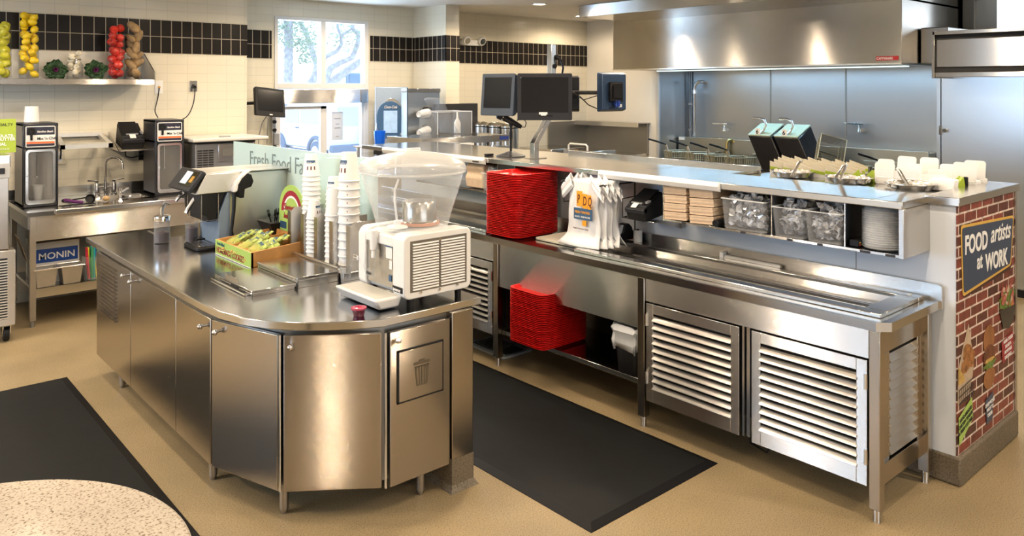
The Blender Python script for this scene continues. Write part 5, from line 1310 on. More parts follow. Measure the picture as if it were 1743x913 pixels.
# cookie box
WOOD = pbr('light_wood', (0.58, 0.29, 0.09), 0.45, noise=0.18, nscale=12)
LIME = pbr('lime_print', (0.36, 0.53, 0.12), 0.5, noise=0.02)
cbx = thing('cookie_display_box', 'wooden display box with lime green homemade cookies front', 'display box', (2.05, 4.72, IZ))
X0, X1, Y0, Y1 = 1.872, 2.262, 4.435, 4.985
zF, zB = 1.005, 1.035
q = MB()
q.box(X0, X0 + 0.014, Y0, Y1, IZ, zF)
q.prism([(X0, IZ), (X1, IZ), (X1, zB), (X0, zF)], Y0, Y0 + 0.012, 'y').prism([(X0, IZ), (X1, IZ), (X1, zB), (X0, zF)], Y1 - 0.012, Y1, 'y')
q.box(X1 - 0.012, X1, Y0, Y1, IZ, zB).box(X0, X1, Y0, Y1, IZ, IZ + 0.01)
obj('crate', q, WOOD, cbx, bev=0.0015)
q = MB()
for f_ in (1 / 3, 2 / 3):
    y = Y0 + (Y1 - Y0) * f_
    q.prism([(X0 + .01, IZ), (X1 - .01, IZ), (X1 - .01, zB - .01), (X0 + .01, zF - .012)], y - 0.004, y + 0.004, 'y')
q.box(2.09, 2.098, Y0 + .01, Y1 - .01, IZ, 1.01)
obj('divider', q, WOOD, cbx)
fs_ = obj('front_sign', MB().box(X0 - 0.003, X0, Y0, Y1, IZ + 0.002, zF), LIME, cbx)
obj('sign_border', MB().box(X0 - 0.0035, X0 - 0.003, Y0, Y1, IZ + 0.002, IZ + 0.007), WHITE, fs_)
MAROON = pbr('maroon_print', (0.30, 0.012, 0.03), 0.5, noise=0.02); NAVYP = pbr('navy_print', (0.02, 0.10, 0.14), 0.5, noise=0.02)
text('HOMEMADE COOKIES', (X0 - 0.0042, 4.965, IZ + 0.020), (0, -1, 0), (0, 0, 1), 0.052, MAROON, fs_, bold=0.012, squeeze=0.83)
text('Fresh Baked', (X0 - 0.0042, 4.955, IZ + 0.068), (0, -1, 0), (0, 0, 1), 0.028, NAVYP, fs_, bold=0.012, shear=0.3, squeeze=0.85)
# cookie bags
def cookie_bag():
    t = thing('cookie_bag', '', 'cookie bag', (0, 0, 0), local=True)
    rr = random.Random(9)
    def fn(u, v):
        th = 0.022 * math.sin(math.pi * u) * math.sin(math.pi * v)
        return ((u - .5) * 0.12 + 0.003 * math.sin(v * 21), (v - .5) * 0.15, th + 0.004 * math.sin(u * 14 + v * 9))
    def fn2(u, v):
        p = fn(u, v); return (p[0], p[1], -p[2])
    obj('wrapper', MB().grid(fn, 10, 10).grid(fn2, 10, 10), glassy('bag_film', (0.70, 0.75, 0.30), 0.16, 0.10, (0.93, 0.97, 0.72)), t)
    ck = MB()
    for i in range(26):
        ck.ball((rr.uniform(-.045, .045), rr.uniform(-.062, .025), rr.uniform(-.008, .010)), 0.013, (1, 1, 0.6), 8, bumpy=0.15, rnd=rr)
    obj('cookie_pieces', ck, pbr('cookie_crumb', (0.52, 0.32, 0.10), 0.8, noise=0.4, nscale=60), t)
    obj('header_card', MB().grid(lambda u, v: ((u - .5) * 0.12, 0.05 + v * 0.032, 0.004 * math.sin(u * 10)), 8, 2), pbr('green_header', (0.40, 0.50, 0.14), 0.3, noise=0.3, nscale=30), t, solid=0.002)
    obj('header_label', MB().grid(lambda u, v: ((u - .5) * 0.05, 0.055 + v * 0.022, 0.006), 2, 2), pbr('header_navy', (0.03, 0.10, 0.18), 0.3, noise=0.2), t, solid=0.001)
    return t
rr = random.Random(21)
CB = cookie_bag(); first = True
secs = [('left', 4.80, 4.97), ('middle', 4.62, 4.79), ('right', 4.45, 4.61)]
for nm_, ya, yb in secs:
    n_ = 5 if nm_ != 'right' else 6
    for i in range(n_):
        o = CB if first else dup(CB); first = False
        o.location = (1.925 + i * 0.030, (ya + yb) / 2 + rr.uniform(-.02, .02), 0.985 + 0.007 * i + rr.uniform(0, .008))
        o.rotation_euler = (R(28) + rr.uniform(-.15, .15), rr.uniform(-.25, .25), R(-90) + rr.uniform(-.25, .25))
        tag(o, '%s cookie bag from the front in the %s slot of the wooden box' % (ORD[i], nm_), 'cookie bag', 'cookie bags in the %s slot' % nm_)
# sweet sign
ss = thing('round_top_sign', 'lime green arched card with maroon ribbon behind the cookie box', 'sign', (2.28, 4.7, 1.0))
sgn = MB()
pts = [(4.56, 1.03), (4.93, 1.03), (4.93, 1.17)] + [(4.745 + 0.185 * math.cos(R(a)), 1.17 + 0.17 * math.sin(R(a))) for a in range(15, 180, 15)] + [(4.56, 1.17)]
SX = 2.272
sp_ = obj('card', MB().prism(pts, SX, SX + 0.004, 'x'), LIME, ss)
def arc(r0, r1, mat, dx, nm):
    q = MB(); k = 16
    for i in range(k):
        a0, a1 = R(180 * i / k), R(180 * (i + 1) / k)
        P = lambda r, a: (SX - dx, 4.745 + r * math.cos(a), 1.16 + r * 0.95 * math.sin(a))
        q.quad(P(r0, a0), P(r1, a0), P(r1, a1), P(r0, a1))
    return obj(nm, q, mat, sp_)
arc(0.115, 0.150, MAROON, 0.001, 'ribbon'); arc(0.100, 0.115, WHITE, 0.001, 'ribbon_edge')
text('Sweet', (SX - 0.002, 4.86, 1.17), (0, -1, 0), (0, 0, 1), 0.062, MAROON, sp_, bold=0.02, shear=0.3)
text('Indulgence', (SX - 0.002, 4.86, 1.115), (0, -1, 0), (0, 0, 1), 0.050, MAROON, sp_, bold=0.02, shear=0.3, squeeze=0.8)
obj('navy_tag', MB().box(SX - 0.002, SX - 0.001, 4.82, 4.91, 1.045, 1.09), pbr('tag_navy', (0.02, 0.06, 0.12), 0.5, noise=0.05), sp_)
obj('stand_foot', MB().box(SX + 0.004, SX + 0.05, 4.70, 4.79, IZ, IZ + 0.006).box(SX + 0.004, SX + 0.010, 4.70, 4.79, IZ, 1.06), WHITE, ss)

# hinged steel lids in the worktop
l1 = thing('counter_hatch', 'low front stainless lid with a rod handle on the island top', 'hatch', (1.75, 4.05, IZ))
obj('lid_plate', MB().box(1.625, 1.868, 3.845, 4.34, 0.925, 0.938).box(1.855, 1.868, 3.845, 4.34, IZ, 0.925).box(1.625, 1.868, 3.845, 3.852, IZ, 0.925).box(1.625, 1.632, 3.845, 4.02, IZ, 0.925).box(1.625, 1.632, 4.11, 4.34, IZ, 0.925), S_TOP, l1, bev=0.002)
obj('upstand', MB().box(1.625, 1.628, 4.02, 4.20, 0.938, 0.968), S_PANEL, l1, bev=0.001)
obj('slot', MB().box(1.6235, 1.626, 4.02, 4.11, IZ + 0.001, 0.93), DARKGAP, l1)
obj('rod_handle', MB().cyl((1.603, 3.87, 0.918), (1.603, 4.33, 0.918), 0.006, seg=10).box(1.603, 1.626, 3.88, 3.89, 0.913, 0.922).box(1.603, 1.626, 4.31, 4.32, 0.913, 0.922), CHROME, l1)
l2 = thing('counter_hatch', 'taller rear stainless lid between the front lid and the cup rack', 'hatch', (2.0, 4.05, IZ))
obj('lid_plate', MB().box(1.872, 2.115, 3.845, 4.345, 0.95, 0.966).box(1.872, 2.115, 3.845, 3.853, IZ, 0.95).box(1.872, 1.88, 3.845, 4.345, IZ, 0.95), S_TOP, l2, bev=0.002)
obj('front_roll', MB().cyl((1.87, 3.85, 0.962), (1.87, 4.34, 0.962), 0.006, seg=8), S_EDGE, l2)

# cup rack
cr = thing('cup_rack', 'stainless cup rack with notched upright dividers full of paper cups', 'rack', (2.27, 4.2, IZ))
obj('base_tray', MB().box(2.125, 2.40, 3.81, 4.70, IZ, 0.955), S_TOP, cr, bev=0.003)
obj('front_rail', MB().box(2.118, 2.145, 3.85, 4.66, 0.952, 0.968).cyl((2.13, 3.87, 0.975), (2.13, 4.64, 0.975), 0.008, seg=10), S_EDGE, cr)
for i, y in enumerate((3.825, 4.02, 4.205, 4.38, 4.555)):
    h_ = 0.27
    q = MB().prism([(2.18, 0.955), (2.40, 0.955), (2.40, 0.955 + h_), (2.20, 0.955 + h_), (2.18, 0.955 + h_ - 0.02)], y, y + 0.003, 'y')
    q.box(2.176, 2.18, y, y + 0.045, 0.955, 0.955 + h_ - 0.02)
    obj('divider', q, S_PANEL, cr, bev=0.001)
obj('back_sheet', MB().box(2.398, 2.402, 3.825, 4.66, 0.955, 1.12), S_PANEL, cr)

PCUP = pbr('paper_cup_white', (0.84, 0.84, 0.83), 0.45, noise=0.02)
ORNG = pbr('logo_orange', (0.80, 0.36, 0.02), 0.5, noise=0.03); LBLU = pbr('logo_blue', (0.04, 0.10, 0.20), 0.5, noise=0.03); LBRN = pbr('logo_brown', (0.12, 0.02, 0.01), 0.5, noise=0.03)
def curved_patch(q, r_of, a0, a1, z0, z1, off=0.0012, n=5):
    for i in range(n):
        b0 = R(a0 + (a1 - a0) * i / n); b1 = R(a0 + (a1 - a0) * (i + 1) / n)
        P = lambda a, z: ((r_of(z) + off) * math.cos(a), (r_of(z) + off) * math.sin(a), z)
        q.quad(P(b0, z0), P(b1, z0), P(b1, z1), P(b0, z1))
    return q
def cup_proto(r, h, face, pattern):
    """upside down paper cup: rim down at z 0, base up at z h"""
    t = thing('paper_cup', '', 'cup', (0, 0, 0), local=True)
    rt = r * 0.70
    r_of = lambda z: r + (rt - r) * z / h
    obj('cup_wall', MB().lathe([(r - 0.002, 0.0), (r + 0.004, 0.0), (r + 0.005, 0.005), (r + 0.001, 0.009), (rt, h), (rt - 0.004, h), (rt - 0.005, h - 0.008), (0, h - 0.008)], (0, 0, 0), 32), PCUP, t)
    if pattern == 'full':
        for j, dA in enumerate((-26, 0, 26)):
            q = curved_patch(MB(), r_of, face + dA - 11, face + dA + 11, h * 0.26, h * 0.52, 0.0008)
            lg = obj('logo_tile', q, ORNG, t)
            q = curved_patch(MB(), r_of, face + dA - 5, face + dA + 5, h * 0.31, h * 0.47, 0.0016, 3)
            obj('logo_letter', q, LBRN, lg)
        obj('logo_banner', curved_patch(MB(), r_of, face - 42, face + 36, h * 0.58, h * 0.74, 0.0008, 8), LBLU, t)
    elif pattern == 'rim':
        q = MB()
        for dA in (-40, 35): curved_patch(q, r_of, face + dA - 9, face + dA + 9, 0.016, 0.027, 0.001, 3)
        obj('logo_strip', q, ORNG, t)
        q = MB()
        for dA in (-33, 40): curved_patch(q, r_of, face + dA - 4, face + dA + 4, 0.017, 0.027, 0.0016, 2)
        obj('logo_dots', q, LBRN, t)
    return t
def cup_stack(x, y, z0, z1, r, h, n, which, topname, face=-120, rim=False):
    pitch = (z1 - z0 - h) / max(1, n - 1)
    base = cup_proto(r, h, face, 'rim' if rim else None)
    topc = cup_proto(r, h, face, 'full')
    for i in range(n - 1):
        o = base if i == 0 else dup(base)
        o.location = (x, y, z0 + i * pitch)
        tag(o, '%s white paper cup down from the top of the %s stack' % (ORD[n - 1 - i], which), 'cup', 'cups in the %s stack' % which)
    topc.location = (x, y, z0 + (n - 1) * pitch)
    tag(topc, topname, 'cup')
cz = 0.957
cup_stack(2.265, 4.46, cz, 1.558, 0.052, 0.135, 17, 'tall left', 'top paper cup with orange logo tiles on the tall left stack', -118)
cup_stack(2.215, 4.325, cz, 1.29, 0.044, 0.11, 10, 'short second', 'top paper cup of the short second stack', -60)
cup_stack(2.30, 4.24, cz, 1.435, 0.044, 0.11, 14, 'middle rear', 'top paper cup of the middle rear stack', -150)
cup_stack(2.225, 4.105, cz, 1.385, 0.046, 0.16, 10, 'plain white fourth', 'plain top cup of the wide white fourth stack', 60)
cup_stack(2.262, 3.99, cz, 1.60, 0.060, 0.165, 11, 'tall right', 'top paper cup of the tall right stack next to the bowl dispenser', -170, rim=True)

# glass guard with lettering
gg = thing('glass_guard', 'frosted glass guard with grey lettering standing along the far island edge', 'glass guard', (2.46, 5.1, IZ))
gl = obj('glass_sheet', MB().box(2.452, 2.460, 4.00, 6.155, 0.965, 1.542), FROST, gg)
obj('base_rail', MB().box(2.435, 2.477, 3.98, 6.155, IZ, 0.975), S_TOP, gg, bev=0.004)
text('Fresh Food Fast', (2.450, 5.84, 1.375), (0, -1, 0), (0, 0, 1), 0.165, pbr('guard_lettering', (0.20, 0.26, 0.27), 0.5, noise=0.05), gg, squeeze=0.95, bold=-0.004)

# ---- bowl drink dispenser
bdx0, bdx1, bdy0, bdy1 = 2.072, 2.478, 3.135, 3.56
WDISP = pbr('dispenser_white', (0.80, 0.80, 0.79), 0.25, noise=0.02)
bd_ = thing('drink_dispenser', 'white refrigerated drink dispenser with a big clear bowl on the island end', 'drink dispenser', (2.27, 3.34, IZ))
obj('side_housing', MB().prism(rrect(bdx0, bdx1, 0.952, 1.262, 0.035), bdy0, bdy0 + 0.10, 'y'), WDISP, bd_, bev=0.006)
obj('main_housing', MB().prism(rrect(bdx0 + 0.03, bdx1 - 0.005, 0.955, 1.25, 0.03), bdy0 + 0.10, bdy1 - 0.06, 'y').box(bdx0 + 0.005, bdx0 + 0.2, bdy0 + 0.10, bdy1 - 0.06, 1.19, 1.245), WDISP, bd_, bev=0.008)
obj('far_housing', MB().prism(rrect(bdx0, bdx1, 0.955, 1.26, 0.045), bdy1 - 0.07, bdy1, 'y'), WDISP, bd_, bev=0.006)
obj('front_panel', MB().box(bdx0 + 0.012, bdx0 + 0.03, bdy0 + 0.10, bdy1 - 0.065, 0.99, 1.195), S_PANEL, bd_)
gz0, gz1, gx0, gx1 = 0.985, 1.232, bdx0 + 0.035, bdx1 - 0.03
sgp = obj('side_grille', MB().box(gx0, gx1, bdy0 - 0.002, bdy0 + 0.004, gz0, gz1), S_DARK, bd_)
q = MB(); n = 17; hh = (gz1 - gz0 - 0.016) / n; xm = (gx0 + gx1) / 2
for k in range(n):
    z = gz0 + 0.008 + k * hh
    for a, b_ in ((gx0 + 0.012, xm - 0.007), (xm + 0.007, gx1 - 0.016)):
        q.prism([(bdy0 - 0.003, z), (bdy0 - 0.010, z + hh * 0.15), (bdy0 - 0.006, z + hh * 0.62), (bdy0 - 0.002, z + hh * 0.60)], a, b_, 'x')
obj('grille_slat', q, WDISP, sgp)
for x, z in ((xm, gz1 - 0.01), (gx0 + 0.06, gz0 - 0.004), (gx1 - 0.06, gz0 - 0.002), (xm, gz0 - 0.008)): obj('screw', MB().cyl((x, bdy0 - 0.004, z), (x, bdy0 - 0.008, z), 0.006, seg=10), CHROME, sgp)
npl = obj('nameplate', MB().box(bdx0 - 0.004, bdx0, bdy0 + 0.012, bdy0 + 0.095, 0.985, 1.012), BLACK, bd_)
text('jetspray', (bdx0 - 0.005, bdy0 + 0.089, 0.991), (0, -1, 0), (0, 0, 1), 0.020, WHITE, npl, bold=0.03)
obj('drip_tray', (lambda q: q.hexa([(1.965, bdy0 + 0.045, 0.916), (2.075, bdy0 + 0.045, 0.916), (2.075, bdy1 - 0.02, 0.916), (1.965, bdy1 - 0.02, 0.916), (1.93, bdy0 + 0.03, 0.972), (2.085, bdy0 + 0.03, 0.972), (2.085, bdy1 - 0.0, 0.972), (1.93, bdy1 - 0.0, 0.972)]))(MB()), WDISP, bd_, bev=0.012)
obj('drip_grid', MB().box(1.950, 2.072, bdy0 + 0.05, bdy1 - 0.02, 0.971, 0.9735), pbr('grid_cream', (0.60, 0.59, 0.54), 0.4, noise=0.05), bd_)
for x, y in ((2.13, 3.17), (2.42, 3.17), (2.13, 3.5), (2.42, 3.5)):
    obj('foot', MB().cyl((x, y, IZ), (x, y, 0.956), 0.016, 0.018, 12), BLACK, bd_)
# tap and push lever
tp = obj('tap', MB().cyl((2.06, 3.39, 1.26), (2.06, 3.39, 1.16), 0.022, 0.018, 14).cyl((2.06, 3.39, 1.16), (2.06, 3.39, 1.12), 0.011, 0.013, 12).box(2.045, 2.09, 3.375, 3.405, 1.22, 1.25), WHITE, bd_, bev=0.003)
q = MB()
q.hexa([(2.040, 3.35, 1.03), (2.043, 3.35, 1.03), (2.043, 3.43, 1.03), (2.040, 3.43, 1.03), (2.030, 3.345, 1.07), (2.033, 3.345, 1.07), (2.033, 3.435, 1.07), (2.030, 3.435, 1.07)])
q.hexa([(2.030, 3.34, 1.07), (2.036, 3.34, 1.07), (2.036, 3.352, 1.07), (2.030, 3.352, 1.07), (2.05, 3.335, 1.18), (2.056, 3.335, 1.18), (2.056, 3.347, 1.18), (2.05, 3.347, 1.18)])
q.hexa([(2.030, 3.428, 1.07), (2.036, 3.428, 1.07), (2.036, 3.44, 1.07), (2.030, 3.44, 1.07), (2.05, 3.433, 1.18), (2.056, 3.433, 1.18), (2.056, 3.445, 1.18), (2.05, 3.445, 1.18)])
pl_ = obj('push_lever', q, CLEAR, bd_)
text('PUSH', (2.036, 3.42, 1.040), (0, -1, 0), (0, 0, 1), 0.020, BLACK, pl_, bold=0.03)
obj('instruction_sticker', MB().box(bdx0 + 0.009, bdx0 + 0.012, 3.255, 3.31, 1.13, 1.185).box(bdx0 + 0.009, bdx0 + 0.012, 3.255, 3.28, 1.08, 1.122), WHITE, bd_)
obj('dark_sticker', MB().box(bdx0 + 0.009, bdx0 + 0.012, 3.255, 3.318, 1.186, 1.197).box(bdx0 + 0.009, bdx0 + 0.012, 3.262, 3.285, 1.02, 1.05), LBLU, bd_)
obj('wing_valve', MB().cyl((2.07, 3.585, 1.09), (2.07, 3.555, 1.09), 0.012).box(2.066, 2.074, 3.575, 3.60, 1.075, 1.105), CHROME, bd_)
bc = (2.262, 3.345)
BOWL = glassy('clear_bowl', (0.80, 0.84, 0.86), 0.07, 0.08)
def sqc(r, z, n=48, e=2.3):
    return [(bc[0] + math.copysign(abs(math.cos(2 * math.pi * i / n)) ** (2 / e), math.cos(2 * math.pi * i / n)) * r, bc[1] + math.copysign(abs(math.sin(2 * math.pi * i / n)) ** (2 / e), math.sin(2 * math.pi * i / n)) * r, z) for i in range(n)]
def loft(q, rings, cap=None):
    L = [[q.v(p) for p in r] for r in rings]
    for a, b_ in zip(L, L[1:]):
        for i in range(len(a)): q.f([a[i], a[(i + 1) % len(a)], b_[(i + 1) % len(a)], b_[i]])
    if cap is not None: q.f(L[cap])
    return q
prof = [(0.170, 1.262), (0.176, 1.275), (0.190, 1.33), (0.2055, 1.385), (0.208, 1.386), (0.219, 1.43), (0.222, 1.431), (0.232, 1.475), (0.235, 1.476), (0.246, 1.525), (0.252, 1.54)]
obj('bowl', loft(MB(), [sqc(r, z) for r, z in prof], 0), BOWL, bd_, solid=0.003)
obj('bowl_rim', MB().tube(sqc(0.257, 1.545), 0.007, 8, closed=True), glassy('thick_clear', (0.9, 0.92, 0.93), 0.4, 0.08), bd_)
q = loft(MB(), [sqc(r, z) for r, z in ((0.262, 1.548), (0.262, 1.565), (0.255, 1.583), (0.245, 1.592), (0.20, 1.612), (0.12, 1.632), (0.05, 1.642), (0.012, 1.645))], 7)
ldd = obj('bowl_lid', q, glassy('clear_lid', (0.70, 0.71, 0.71), 0.22, 0.2), bd_, solid=0.003)
obj('lid_knob', MB().box(bc[0] - 0.045, bc[0] + 0.045, bc[1] - 0.012, bc[1] + 0.012, 1.643, 1.662), glassy('thick_clear'), ldd, bev=0.006)
obj('cooling_dome', MB().lathe([(0.10, 0), (0.10, 0.012), (0.088, 0.018), (0.088, 0.105), (0.080, 0.118), (0, 0.121)], (2.315, 3.36, 1.268), 36), pbr('dome_metal', (0.52, 0.50, 0.47), 0.25, 1.0, noise=0.03), bd_)
obj('dome_gasket', MB().lathe([(0.104, 0), (0.104, 0.014), (0.094, 0.016), (0.094, 0)], (2.315, 3.36, 1.266), 36, close=True), pbr('pink_gasket', (0.60, 0.25, 0.14), 0.4, noise=0.1), bd_)
obj('impeller', MB().lathe([(0.055, 0), (0.05, 0.008), (0.02, 0.014), (0.018, 0.035), (0, 0.037)], (2.16, 3.33, 1.268), 24), WHITE, bd_)
obj('spray_tube', MB().tube([(2.16, 3.33, 1.29), (2.155, 3.34, 1.38), (2.165, 3.36, 1.45), (2.20, 3.38, 1.50)], 0.006, 8), pbr('milky_tube', (0.75, 0.76, 0.77), 0.35, noise=0.05), bd_)
sc_ = thing('portion_cup', 'small portion cup of red sauce with a lid in front of the dispenser', 'cup', (1.862, 3.195, IZ))
SAUC = pbr('red_sauce', (0.13, 0.012, 0.04), 0.25, noise=0.1)
obj('cup_wall', MB().lathe([(0, 0.001), (0.024, 0.001), (0.032, 0.034), (0.034, 0.036), (0, 0.036)], (1.862, 3.195, IZ), 28), SAUC, sc_)
obj('lid', MB().lathe([(0.028, 0.041), (0.036, 0.041), (0.036, 0.034), (0.034, 0.033)], (1.862, 3.195, IZ), 28).lathe([(0, 0.036), (0.015, 0.037), (0.020, 0.043), (0.028, 0.041)], (1.862, 3.195, IZ), 28), pbr('pink_lid', (0.45, 0.06, 0.12), 0.2, noise=0.05), sc_)
st = thing('clear_cup_stack', 'nested clear cups standing between the rack and the dispenser', 'cup', (2.09, 3.73, IZ))
for i in range(1):
    pass
obj('cup_wall', MB().lathe([(0, 0.002), (0.024, 0.002), (0.032, 0.10), (0.030, 0.10), (0.022, 0.006), (0, 0.006)], (2.09, 3.72, IZ), 18), CLEAR, st)
obj('inner_cup', MB().lathe([(0.024, 0.03), (0.034, 0.14), (0.032, 0.14)], (2.09, 3.72, IZ), 18), CLEAR, st)
# ================================================================== ON THE COLD TABLE AND PASS
def tray_proto():
    a, b_ = 0.222, 0.178
    q = MB()
    def ring(dx, z): return [(x, y, z) for x, y in rrect(-a + dx, a - dx, -b_ + dx, b_ - dx, max(0.012, 0.065 - dx), 6)]
    rings = [ring(0.0, 0.0145), ring(0.0, 0.0185), ring(0.005, 0.0195), ring(0.014, 0.0165), ring(0.030, 0.003), ring(0.036, 0.0)]
    L = [[q.v(p) for p in r] for r in rings]
    for u, w_ in zip(L, L[1:]):
        for i in range(len(u)): q.f([u[i], u[(i + 1) % len(u)], w_[(i + 1) % len(u)], w_[i]])
    q.f(L[-1])
    o = obj('serving_tray', q, RED, org=(0, 0, 0), solid=0.0022)
    return o
TP = tray_proto(); first = True
def tray_stack(x, y, z0, n, pitch, lab, seed):
    global first
    rr = random.Random(seed)
    for i in range(n):
        o = TP if first else dup(TP); first = False
        o.location = (x + rr.uniform(-.0012, .0012), y + rr.uniform(-.0012, .0012), z0 + i * pitch)
        if i == 0: tag(o, 'red plastic tray at the very bottom of the %s' % lab, 'tray'); o.pop('group', None) if 'group' in o else None
        elif i == n - 1:
            tag(o, 'red plastic tray on the very top of the %s' % lab, 'tray')
            if 'group' in o: del o['group']
        else: tag(o, '%s red plastic tray down from the top of the %s' % (ORD[n - 1 - i], lab), 'tray', 'red trays in the %s' % lab)
tray_stack(3.795, 4.205, 0.913, 38, 0.01165, 'tall stack on the cold table', 1)
tray_stack(3.686, 3.820, 0.258, 31, 0.01165, 'lower stack on the undershelf', 2)

cbrd = thing('cutting_board', 'thin white cutting board under the carrier bags', 'cutting board', (3.92, 3.75, 0.911))
obj('board', MB().prism(rrect(3.72, 4.08, 3.545, 3.99, 0.015), 0.912, 0.928), pbr('board_white', (0.66, 0.62, 0.52), 0.5, noise=0.03), cbrd, bev=0.003)

# carrier bags on a wire rack
BAG = pbr('bag_plastic', (0.80, 0.81, 0.83), 0.38, noise=0.03, bump=0.0)
bx = 3.74
bagt = thing('bag_rack', 'black wire rack that holds the white carrier bags open', 'rack', (3.9, 3.75, 0.93))
BAGX = 3.80
q = MB()
q.tube([(3.75, 3.71, 1.335), (4.10, 3.71, 1.335)], 0.005, 6); q.tube([(3.75, 3.41, 1.335), (4.10, 3.41, 1.335)], 0.005, 6)
q.tube([(4.10, 3.71, 0.93), (4.10, 3.71, 1.335), (4.10, 3.41, 1.335), (4.10, 3.41, 0.93)], 0.005, 6)
q.tube([(3.75, 3.71, 1.335), (3.75, 3.74, 1.345), (3.75, 3.76, 1.335)], 0.005, 6).tube([(3.75, 3.41, 1.335), (3.75, 3.38, 1.345), (3.75, 3.36, 1.335)], 0.005, 6)
q.tube([(3.88, 3.33, 1.13), (3.88, 3.33, 1.25), (4.06, 3.33, 1.26), (4.06, 3.33, 1.14)], 0.004, 6, closed=True)
q.tube([(3.80, 3.785, 1.19), (3.80, 3.785, 1.27), (3.90, 3.785, 1.27), (3.90, 3.785, 1.19)], 0.004, 6, closed=True)
obj('wire_frame', q, BLACK, bagt)
def bag(k, label, x, y0, y1, dx):
    t = thing('carrier_bag', label, 'bag', (x, (y0 + y1) / 2, 0.93), group=None)
    rr = random.Random(k * 7 + 1); ph = rr.uniform(0, 6)
    def fn(u, v, s=0):
        z = 0.932 + v * 0.43
        ymid = (y0 + y1) / 2; hw = (y1 - y0) / 2
        if v < 0.12: wv = hw * (1.32 - 2.2 * v)
        else: wv = hw * (1.05 - 0.12 * math.sin(math.pi * (v - 0.12) / 0.88))
        y = ymid + (u - .5) * 2 * wv + 0.006 * math.sin(v * 12 + ph)
        bulge = 0.035 * math.sin(math.pi * u) ** 0.7 * (1 - 0.6 * v) + 0.006 * math.sin(u * 17 + v * 8 + ph) * (0.4 + v) + 0.05 * max(0, 0.14 - v) / 0.14
        xx = x - bulge if s == 0 else x + 0.4 * bulge + 0.008
        return (xx, y, z)
    obj('bag_body', MB().grid(lambda u, v: fn(u, v), 22, 20).grid(lambda u, v: fn(u, v, 1), 22, 20), BAG, t, solid=0.001)
    for s_ in (-1, 1):
        yc = (y0 + y1) / 2 + s_ * (y1 - y0) * 0.62
        def fh(u, v, yc=yc, s_=s_):
            a = u * 2 * math.pi
            w_ = 0.030 + 0.030 * v
            return (x + 0.014 * math.cos(a) * (1 + .35 * math.sin(5 * a + ph)) - 0.015, yc - s_ * 0.09 * v + 0.25 * w_ * math.sin(a), 1.335 - 0.12 * (1 - v) * 0.55 + 0.045 * math.sin(a) + 0.02 * v)
        obj('bag_handle', MB().grid(fh, 18, 8), BAG, t, solid=0.001)
    return t
b1 = bag(1, 'front white carrier bag with an orange and blue logo', 3.775, 3.43, 3.72, 0)
def by(y, z, o=0.0):   # point just in front of the front bag
    u = (y - 3.62) / 0.28 ; return y
LGX = 3.728
for _q in ((LGX, LGX + .002, 3.545, 3.595, 1.19, 1.29), (LGX, LGX + .002, 3.500, 3.542, 1.18, 1.275), (LGX, LGX + .002, 3.465, 3.496, 1.175, 1.27), (LGX, LGX + .002, 3.510, 3.545, 1.065, 1.10)): lt_ = obj('logo_tile', MB().box(*_q), ORNG, b1)
for ch_, y_, z_ in (('P', 3.588, 1.21), ('D', 3.537, 1.20), ('Q', 3.494, 1.20)): text(ch_, (LGX - 0.001, y_, z_), (0, -1, 0), (0, 0, 1), 0.085, LBRN, lt_, bold=0.01, squeeze=0.5, shear=0.1)
lb_ = obj('logo_banner', MB().box(LGX - 0.0005, LGX + .0015, 3.455, 3.620, 1.105, 1.178), LBLU, b1)
text('FRESH TENDERS', (LGX - 0.0015, 3.610, 1.145), (0, -1, 0), (0, 0, 1), 0.022, ORNG, lb_, bold=0.01, squeeze=0.85)
text('SALADS - SANDWICHES', (LGX - 0.0015, 3.610, 1.117), (0, -1, 0), (0, 0, 1), 0.016, WHITE, lb_, bold=0.01, squeeze=0.80)
text('People Dedicated to Quality', (LGX - 0.001, 3.625, 1.04), (0, -1, 0), (0, 0, 1), 0.014, LBRN, b1, squeeze=0.85)
for k, (x, lb) in enumerate(((3.825, 'second white carrier bag hanging directly behind the logo bag'), (3.870, 'third white carrier bag hanging behind the logo bag'), (3.915, 'rearmost white carrier bag nearest the wall'))):
    bag(k + 2, lb, x, 3.41 - 0.008 * k, 3.70, 0)

# tape dispenser and receipt roll
td = thing('tape_dispenser', 'black desk tape dispenser at the left end of the sunken well', 'tape dispenser', (4.08, 3.53, 0.93))
q = MB().prism([(3.95, 0.932), (4.16, 0.932), (4.165, 0.97), (4.15, 1.02), (4.12, 1.045), (4.08, 1.04), (4.06, 0.985), (4.02, 0.965), (3.99, 0.975), (3.975, 1.035), (3.955, 1.04), (3.945, 0.98)], 3.475, 3.535, 'y')
q.xf(Matrix.Translation((4.05, 3.5, 0)) @ Matrix.Rotation(R(0), 4, 'Z') @ Matrix.Translation((-4.05, -3.5, 0)))
obj('dispenser_body', q, BLACK, td, bev=0.006)
obj('tape_roll', MB().cyl((4.065, 3.49, 1.0), (4.065, 3.52, 1.0), 0.038, seg=24), WHITE, td)
rr_ = thing('paper_roll', 'small upright white paper roll beside the tape dispenser', 'paper roll', (4.12, 3.40, 0.93))
obj('roll', MB().cyl((4.118, 3.40, 0.931), (4.118, 3.40, 1.01), 0.030, seg=24), WHITEM, rr_)
obj('core', MB().cyl((4.118, 3.40, 1.01), (4.118, 3.40, 1.016), 0.009, seg=12), DKGREY, rr_)

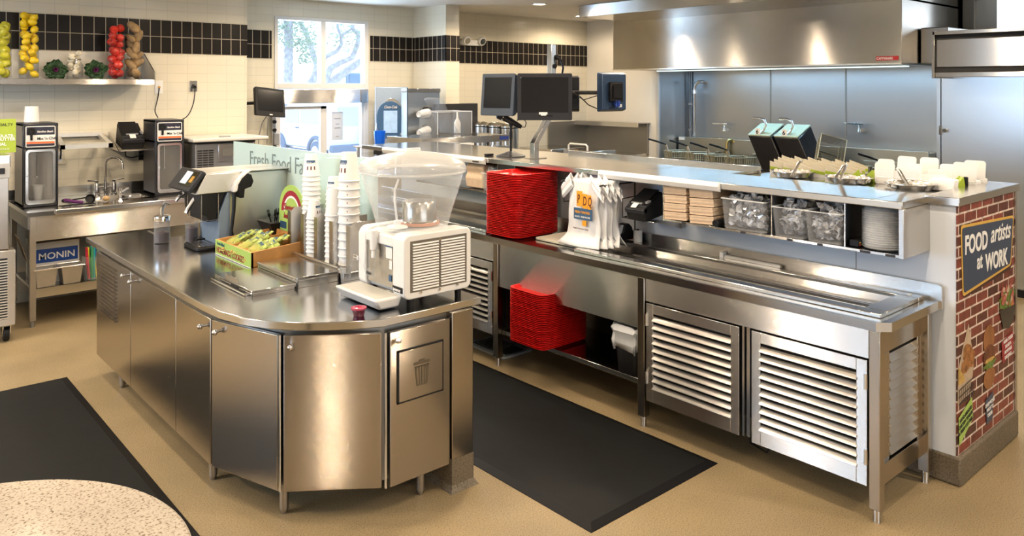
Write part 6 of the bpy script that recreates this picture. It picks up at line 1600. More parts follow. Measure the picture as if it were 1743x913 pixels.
p2 = printer('receipt_printer', 'black receipt printer on a small shelf under the white ticket rail', (3.975, 3.215, 1.135), R(-90), R(8))
p2.scale = (1.05, 1.0, 1.15)
pbk = thing('printer_shelf', 'steel bracket shelf under the receipt printer by the napkins', 'shelf', (4.05, 3.2, 1.12))
obj('plate', MB().box(3.90, 4.198, 3.09, 3.34, 1.120, 1.128), S_PANEL, pbk, bev=0.002)
obj('gusset', MB().prism([(3.93, 1.12), (4.198, 1.12), (4.198, 1.05)], 3.10, 3.104, 'y'), S_PANEL, pbk)

# napkins
NAP = pbr('kraft_napkin', (0.70, 0.54, 0.39), 0.8, noise=0.08, nscale=30)
def napkin():
    q = MB(); rr = random.Random(8)
    k = 9
    for i in range(k):
        z = i * 0.0052
        q.box(-0.135 + rr.uniform(-.003, .003), 0.12, -0.083 + rr.uniform(-.002, .002), 0.083 + rr.uniform(-.002, .002), z, z + 0.0046)
    o = obj('napkin_bundle', q, NAP, org=(0, 0, 0))
    for v in o.data.vertices:
        v.co.z += 0.010 * (v.co.y / 0.083) ** 2 * (0.5 if v.co.y < 0 else -0.2)
    return o
NP = napkin(); first_n = True
for (col_, y) in (('left', 2.925), ('right', 2.735)):
    for i, lv_ in enumerate(('bottom', 'second lowest', 'second highest', 'top')):
        o = NP if first_n else dup(NP); first_n = False
        o.location = (4.03, y, 1.163 + i * 0.0515); o.rotation_euler = (0, 0, 0.015 * (-1) ** i)
        tag(o, '%s kraft napkin bundle in the %s pile under the pass shelf' % (lv_, col_), 'napkins', 'kraft napkin bundles')
kb = thing('cable_grommet', 'round black knob beside the right napkin pile', 'knob', (3.9, 2.62, 1.17))
obj('knob', MB().cyl((3.875, 2.625, 1.183), (3.96, 2.625, 1.183), 0.022, seg=24), BLACK, kb, bev=0.004)

# clear tubs with wrapped cutlery
FOILF = pbr('clear_wrap', (0.62, 0.65, 0.70), 0.12, 0.35, noise=0.6, nscale=25)
def tub(label, y0, y1, z1, seed, n, xf0=3.885):
    t = thing('clear_tub', label, 'tub', (4.0, (y0 + y1) / 2, 1.161))
    x0, x1 = xf0, 4.15; d = 0.012
    q = MB()
    lo = [(x0 + d, y0 + d), (x1 - d, y0 + d), (x1 - d, y1 - d), (x0 + d, y1 - d)]; hi = [(x0, y0), (x1, y0), (x1, y1), (x0, y1)]
    vl = [q.v((*p, 1.163)) for p in lo]; vh = [q.v((*p, z1)) for p in hi]
    for i in range(4): q.f([vl[i], vl[(i + 1) % 4], vh[(i + 1) % 4], vh[i]])
    q.f(vl)
    obj('tub_wall', q, CLEAR2, t, flat=True, solid=0.003)
    obj('rim', MB().tube([(*p, z1) for p in [(x0 - .005, y0 - .002), (x1, y0 - .002), (x1, y1 + .002), (x0 - .005, y1 + .002)]], 0.0045, 6, closed=True), glassy('thick_clear'), t)
    rr = random.Random(seed)
    q = MB()
    for i in range(n):
        c = Vector((rr.uniform(x0 + .035, x1 - .05), rr.uniform(y0 + .03, y1 - .03), rr.uniform(1.185, z1 + 0.025)))
        M = Matrix.Rotation(rr.uniform(0, 6), 3, 'X') @ Matrix.Rotation(rr.uniform(0, 6), 3, 'Y')
        l_ = rr.uniform(0.02, 0.045)
        k = 5; pr_ = []
        for a in range(k + 1):
            w_ = rr.uniform(0.010, 0.02)
            pr_.append((c + M @ Vector((-w_, (a / k - .5) * 2 * l_, rr.uniform(-.012, .012))), c + M @ Vector((w_, (a / k - .5) * 2 * l_, rr.uniform(-.012, .012)))))
        vs = [(q.v(a), q.v(b_)) for a, b_ in pr_]
        for a in range(k): q.f([vs[a][0], vs[a][1], vs[a + 1][1], vs[a + 1][0]])
    for v in q.bm.verts:
        v.co.x = min(max(v.co.x, x0 + .008), x1 - .01); v.co.y = min(max(v.co.y, y0 + .012), y1 - .012); v.co.z = max(v.co.z, 1.172)
    o = obj('crumpled_wrap', q, FOILF, t, flat=True)
    o['kind'] = 'stuff'
    q = MB()
    for i in range(max(6, n // 14)):
        c = Vector((rr.uniform(x0 + .05, x1 - .05), rr.uniform(y0 + .05, y1 - .05), rr.uniform(1.21, z1 - 0.01)))
        d_ = Vector((rr.uniform(-.3, .3), rr.uniform(-1, 1), rr.uniform(-.5, .5))).normalized() * 0.045
        q.tube([c - d_, c + d_], 0.005, 6)
    for v in q.bm.verts:
        v.co.y = min(max(v.co.y, y0 + .014), y1 - .014); v.co.z = max(v.co.z, 1.172)
    obj('black_cutlery', q, BLACK, t)['kind'] = 'stuff'
    return t
tub('wide clear tub of wrapped black cutlery right of the napkins', 2.315, 2.585, 1.335, 1, 260)
tub('middle narrow clear tub packed with clear wrapping', 2.09, 2.265, 1.322, 2, 200)
tub('right clear tub with wrapped black cutlery next to the clear lids', 1.885, 2.075, 1.322, 3, 150)
# stacked clear lids
LIDM = glassy('clear_lid_ridge', (0.88, 0.91, 0.94), 0.30, 0.08)
q = MB()
rg = []
for i in range(48):
    pass
q.lathe([(0.045, 0.0), (0.100, 0.002), (0.105, 0.008), (0.095, 0.010), (0.085, 0.024), (0.060, 0.030), (0, 0.031)], (0, 0, 0), 30)
LD = obj('ridged_container', q, LIDM, org=(0, 0, 0), flat=True)
for i in range(17):
    o = LD if i == 0 else dup(LD)
    o.location = (4.02, 1.725, 1.163 + i * 0.0115)
    tag(o, '%s clear ridged container from the bottom of the stack in the end cubby' % ORD[i], 'container', 'clear ridged containers')
    if i == 16: o['label'] = 'topmost clear ridged container in the right end cubby'; del o['group']
rm = thing('key_pad', 'small black keypad with coloured dots lying in the right end cubby', 'keypad', (3.99, 1.835, 1.16))
obj('pad', MB().box(3.93, 4.08, 1.815, 1.862, 1.162, 1.195), BLACK, rm, bev=0.003)
for i in range(5):
    for j in range(2): obj('button', MB().box(3.940 + 0.026 * i, 3.952 + 0.026 * i, 1.8135, 1.815, 1.168 + j * 0.012, 1.174 + j * 0.012), pbr('dot_%d' % ((i + j) % 3), ((0.6, 0.05, 0.03), (0.7, 0.5, 0.05), (0.1, 0.3, 0.6))[(i + j) % 3], 0.4, noise=0.02), rm)
# scraper rails lying against the backsplash
rl = thing('label_rail', 'thin steel label rail resting against the back of the sunken well', 'rail', (4.14, 2.55, 0.93))
obj('rail', MB().box(4.125, 4.155, 2.36, 2.74, 0.9305, 0.937).box(4.130, 4.134, 2.36, 2.74, 0.937, 0.95).box(4.145, 4.149, 2.36, 2.74, 0.937, 0.95), S_EDGE, rl)
obj('end_clip', MB().box(4.12, 4.158, 2.735, 2.76, 0.9305, 0.962), WHITE, rl)
# left part of the cold table behind the bowl
kr = thing('napkin_roll', 'kraft paper block in the far cubby behind the clear bowl', 'paper', (4.0, 4.9, 1.2))
obj('paper_block', MB().prism([(3.92, 1.165), (4.15, 1.165), (4.15, 1.35), (3.94, 1.36), (3.91, 1.33), (3.925, 1.28), (3.905, 1.25)], 4.80, 5.02, 'y'), NAP, kr, bev=0.01)
fc2 = thing('far_cubby', 'stainless cubby tray under the far end of the pass shelf', 'shelf', (4.05, 5.0, 1.14))
obj('floor_plate', MB().box(3.895, 4.20, 4.40, 5.7, 1.145, 1.160), S_PANEL, fc2, bev=0.001)
obj('partition', MB().box(3.90, 4.20, 4.60, 4.606, 1.16, 1.383).box(3.90, 4.20, 4.40, 4.406, 1.16, 1.383), S_PANEL, fc2)
tub('far clear tub of wrapped cutlery left of the red trays', 4.63, 4.78, 1.30, 9, 110)
dl_ = thing('drop_in_frame', 'long steel frame and lid over the far section of the cold table', 'lid', (3.9, 5.2, 0.91))
obj('frame', MB().box(3.63, 4.12, 4.42, 4.46, 0.9105, 0.93).box(3.63, 3.67, 4.46, 6.4, 0.9105, 0.93).box(4.08, 4.12, 4.46, 6.4, 0.9105, 0.93), S_TOP, dl_, bev=0.003)
obj('panel', MB().box(3.67, 3.86, 4.46, 6.4, 0.9105, 0.918).box(3.88, 4.08, 4.46, 6.4, 0.9105, 0.918), S_PANEL, dl_)
obj('divider', MB().box(3.86, 3.88, 4.46, 6.4, 0.9105, 0.935), S_EDGE, dl_)
# waste bin and floor tray
wb = thing('waste_bin', 'slim black waste bin with a white liner on the undershelf', 'waste bin', (3.74, 3.06, 0.256))
q = MB()
def rr4(x0, x1, y0, y1, r, z): return [(x, y, z) for x, y in rrect(x0, x1, y0, y1, r)]
loft(q, [rr4(3.60, 3.88, 2.985, 3.135, 0.03, 0.258), rr4(3.585, 3.90, 2.965, 3.155, 0.035, 0.53)], 0)
obj('bin_body', q, BLACK, wb, solid=0.004)
q = MB(); n_ = 48
def lin(z, e, amp, ph):
    base = rrect(3.585 - e, 3.90 + e, 2.965 - e, 3.155 + e, 0.035, 12)
    c_ = (3.7425, 3.06)
    out = []
    for i, (x, y) in enumerate(base):
        k = 1 + amp * math.sin(i * 2.1 + ph) + amp * 0.6 * math.sin(i * 0.9 + ph)
        out.append((c_[0] + (x - c_[0]) * k, c_[1] + (y - c_[1]) * k, z + amp * 0.25 * math.sin(i * 0.7 + ph)))
    return out
loft(q, [lin(0.40, 0.004, 0.05, 1), lin(0.45, 0.012, 0.03, 2), lin(0.49, 0.004, 0.02, 4), lin(0.52, 0.014, 0.03, 3), lin(0.545, 0.004, 0.02, 0), lin(0.53, -0.008, 0.01, 1), lin(0.44, -0.02, 0.02, 2)])
obj('liner', q, pbr('white_liner', (0.72, 0.76, 0.82), 0.4, noise=0.03), wb, solid=0.001)
ftt = thing('floor_drain_tray', 'grey plastic tray with slots lying on the floor under the cold table', 'tray', (3.85, 4.5, 0))
q = MB().prism(rrect(3.68, 3.98, 4.28, 4.74, 0.03), 0.001, 0.018)
obj('tray_base', q, GREYP, ftt, bev=0.004)
q = MB()
for i in range(9): q.box(3.72, 3.94, 4.45 + i * 0.028, 4.462 + i * 0.028, 0.018, 0.020)
obj('slot', q, BLACK, ftt)
obj('inset', MB().box(3.74, 3.90, 4.31, 4.42, 0.018, 0.026), BLACK, ftt)
ck_ = thing('u_bracket', 'black bent wire bracket hanging under the middle cupboard doors', 'bracket', (3.75, 2.22, 0.06))
obj('wire', MB().tube([(3.72, 2.30, 0.24), (3.72, 2.30, 0.07), (3.72, 2.20, 0.05), (3.80, 2.16, 0.24)], 0.006, 6), BLACK, ck_)

# ---- food landing: round pans, tongs, papers, boxes
def round_pan(label, x, y, r):
    t = thing('round_pan', label, 'pan', (x, y, 1.401))
    obj('pan_body', MB().lathe([(0, 0.004), (r * 0.72, 0.004), (r * 0.93, 0.034), (r, 0.038), (r, 0.041), (r * 0.92, 0.038), (r * 0.70, 0.008), (0, 0.008)], (x, y, 1.401), 40), S_EDGE, t)
    rr = random.Random(int(x * 100)); q = MB()
    for i in range(26):
        a = rr.uniform(0, 6.28); k = r * 0.8 * math.sqrt(rr.random())
        q.ball((x + k * math.cos(a), y + k * math.sin(a), 1.428), 0.020, (1.1, 1, 0.9), 8, bumpy=0.15, rnd=rr)
    obj('foil_portion', q, pbr('crumpled_foil', (0.80, 0.79, 0.76), 0.3, 0.5, noise=0.3), t)['kind'] = 'stuff'
    return t
def tongs(label, x, y, ang):
    t = thing('tongs', label, 'tongs', (x, y, 1.42), ang, local=True)
    for s_ in (-1, 1):
        obj('tong_arm', MB().tube([(0, 0, 0.095), (0.01, s_ * 0.018, 0.085), (0.03, s_ * 0.04, 0.045), (0.05, s_ * 0.062, 0.006)], [0.007, 0.009, 0.008, 0.009], 8), S_EDGE, t)
    obj('hinge', MB().ball((0, 0, 0.095), 0.011, seg=10), S_EDGE, t)
PAN = [('left', 4.62, 2.56, 0.135), ('middle', 4.58, 2.17, 0.135), ('right', 4.53, 1.80, 0.135)]
for nm_, x, y, r in PAN:
    round_pan('%s round steel pan on the landing behind the pass shelf' % nm_, x, y, r)
tongs('steel tongs leaning on the left round pan', 4.55, 2.46, R(115))
tongs('steel tongs leaning on the middle round pan', 4.52, 2.16, R(130))
tongs('steel tongs leaning on the right round pan', 4.50, 1.86, R(-60))
WRP = pbr('kraft_pocket', (0.60, 0.54, 0.42), 0.6, noise=0.05); LMP = pbr('lime_pocket', (0.34, 0.46, 0.03), 0.5, noise=0.05)
def pocket():
    t = thing('paper_pocket', '', 'food wrapper', (0, 0, 0), local=True)
    obj('pocket', MB().prism([(-0.055, 0), (0.055, 0), (0.055, 0.03), (0.055, 0.045), (-0.055, 0.085)], -0.004, 0.004, 'x'), WHITEM, t)
    obj('kraft_panel', MB().prism([(-0.055, 0.045), (0.055, 0.028), (0.055, 0.045), (-0.055, 0.085)], -0.0050, 0.0050, 'x'), WRP, t)
    obj('green_stripe', MB().prism([(-0.055, 0.030), (0.055, 0.012), (0.055, 0.030), (-0.055, 0.050)], -0.0060, 0.0060, 'x'), LMP, t)
    return t
PKT = pocket(); f0 = True; rr = random.Random(2)
for row in range(4):
    for i in range(6):
        o = PKT if f0 else dup(PKT); f0 = False
        o.location = (4.74 + row * 0.085, 2.72 - i * 0.095 + row * 0.02, 1.401 + 0.006 * row); o.rotation_euler = (0, 0, R(204 + rr.uniform(-10, 10)))
        tag(o, '%s kraft and lime paper pocket from the left in the %s row behind the pans' % (ORD[i], ('front', 'second', 'third', 'back')[row]), 'food wrapper', 'lime striped paper pockets')
for i, (x, y, a) in enumerate(((4.70, 2.20, 20), (4.72, 2.12, -10), (4.70, 1.62, 60), (4.76, 1.66, 30))):
    q = MB().prism([(-0.045, 0), (0.045, 0), (-0.03, 0.075)], -0.012, 0.012, 'x')
    o = obj('paper_pocket', q, LMP, org=(0, 0, 0)); o.location = (x, y, 1.401); o.rotation_euler = (0, 0, R(a))
    tag(o, ('solid lime green paper pocket between the pockets and white boxes', 'second solid lime green paper pocket left of the white boxes', 'solid lime green paper corner right of the right pan', 'solid lime green paper corner nearest the wall cap')[i], 'food wrapper')
def white_box(name_l, x, y, w, h, a=0, lean=8, rdr=None):
    t = thing('white_box', name_l, 'food box', (x, y, 1.401), R(a), local=True)
    k = 0.022
    obj('flap', MB().prism(rrect(-w / 2, w / 2, 0, h, 0.018), -0.004, 0.004, 'x').xf(Matrix.Rotation(R(lean), 4, 'Y')), WHITEM, t)
    obj('tray_part', MB().box(0.0, 0.075, -w / 2 + .005, w / 2 - .005, 0, 0.045), WHITEM, t, bev=0.006)
    return t
wl = [(4.70, 2.02, .10, .090), (4.72, 1.90, .15, .085), (4.70, 1.74, .13, .080), (4.84, 2.08, .12, .115), (4.84, 1.93, .13, .120), (4.86, 1.78, .12, .095), (4.85, 1.64, .13, .145),
      (4.95, 2.12, .10, .125), (4.96, 2.00, .11, .150), (4.97, 1.87, .10, .150), (4.96, 1.745, .12, .120), (4.97, 1.625, .11, .150)]
ords = ['first', 'second', 'third', 'fourth', 'fifth']
rows = {}
wl_lab = ['front row leftmost white folded box behind the middle pan', 'front row white folded box between middle and right pans', 'front row white box directly behind the right pan',
          'middle row leftmost white folded box', 'middle row white box second from the left', 'middle row white box third from the left', 'tall white box rising at the right end of the middle row',
          'back row leftmost white box', 'back row tall white box second from the left', 'back row tall white box in the centre', 'back row white box second from the right', 'back row rightmost tall white box near the wall cap']
for (x, y, w, h), lb in zip(wl, wl_lab): white_box(lb, x, y, w, h, random.Random(lb).uniform(-12, 12))
lp = thing('low_box', 'long low white box beside the wall cap', 'food box', (4.72, 1.66, 1.401))
obj('box_body', MB().hexa([(4.60, 1.61, 1.402), (4.68, 1.61, 1.402), (4.68, 1.74, 1.402), (4.60, 1.74, 1.402), (4.63, 1.61, 1.465), (4.70, 1.61, 1.465), (4.70, 1.74, 1.465), (4.63, 1.74, 1.465)]), WHITEM, lp, bev=0.006)
bh = thing('black_grip', 'short black grip end behind the right white box', 'grip', (4.83, 1.612, 1.44))
obj('grip', MB().cyl((4.80, 1.612, 1.402), (4.80, 1.612, 1.47), 0.013, seg=12), BLACK, bh, bev=0.004)

# ================================================================== MONITORS ON THE PASS
PZ = 1.42
po = thing('monitor_post', 'square stainless post with monitor arms rising from the pass shelf', 'post', (4.20, 4.44, PZ))
q = MB()
q.hexa([(4.115, 4.42, PZ), (4.165, 4.42, PZ), (4.165, 4.47, PZ), (4.115, 4.47, PZ), (4.115, 4.42, 1.54), (4.165, 4.42, 1.54), (4.165, 4.47, 1.54), (4.115, 4.47, 1.54)])
q.hexa([(4.115, 4.42, 1.54), (4.165, 4.42, 1.54), (4.165, 4.47, 1.54), (4.115, 4.47, 1.54), (4.30, 4.42, 1.78), (4.35, 4.42, 1.78), (4.35, 4.47, 1.78), (4.30, 4.47, 1.78)])
q.box(4.30, 4.35, 4.42, 4.47, 1.78, 2.31)
obj('post_tube', q, S_EDGE, po, bev=0.002)
obj('base_plate', MB().box(4.08, 4.22, 4.39, 4.50, PZ, PZ + 0.006), S_PANEL, po)
obj('grommet', MB().tube([(4.355, 4.418, 2.21), (4.355, 4.412, 2.21)], 0.022, 16).tube([(4.335, 4.418, 2.14), (4.335, 4.412, 2.14)], 0.018, 16), BLACK, po)
obj('cable', MB().tube([(4.345, 4.41, 2.21), (4.37, 4.385, 2.19), (4.39, 4.38, 2.13), (4.395, 4.40, 2.06)], 0.008, 8), BLACK, po)
def monitor(label, c, w, h, yaw, pitch=0, roll=0, kind='front', body=DKGREY):
    """local frame: x across, -y towards the viewer of the screen, z up"""
    t = thing('monitor', label, 'monitor', c, 0, local=True)
    t.rotation_euler = (pitch, roll, yaw)
    ch = obj('casing', MB().hexa([(-w / 2, 0, -h / 2), (w / 2, 0, -h / 2), (w / 2 - .01, .045, -h / 2 + .015), (-w / 2 + .01, .045, -h / 2 + .015), (-w / 2, 0, h / 2), (w / 2, 0, h / 2), (w / 2 - .01, .045, h / 2 - .015), (-w / 2 + .01, .045, h / 2 - .015)]), body, t, bev=0.006)
    bz = obj('bezel', MB().prism(rrect(-w / 2, w / 2, -h / 2, h / 2, 0.012), -0.012, 0.002, 'y'), body, t, bev=0.003)
    b_ = 0.03
    obj('screen', MB().box(-w / 2 + b_, w / 2 - b_, -0.0145, -0.012, -h / 2 + b_ + 0.03, h / 2 - b_), pbr('dark_screen', (0.012, 0.013, 0.015), 0.12, noise=0.05), bz)
    obj('vent_box', MB().box(-w / 4, w / 4, .045, .08, -h / 4, h / 4), BLACK, t, bev=0.01)
    return t, bz
m_, b_ = monitor('large front facing order monitor on the post', (4.150, 4.340, 1.900), 0.42, 0.36, R(-41))
obj('sticker', MB().box(-0.045, 0.02, -0.0165, -0.0145, -0.135, -0.118).box(-0.03, 0.01, -0.0165, -0.0145, -0.144, -0.135), WHITE, b_)
obj('slot', MB().box(-0.05, 0.06, -0.0135, -0.012, -0.150, -0.142), BLACKG, b_)
obj('corner_label', MB().box(-0.185, -0.12, -0.0135, -0.012, 0.143, 0.150), GREYP, b_)
m_, b_ = monitor('left monitor on the post turned toward the window side', (3.955, 4.66, 1.915), 0.33, 0.33, R(-80), pitch=R(-5), body=pbr('blue_grey_casing', (0.04, 0.055, 0.08), 0.4, noise=0.05))
obj('deep_casing', MB().hexa([(-0.15, .02, -.15), (0.15, .02, -.15), (0.14, .13, -.12), (-0.14, .13, -.12), (-0.15, .02, .15), (0.15, .02, .15), (0.14, .13, .14), (-0.14, .13, .14)]), DKGREY, m_, bev=0.01)
m_, b_ = monitor('partly hidden dark monitor directly right of the front monitor', (4.64, 4.62, 1.92), 0.26, 0.30, R(140), body=BLACK)
m_, b_ = monitor('rear facing monitor on the outstretched arm at the right', (4.84, 4.28, 1.935), 0.28, 0.32, R(174), body=pbr('blue_steel_casing', (0.035, 0.07, 0.14), 0.35, 0.3, noise=0.05))
obj('mount_plate', MB().box(-0.05, 0.05, .08, .09, -0.05, 0.05), BLACK, m_)
obj('cable_plug', MB().box(-0.03, -0.01, .05, .08, -0.12, -0.07).box(0.0, 0.02, .05, .08, -0.12, -0.07), pbr('plug_blue', (0.02, 0.06, 0.35), 0.4, noise=0.05), m_)
obj('sticker', MB().box(-0.08, -0.045, .046, .048, -0.125, -0.10), WHITE, m_)
obj('arm', MB().tube([(4.35, 4.445, 1.93), (4.62, 4.44, 1.93), (4.82, 4.20, 1.93)], 0.016, 8).tube([(4.30, 4.445, 1.93), (4.08, 4.66, 1.92)], 0.014, 8).tube([(4.62, 4.44, 1.93), (4.62, 4.56, 1.93)], 0.014, 8).tube([(4.30, 4.43, 1.90), (4.22, 4.40, 1.90)], 0.02, 8), BLACK, po)
obj('cable', MB().tube([(4.60, 4.40, 1.90), (4.66, 4.36, 1.83), (4.73, 4.30, 1.79), (4.80, 4.22, 1.81), (4.82, 4.20, 1.86)], 0.005, 6).tube([(4.55, 4.42, 1.93), (4.62, 4.38, 1.87), (4.72, 4.30, 1.91)], 0.004, 6), BLACK, po)

mc = thing('microphone_stand', 'black table microphone on a round base on the pass shelf', 'microphone', (4.12, 4.70, PZ))
obj('base', MB().lathe([(0, 0.045), (0.02, 0.042), (0.06, 0.026), (0.115, 0.008), (0.118, 0.001), (0, 0.001)], (4.12, 4.70, PZ), 40), DKGREY, mc)
obj('stem', MB().cyl((4.12, 4.70, PZ + 0.04), (4.12, 4.70, PZ + 0.25), 0.010, seg=12).cyl((4.12, 4.70, PZ + 0.14), (4.12, 4.70, PZ + 0.20), 0.013, seg=12), BLACK, mc)
obj('clip', MB().cyl((4.12, 4.70, PZ + 0.24), (4.12, 4.70, PZ + 0.27), 0.016, seg=12), BLACK, mc)
ux, uy = 0.72, -0.62
def mp(d, z): return (4.12 + ux * d, 4.70 + uy * d, PZ + z)
obj('microphone', MB().tube([mp(-0.115, 0.342), mp(-0.105, 0.337), mp(-0.075, 0.322), mp(-0.06, 0.315), mp(0.06, 0.250), mp(0.09, 0.235)], [0.022, 0.036, 0.037, 0.030, 0.021, 0.016], 14), BLACK, mc)
obj('ring', MB().tube([mp(-0.066, 0.318), mp(-0.060, 0.3148)], 0.0345, 16), CHROME, mc)
obj('cable', MB().tube([mp(0.09, 0.235), mp(0.12, 0.235), mp(0.13, 0.27), mp(0.11, 0.30), mp(0.05, 0.29)], 0.0045, 6), BLACK, mc)
adp = thing('adapter', 'small black adapter lying beside the microphone base', 'adapter', (4.02, 4.86, PZ))
obj('body', MB().box(3.99, 4.06, 4.84, 4.88, PZ + .001, PZ + 0.018), BLACK, adp, bev=0.004)
# ================================================================== DRIVE THROUGH CORNER
m_, b_ = monitor('black register monitor on the wall left of the service window', (3.86, 8.62, 1.80), 0.40, 0.335, R(12), pitch=R(-12), roll=R(6), body=BLACK)
obj('screen_logo', MB().box(-0.02, 0.02, -0.0145, -0.012, -0.152, -0.140), WHITE, b_)
wm = thing('monitor_bracket', 'black bracket and cable fixing the register monitor to the wall', 'bracket', (3.80, 8.9, 1.8))
obj('arm', MB().box(3.56, 3.62, 8.90, 8.992, 1.72, 1.84).tube([(3.60, 8.93, 1.78), (3.86, 8.72, 1.80)], 0.02, 8), BLACK, wm)
obj('cable', MB().tube([(3.88, 8.72, 1.66), (3.87, 8.85, 1.56), (3.88, 8.97, 1.40), (3.88, 8.985, 1.25)], 0.006, 6).tube([(3.90, 8.8, 1.62), (3.99, 8.96, 1.60), (3.98, 8.97, 1.30)], 0.005, 6), GREYP, wm)
sc = thing('window_latch_rail', 'steel latch rail with black knobs at the left edge of the service window', 'latch', (4.06, 8.96, 1.3))
obj('rail', MB().box(4.04, 4.085, 8.95, 8.99, 1.05, 1.66), S_EDGE, sc, bev=0.003)
obj('knob', MB().cyl((4.06, 8.95, 1.56), (4.06, 8.925, 1.56), 0.022).cyl((4.06, 8.95, 1.46), (4.06, 8.925, 1.46), 0.022).cyl((4.06, 8.95, 1.26), (4.06, 8.925, 1.26), 0.022), BLACK, sc)
obj('roller', MB().box(4.05, 4.12, 8.92, 8.955, 1.28, 1.42), GREYP, sc, bev=0.01)
cnt = thing('drinks_counter', 'stainless counter under the soda machine in the window corner', 'counter', (5.8, 8.2, 0))
obj('worktop', MB().box(4.95, 6.10, 7.95, 8.985, 1.08, 1.12).box(6.10, 7.0, 7.28, 8.25, 1.08, 1.12), S_TOP, cnt, bev=0.004)
obj('cabinet', MB().box(5.0, 6.05, 8.0, 8.98, 0.1, 1.08).box(6.10, 6.95, 7.33, 8.2, 0.1, 1.08), S_DOOR, cnt)
obj('kick', MB().box(5.03, 6.9, 8.05, 8.2, 0, 0.1), BLACK, cnt)
# touch soda machine
SBLU = pbr('soda_shell', (0.42, 0.52, 0.66), 0.3, 0.4, noise=0.03)
fm = thing('soda_machine', 'arched silver blue touch screen soda machine in the window corner', 'soda machine', (5.40, 8.46, 1.12), R(-33), local=True)
obj('cabinet', MB().box(-0.205, 0.205, 0, 0.30, 0, 0.86), SBLU, fm, bev=0.01)
def arch(cx, z0, w, h, n=20):
    return [(cx - w, z0)] + [(cx - w * math.cos(math.pi * i / n), z0 + 0.12 + (h - 0.12) * math.sin(math.pi * i / n)) for i in range(n + 1)] + [(cx + w, z0)]
obj('arch_shell', MB().prism(arch(0, 0.08, 0.20, 0.64), -0.05, 0.0, 'y'), S_EDGE, fm, bev=0.006)
fp = obj('arch_face', MB().prism([(-0.015 + 0.17 * math.cos(R(a)), 0.44 + (0.24 if math.sin(R(a)) > 0 else 0.24) * math.copysign(abs(math.sin(R(a))) ** 0.8, math.sin(R(a)))) for a in range(0, 360, 12)], -0.065, -0.045, 'y'), pbr('soda_face_blue', (0.06, 0.14, 0.28), 0.25, noise=0.05), fm, bev=0.004)
obj('touch_screen', MB().box(-0.095, 0.075, -0.070, -0.065, 0.28, 0.56), pbr('soda_screen', (0.30, 0.42, 0.55), 0.2, emit=(0.45, 0.62, 0.85), estr=0.30, noise=0.25, nscale=20), fp)
text('Coca-Cola', (-0.01, -0.072, 0.59), (1, 0, 0), (0, 0, 1), 0.05, WHITE, fp, bold=0.015, align='CENTER', shear=0.4, squeeze=0.75)
obj('splash_back', MB().box(-0.15, 0.15, -0.052, -0.05, 0.04, 0.20), S_EDGE, fm)
obj('drip_tray', MB().box(-0.18, 0.18, -0.16, 0.0, 0.0, 0.03), BLACK, fm, bev=0.004)
cp_ = thing('cup_dispenser_cabinet', 'tall stainless cabinet with two sideways cup dispensers', 'cup dispenser', (5.6, 8.0, 1.12))
obj('cabinet', MB().box(5.41, 5.905, 8.12, 8.25, 1.12, 1.95), S_DARK, cp_, bev=0.004)
obj('face', MB().box(5.415, 5.90, 8.11, 8.12, 1.12, 1.91), S_BACK, cp_)
obj('top_edge', MB().box(5.405, 5.91, 8.105, 8.25, 1.91, 1.96), S_DOOR, cp_, bev=0.002)
obj('corner_trim', MB().box(5.402, 5.41, 8.098, 8.11, 1.12, 1.97), BLACK, cp_)
for i, z in enumerate((1.655, 1.44)):
    fl2 = obj('flange', MB().cyl((5.70, 8.11, z), (5.70, 8.06, z), 0.088, 0.078, 28), BLACK, cp_, bev=0.006)
blk = thing('black_cabinet', 'black box standing right of the sideways cup dispensers', 'cabinet', (6.1, 8.0, 1.12))
obj('cabinet', MB().box(5.80, 6.42, 7.98, 8.09, 1.12, 1.765), pbr('matt_black', (0.015, 0.013, 0.014), 0.5, noise=0.1), blk, bev=0.003)
CD = None
for nm_, z in (('upper', 1.655), ('lower', 1.44)):
    pr_ = cup_proto(0.048, 0.12, -90, 'full')
    for i in range(5):
        o = pr_ if i == 0 else dup(pr_)
        d = Vector((-0.92, -0.45, -0.06 if nm_ == 'upper' else -0.10)).normalized()
        p = Vector((5.68, 8.05, z)) + d * (0.01 + 0.028 * i)
        o.location = p
        o.rotation_euler = d.to_track_quat('Z', 'Y').to_euler()
        tag(o, '%s paper cup from the flange in the %s sideways dispenser' % (ORD[i], nm_), 'cup', 'cups in the %s sideways dispenser' % nm_)
    o['label'] = 'outermost white cup of the %s sideways dispenser' % nm_; del o['group']
# clear acrylic display and slanted lid
ab = thing('acrylic_bin', 'clear acrylic bin with a slanted lid behind the pass', 'bin', (5.3, 7.2, 1.446))
q = MB().box(5.08, 5.56, 7.02, 7.025, 1.437, 1.70).box(5.08, 5.56, 7.37, 7.375, 1.437, 1.70).box(5.08, 5.085, 7.025, 7.37, 1.437, 1.70).box(5.555, 5.56, 7.025, 7.37, 1.437, 1.70)
obj('bin_wall', q, CLEAR, ab)
obj('bin_rim', MB().tube([(5.08, 7.02, 1.70), (5.56, 7.02, 1.70), (5.56, 7.375, 1.70), (5.08, 7.375, 1.70)], 0.006, 6, closed=True).tube([(5.08, 7.02, 1.447), (5.08, 7.02, 1.70)], 0.005, 6).tube([(5.56, 7.02, 1.447), (5.56, 7.02, 1.70)], 0.005, 6), glassy('thick_clear'), ab)
obj('slanted_lid', MB().hexa([(5.36, 7.04, 1.45), (5.40, 7.04, 1.45), (5.40, 7.35, 1.45), (5.36, 7.35, 1.45), (5.12, 7.04, 1.84), (5.155, 7.04, 1.86), (5.155, 7.35, 1.86), (5.12, 7.35, 1.84)]), CLEAR, ab, bev=0.008)
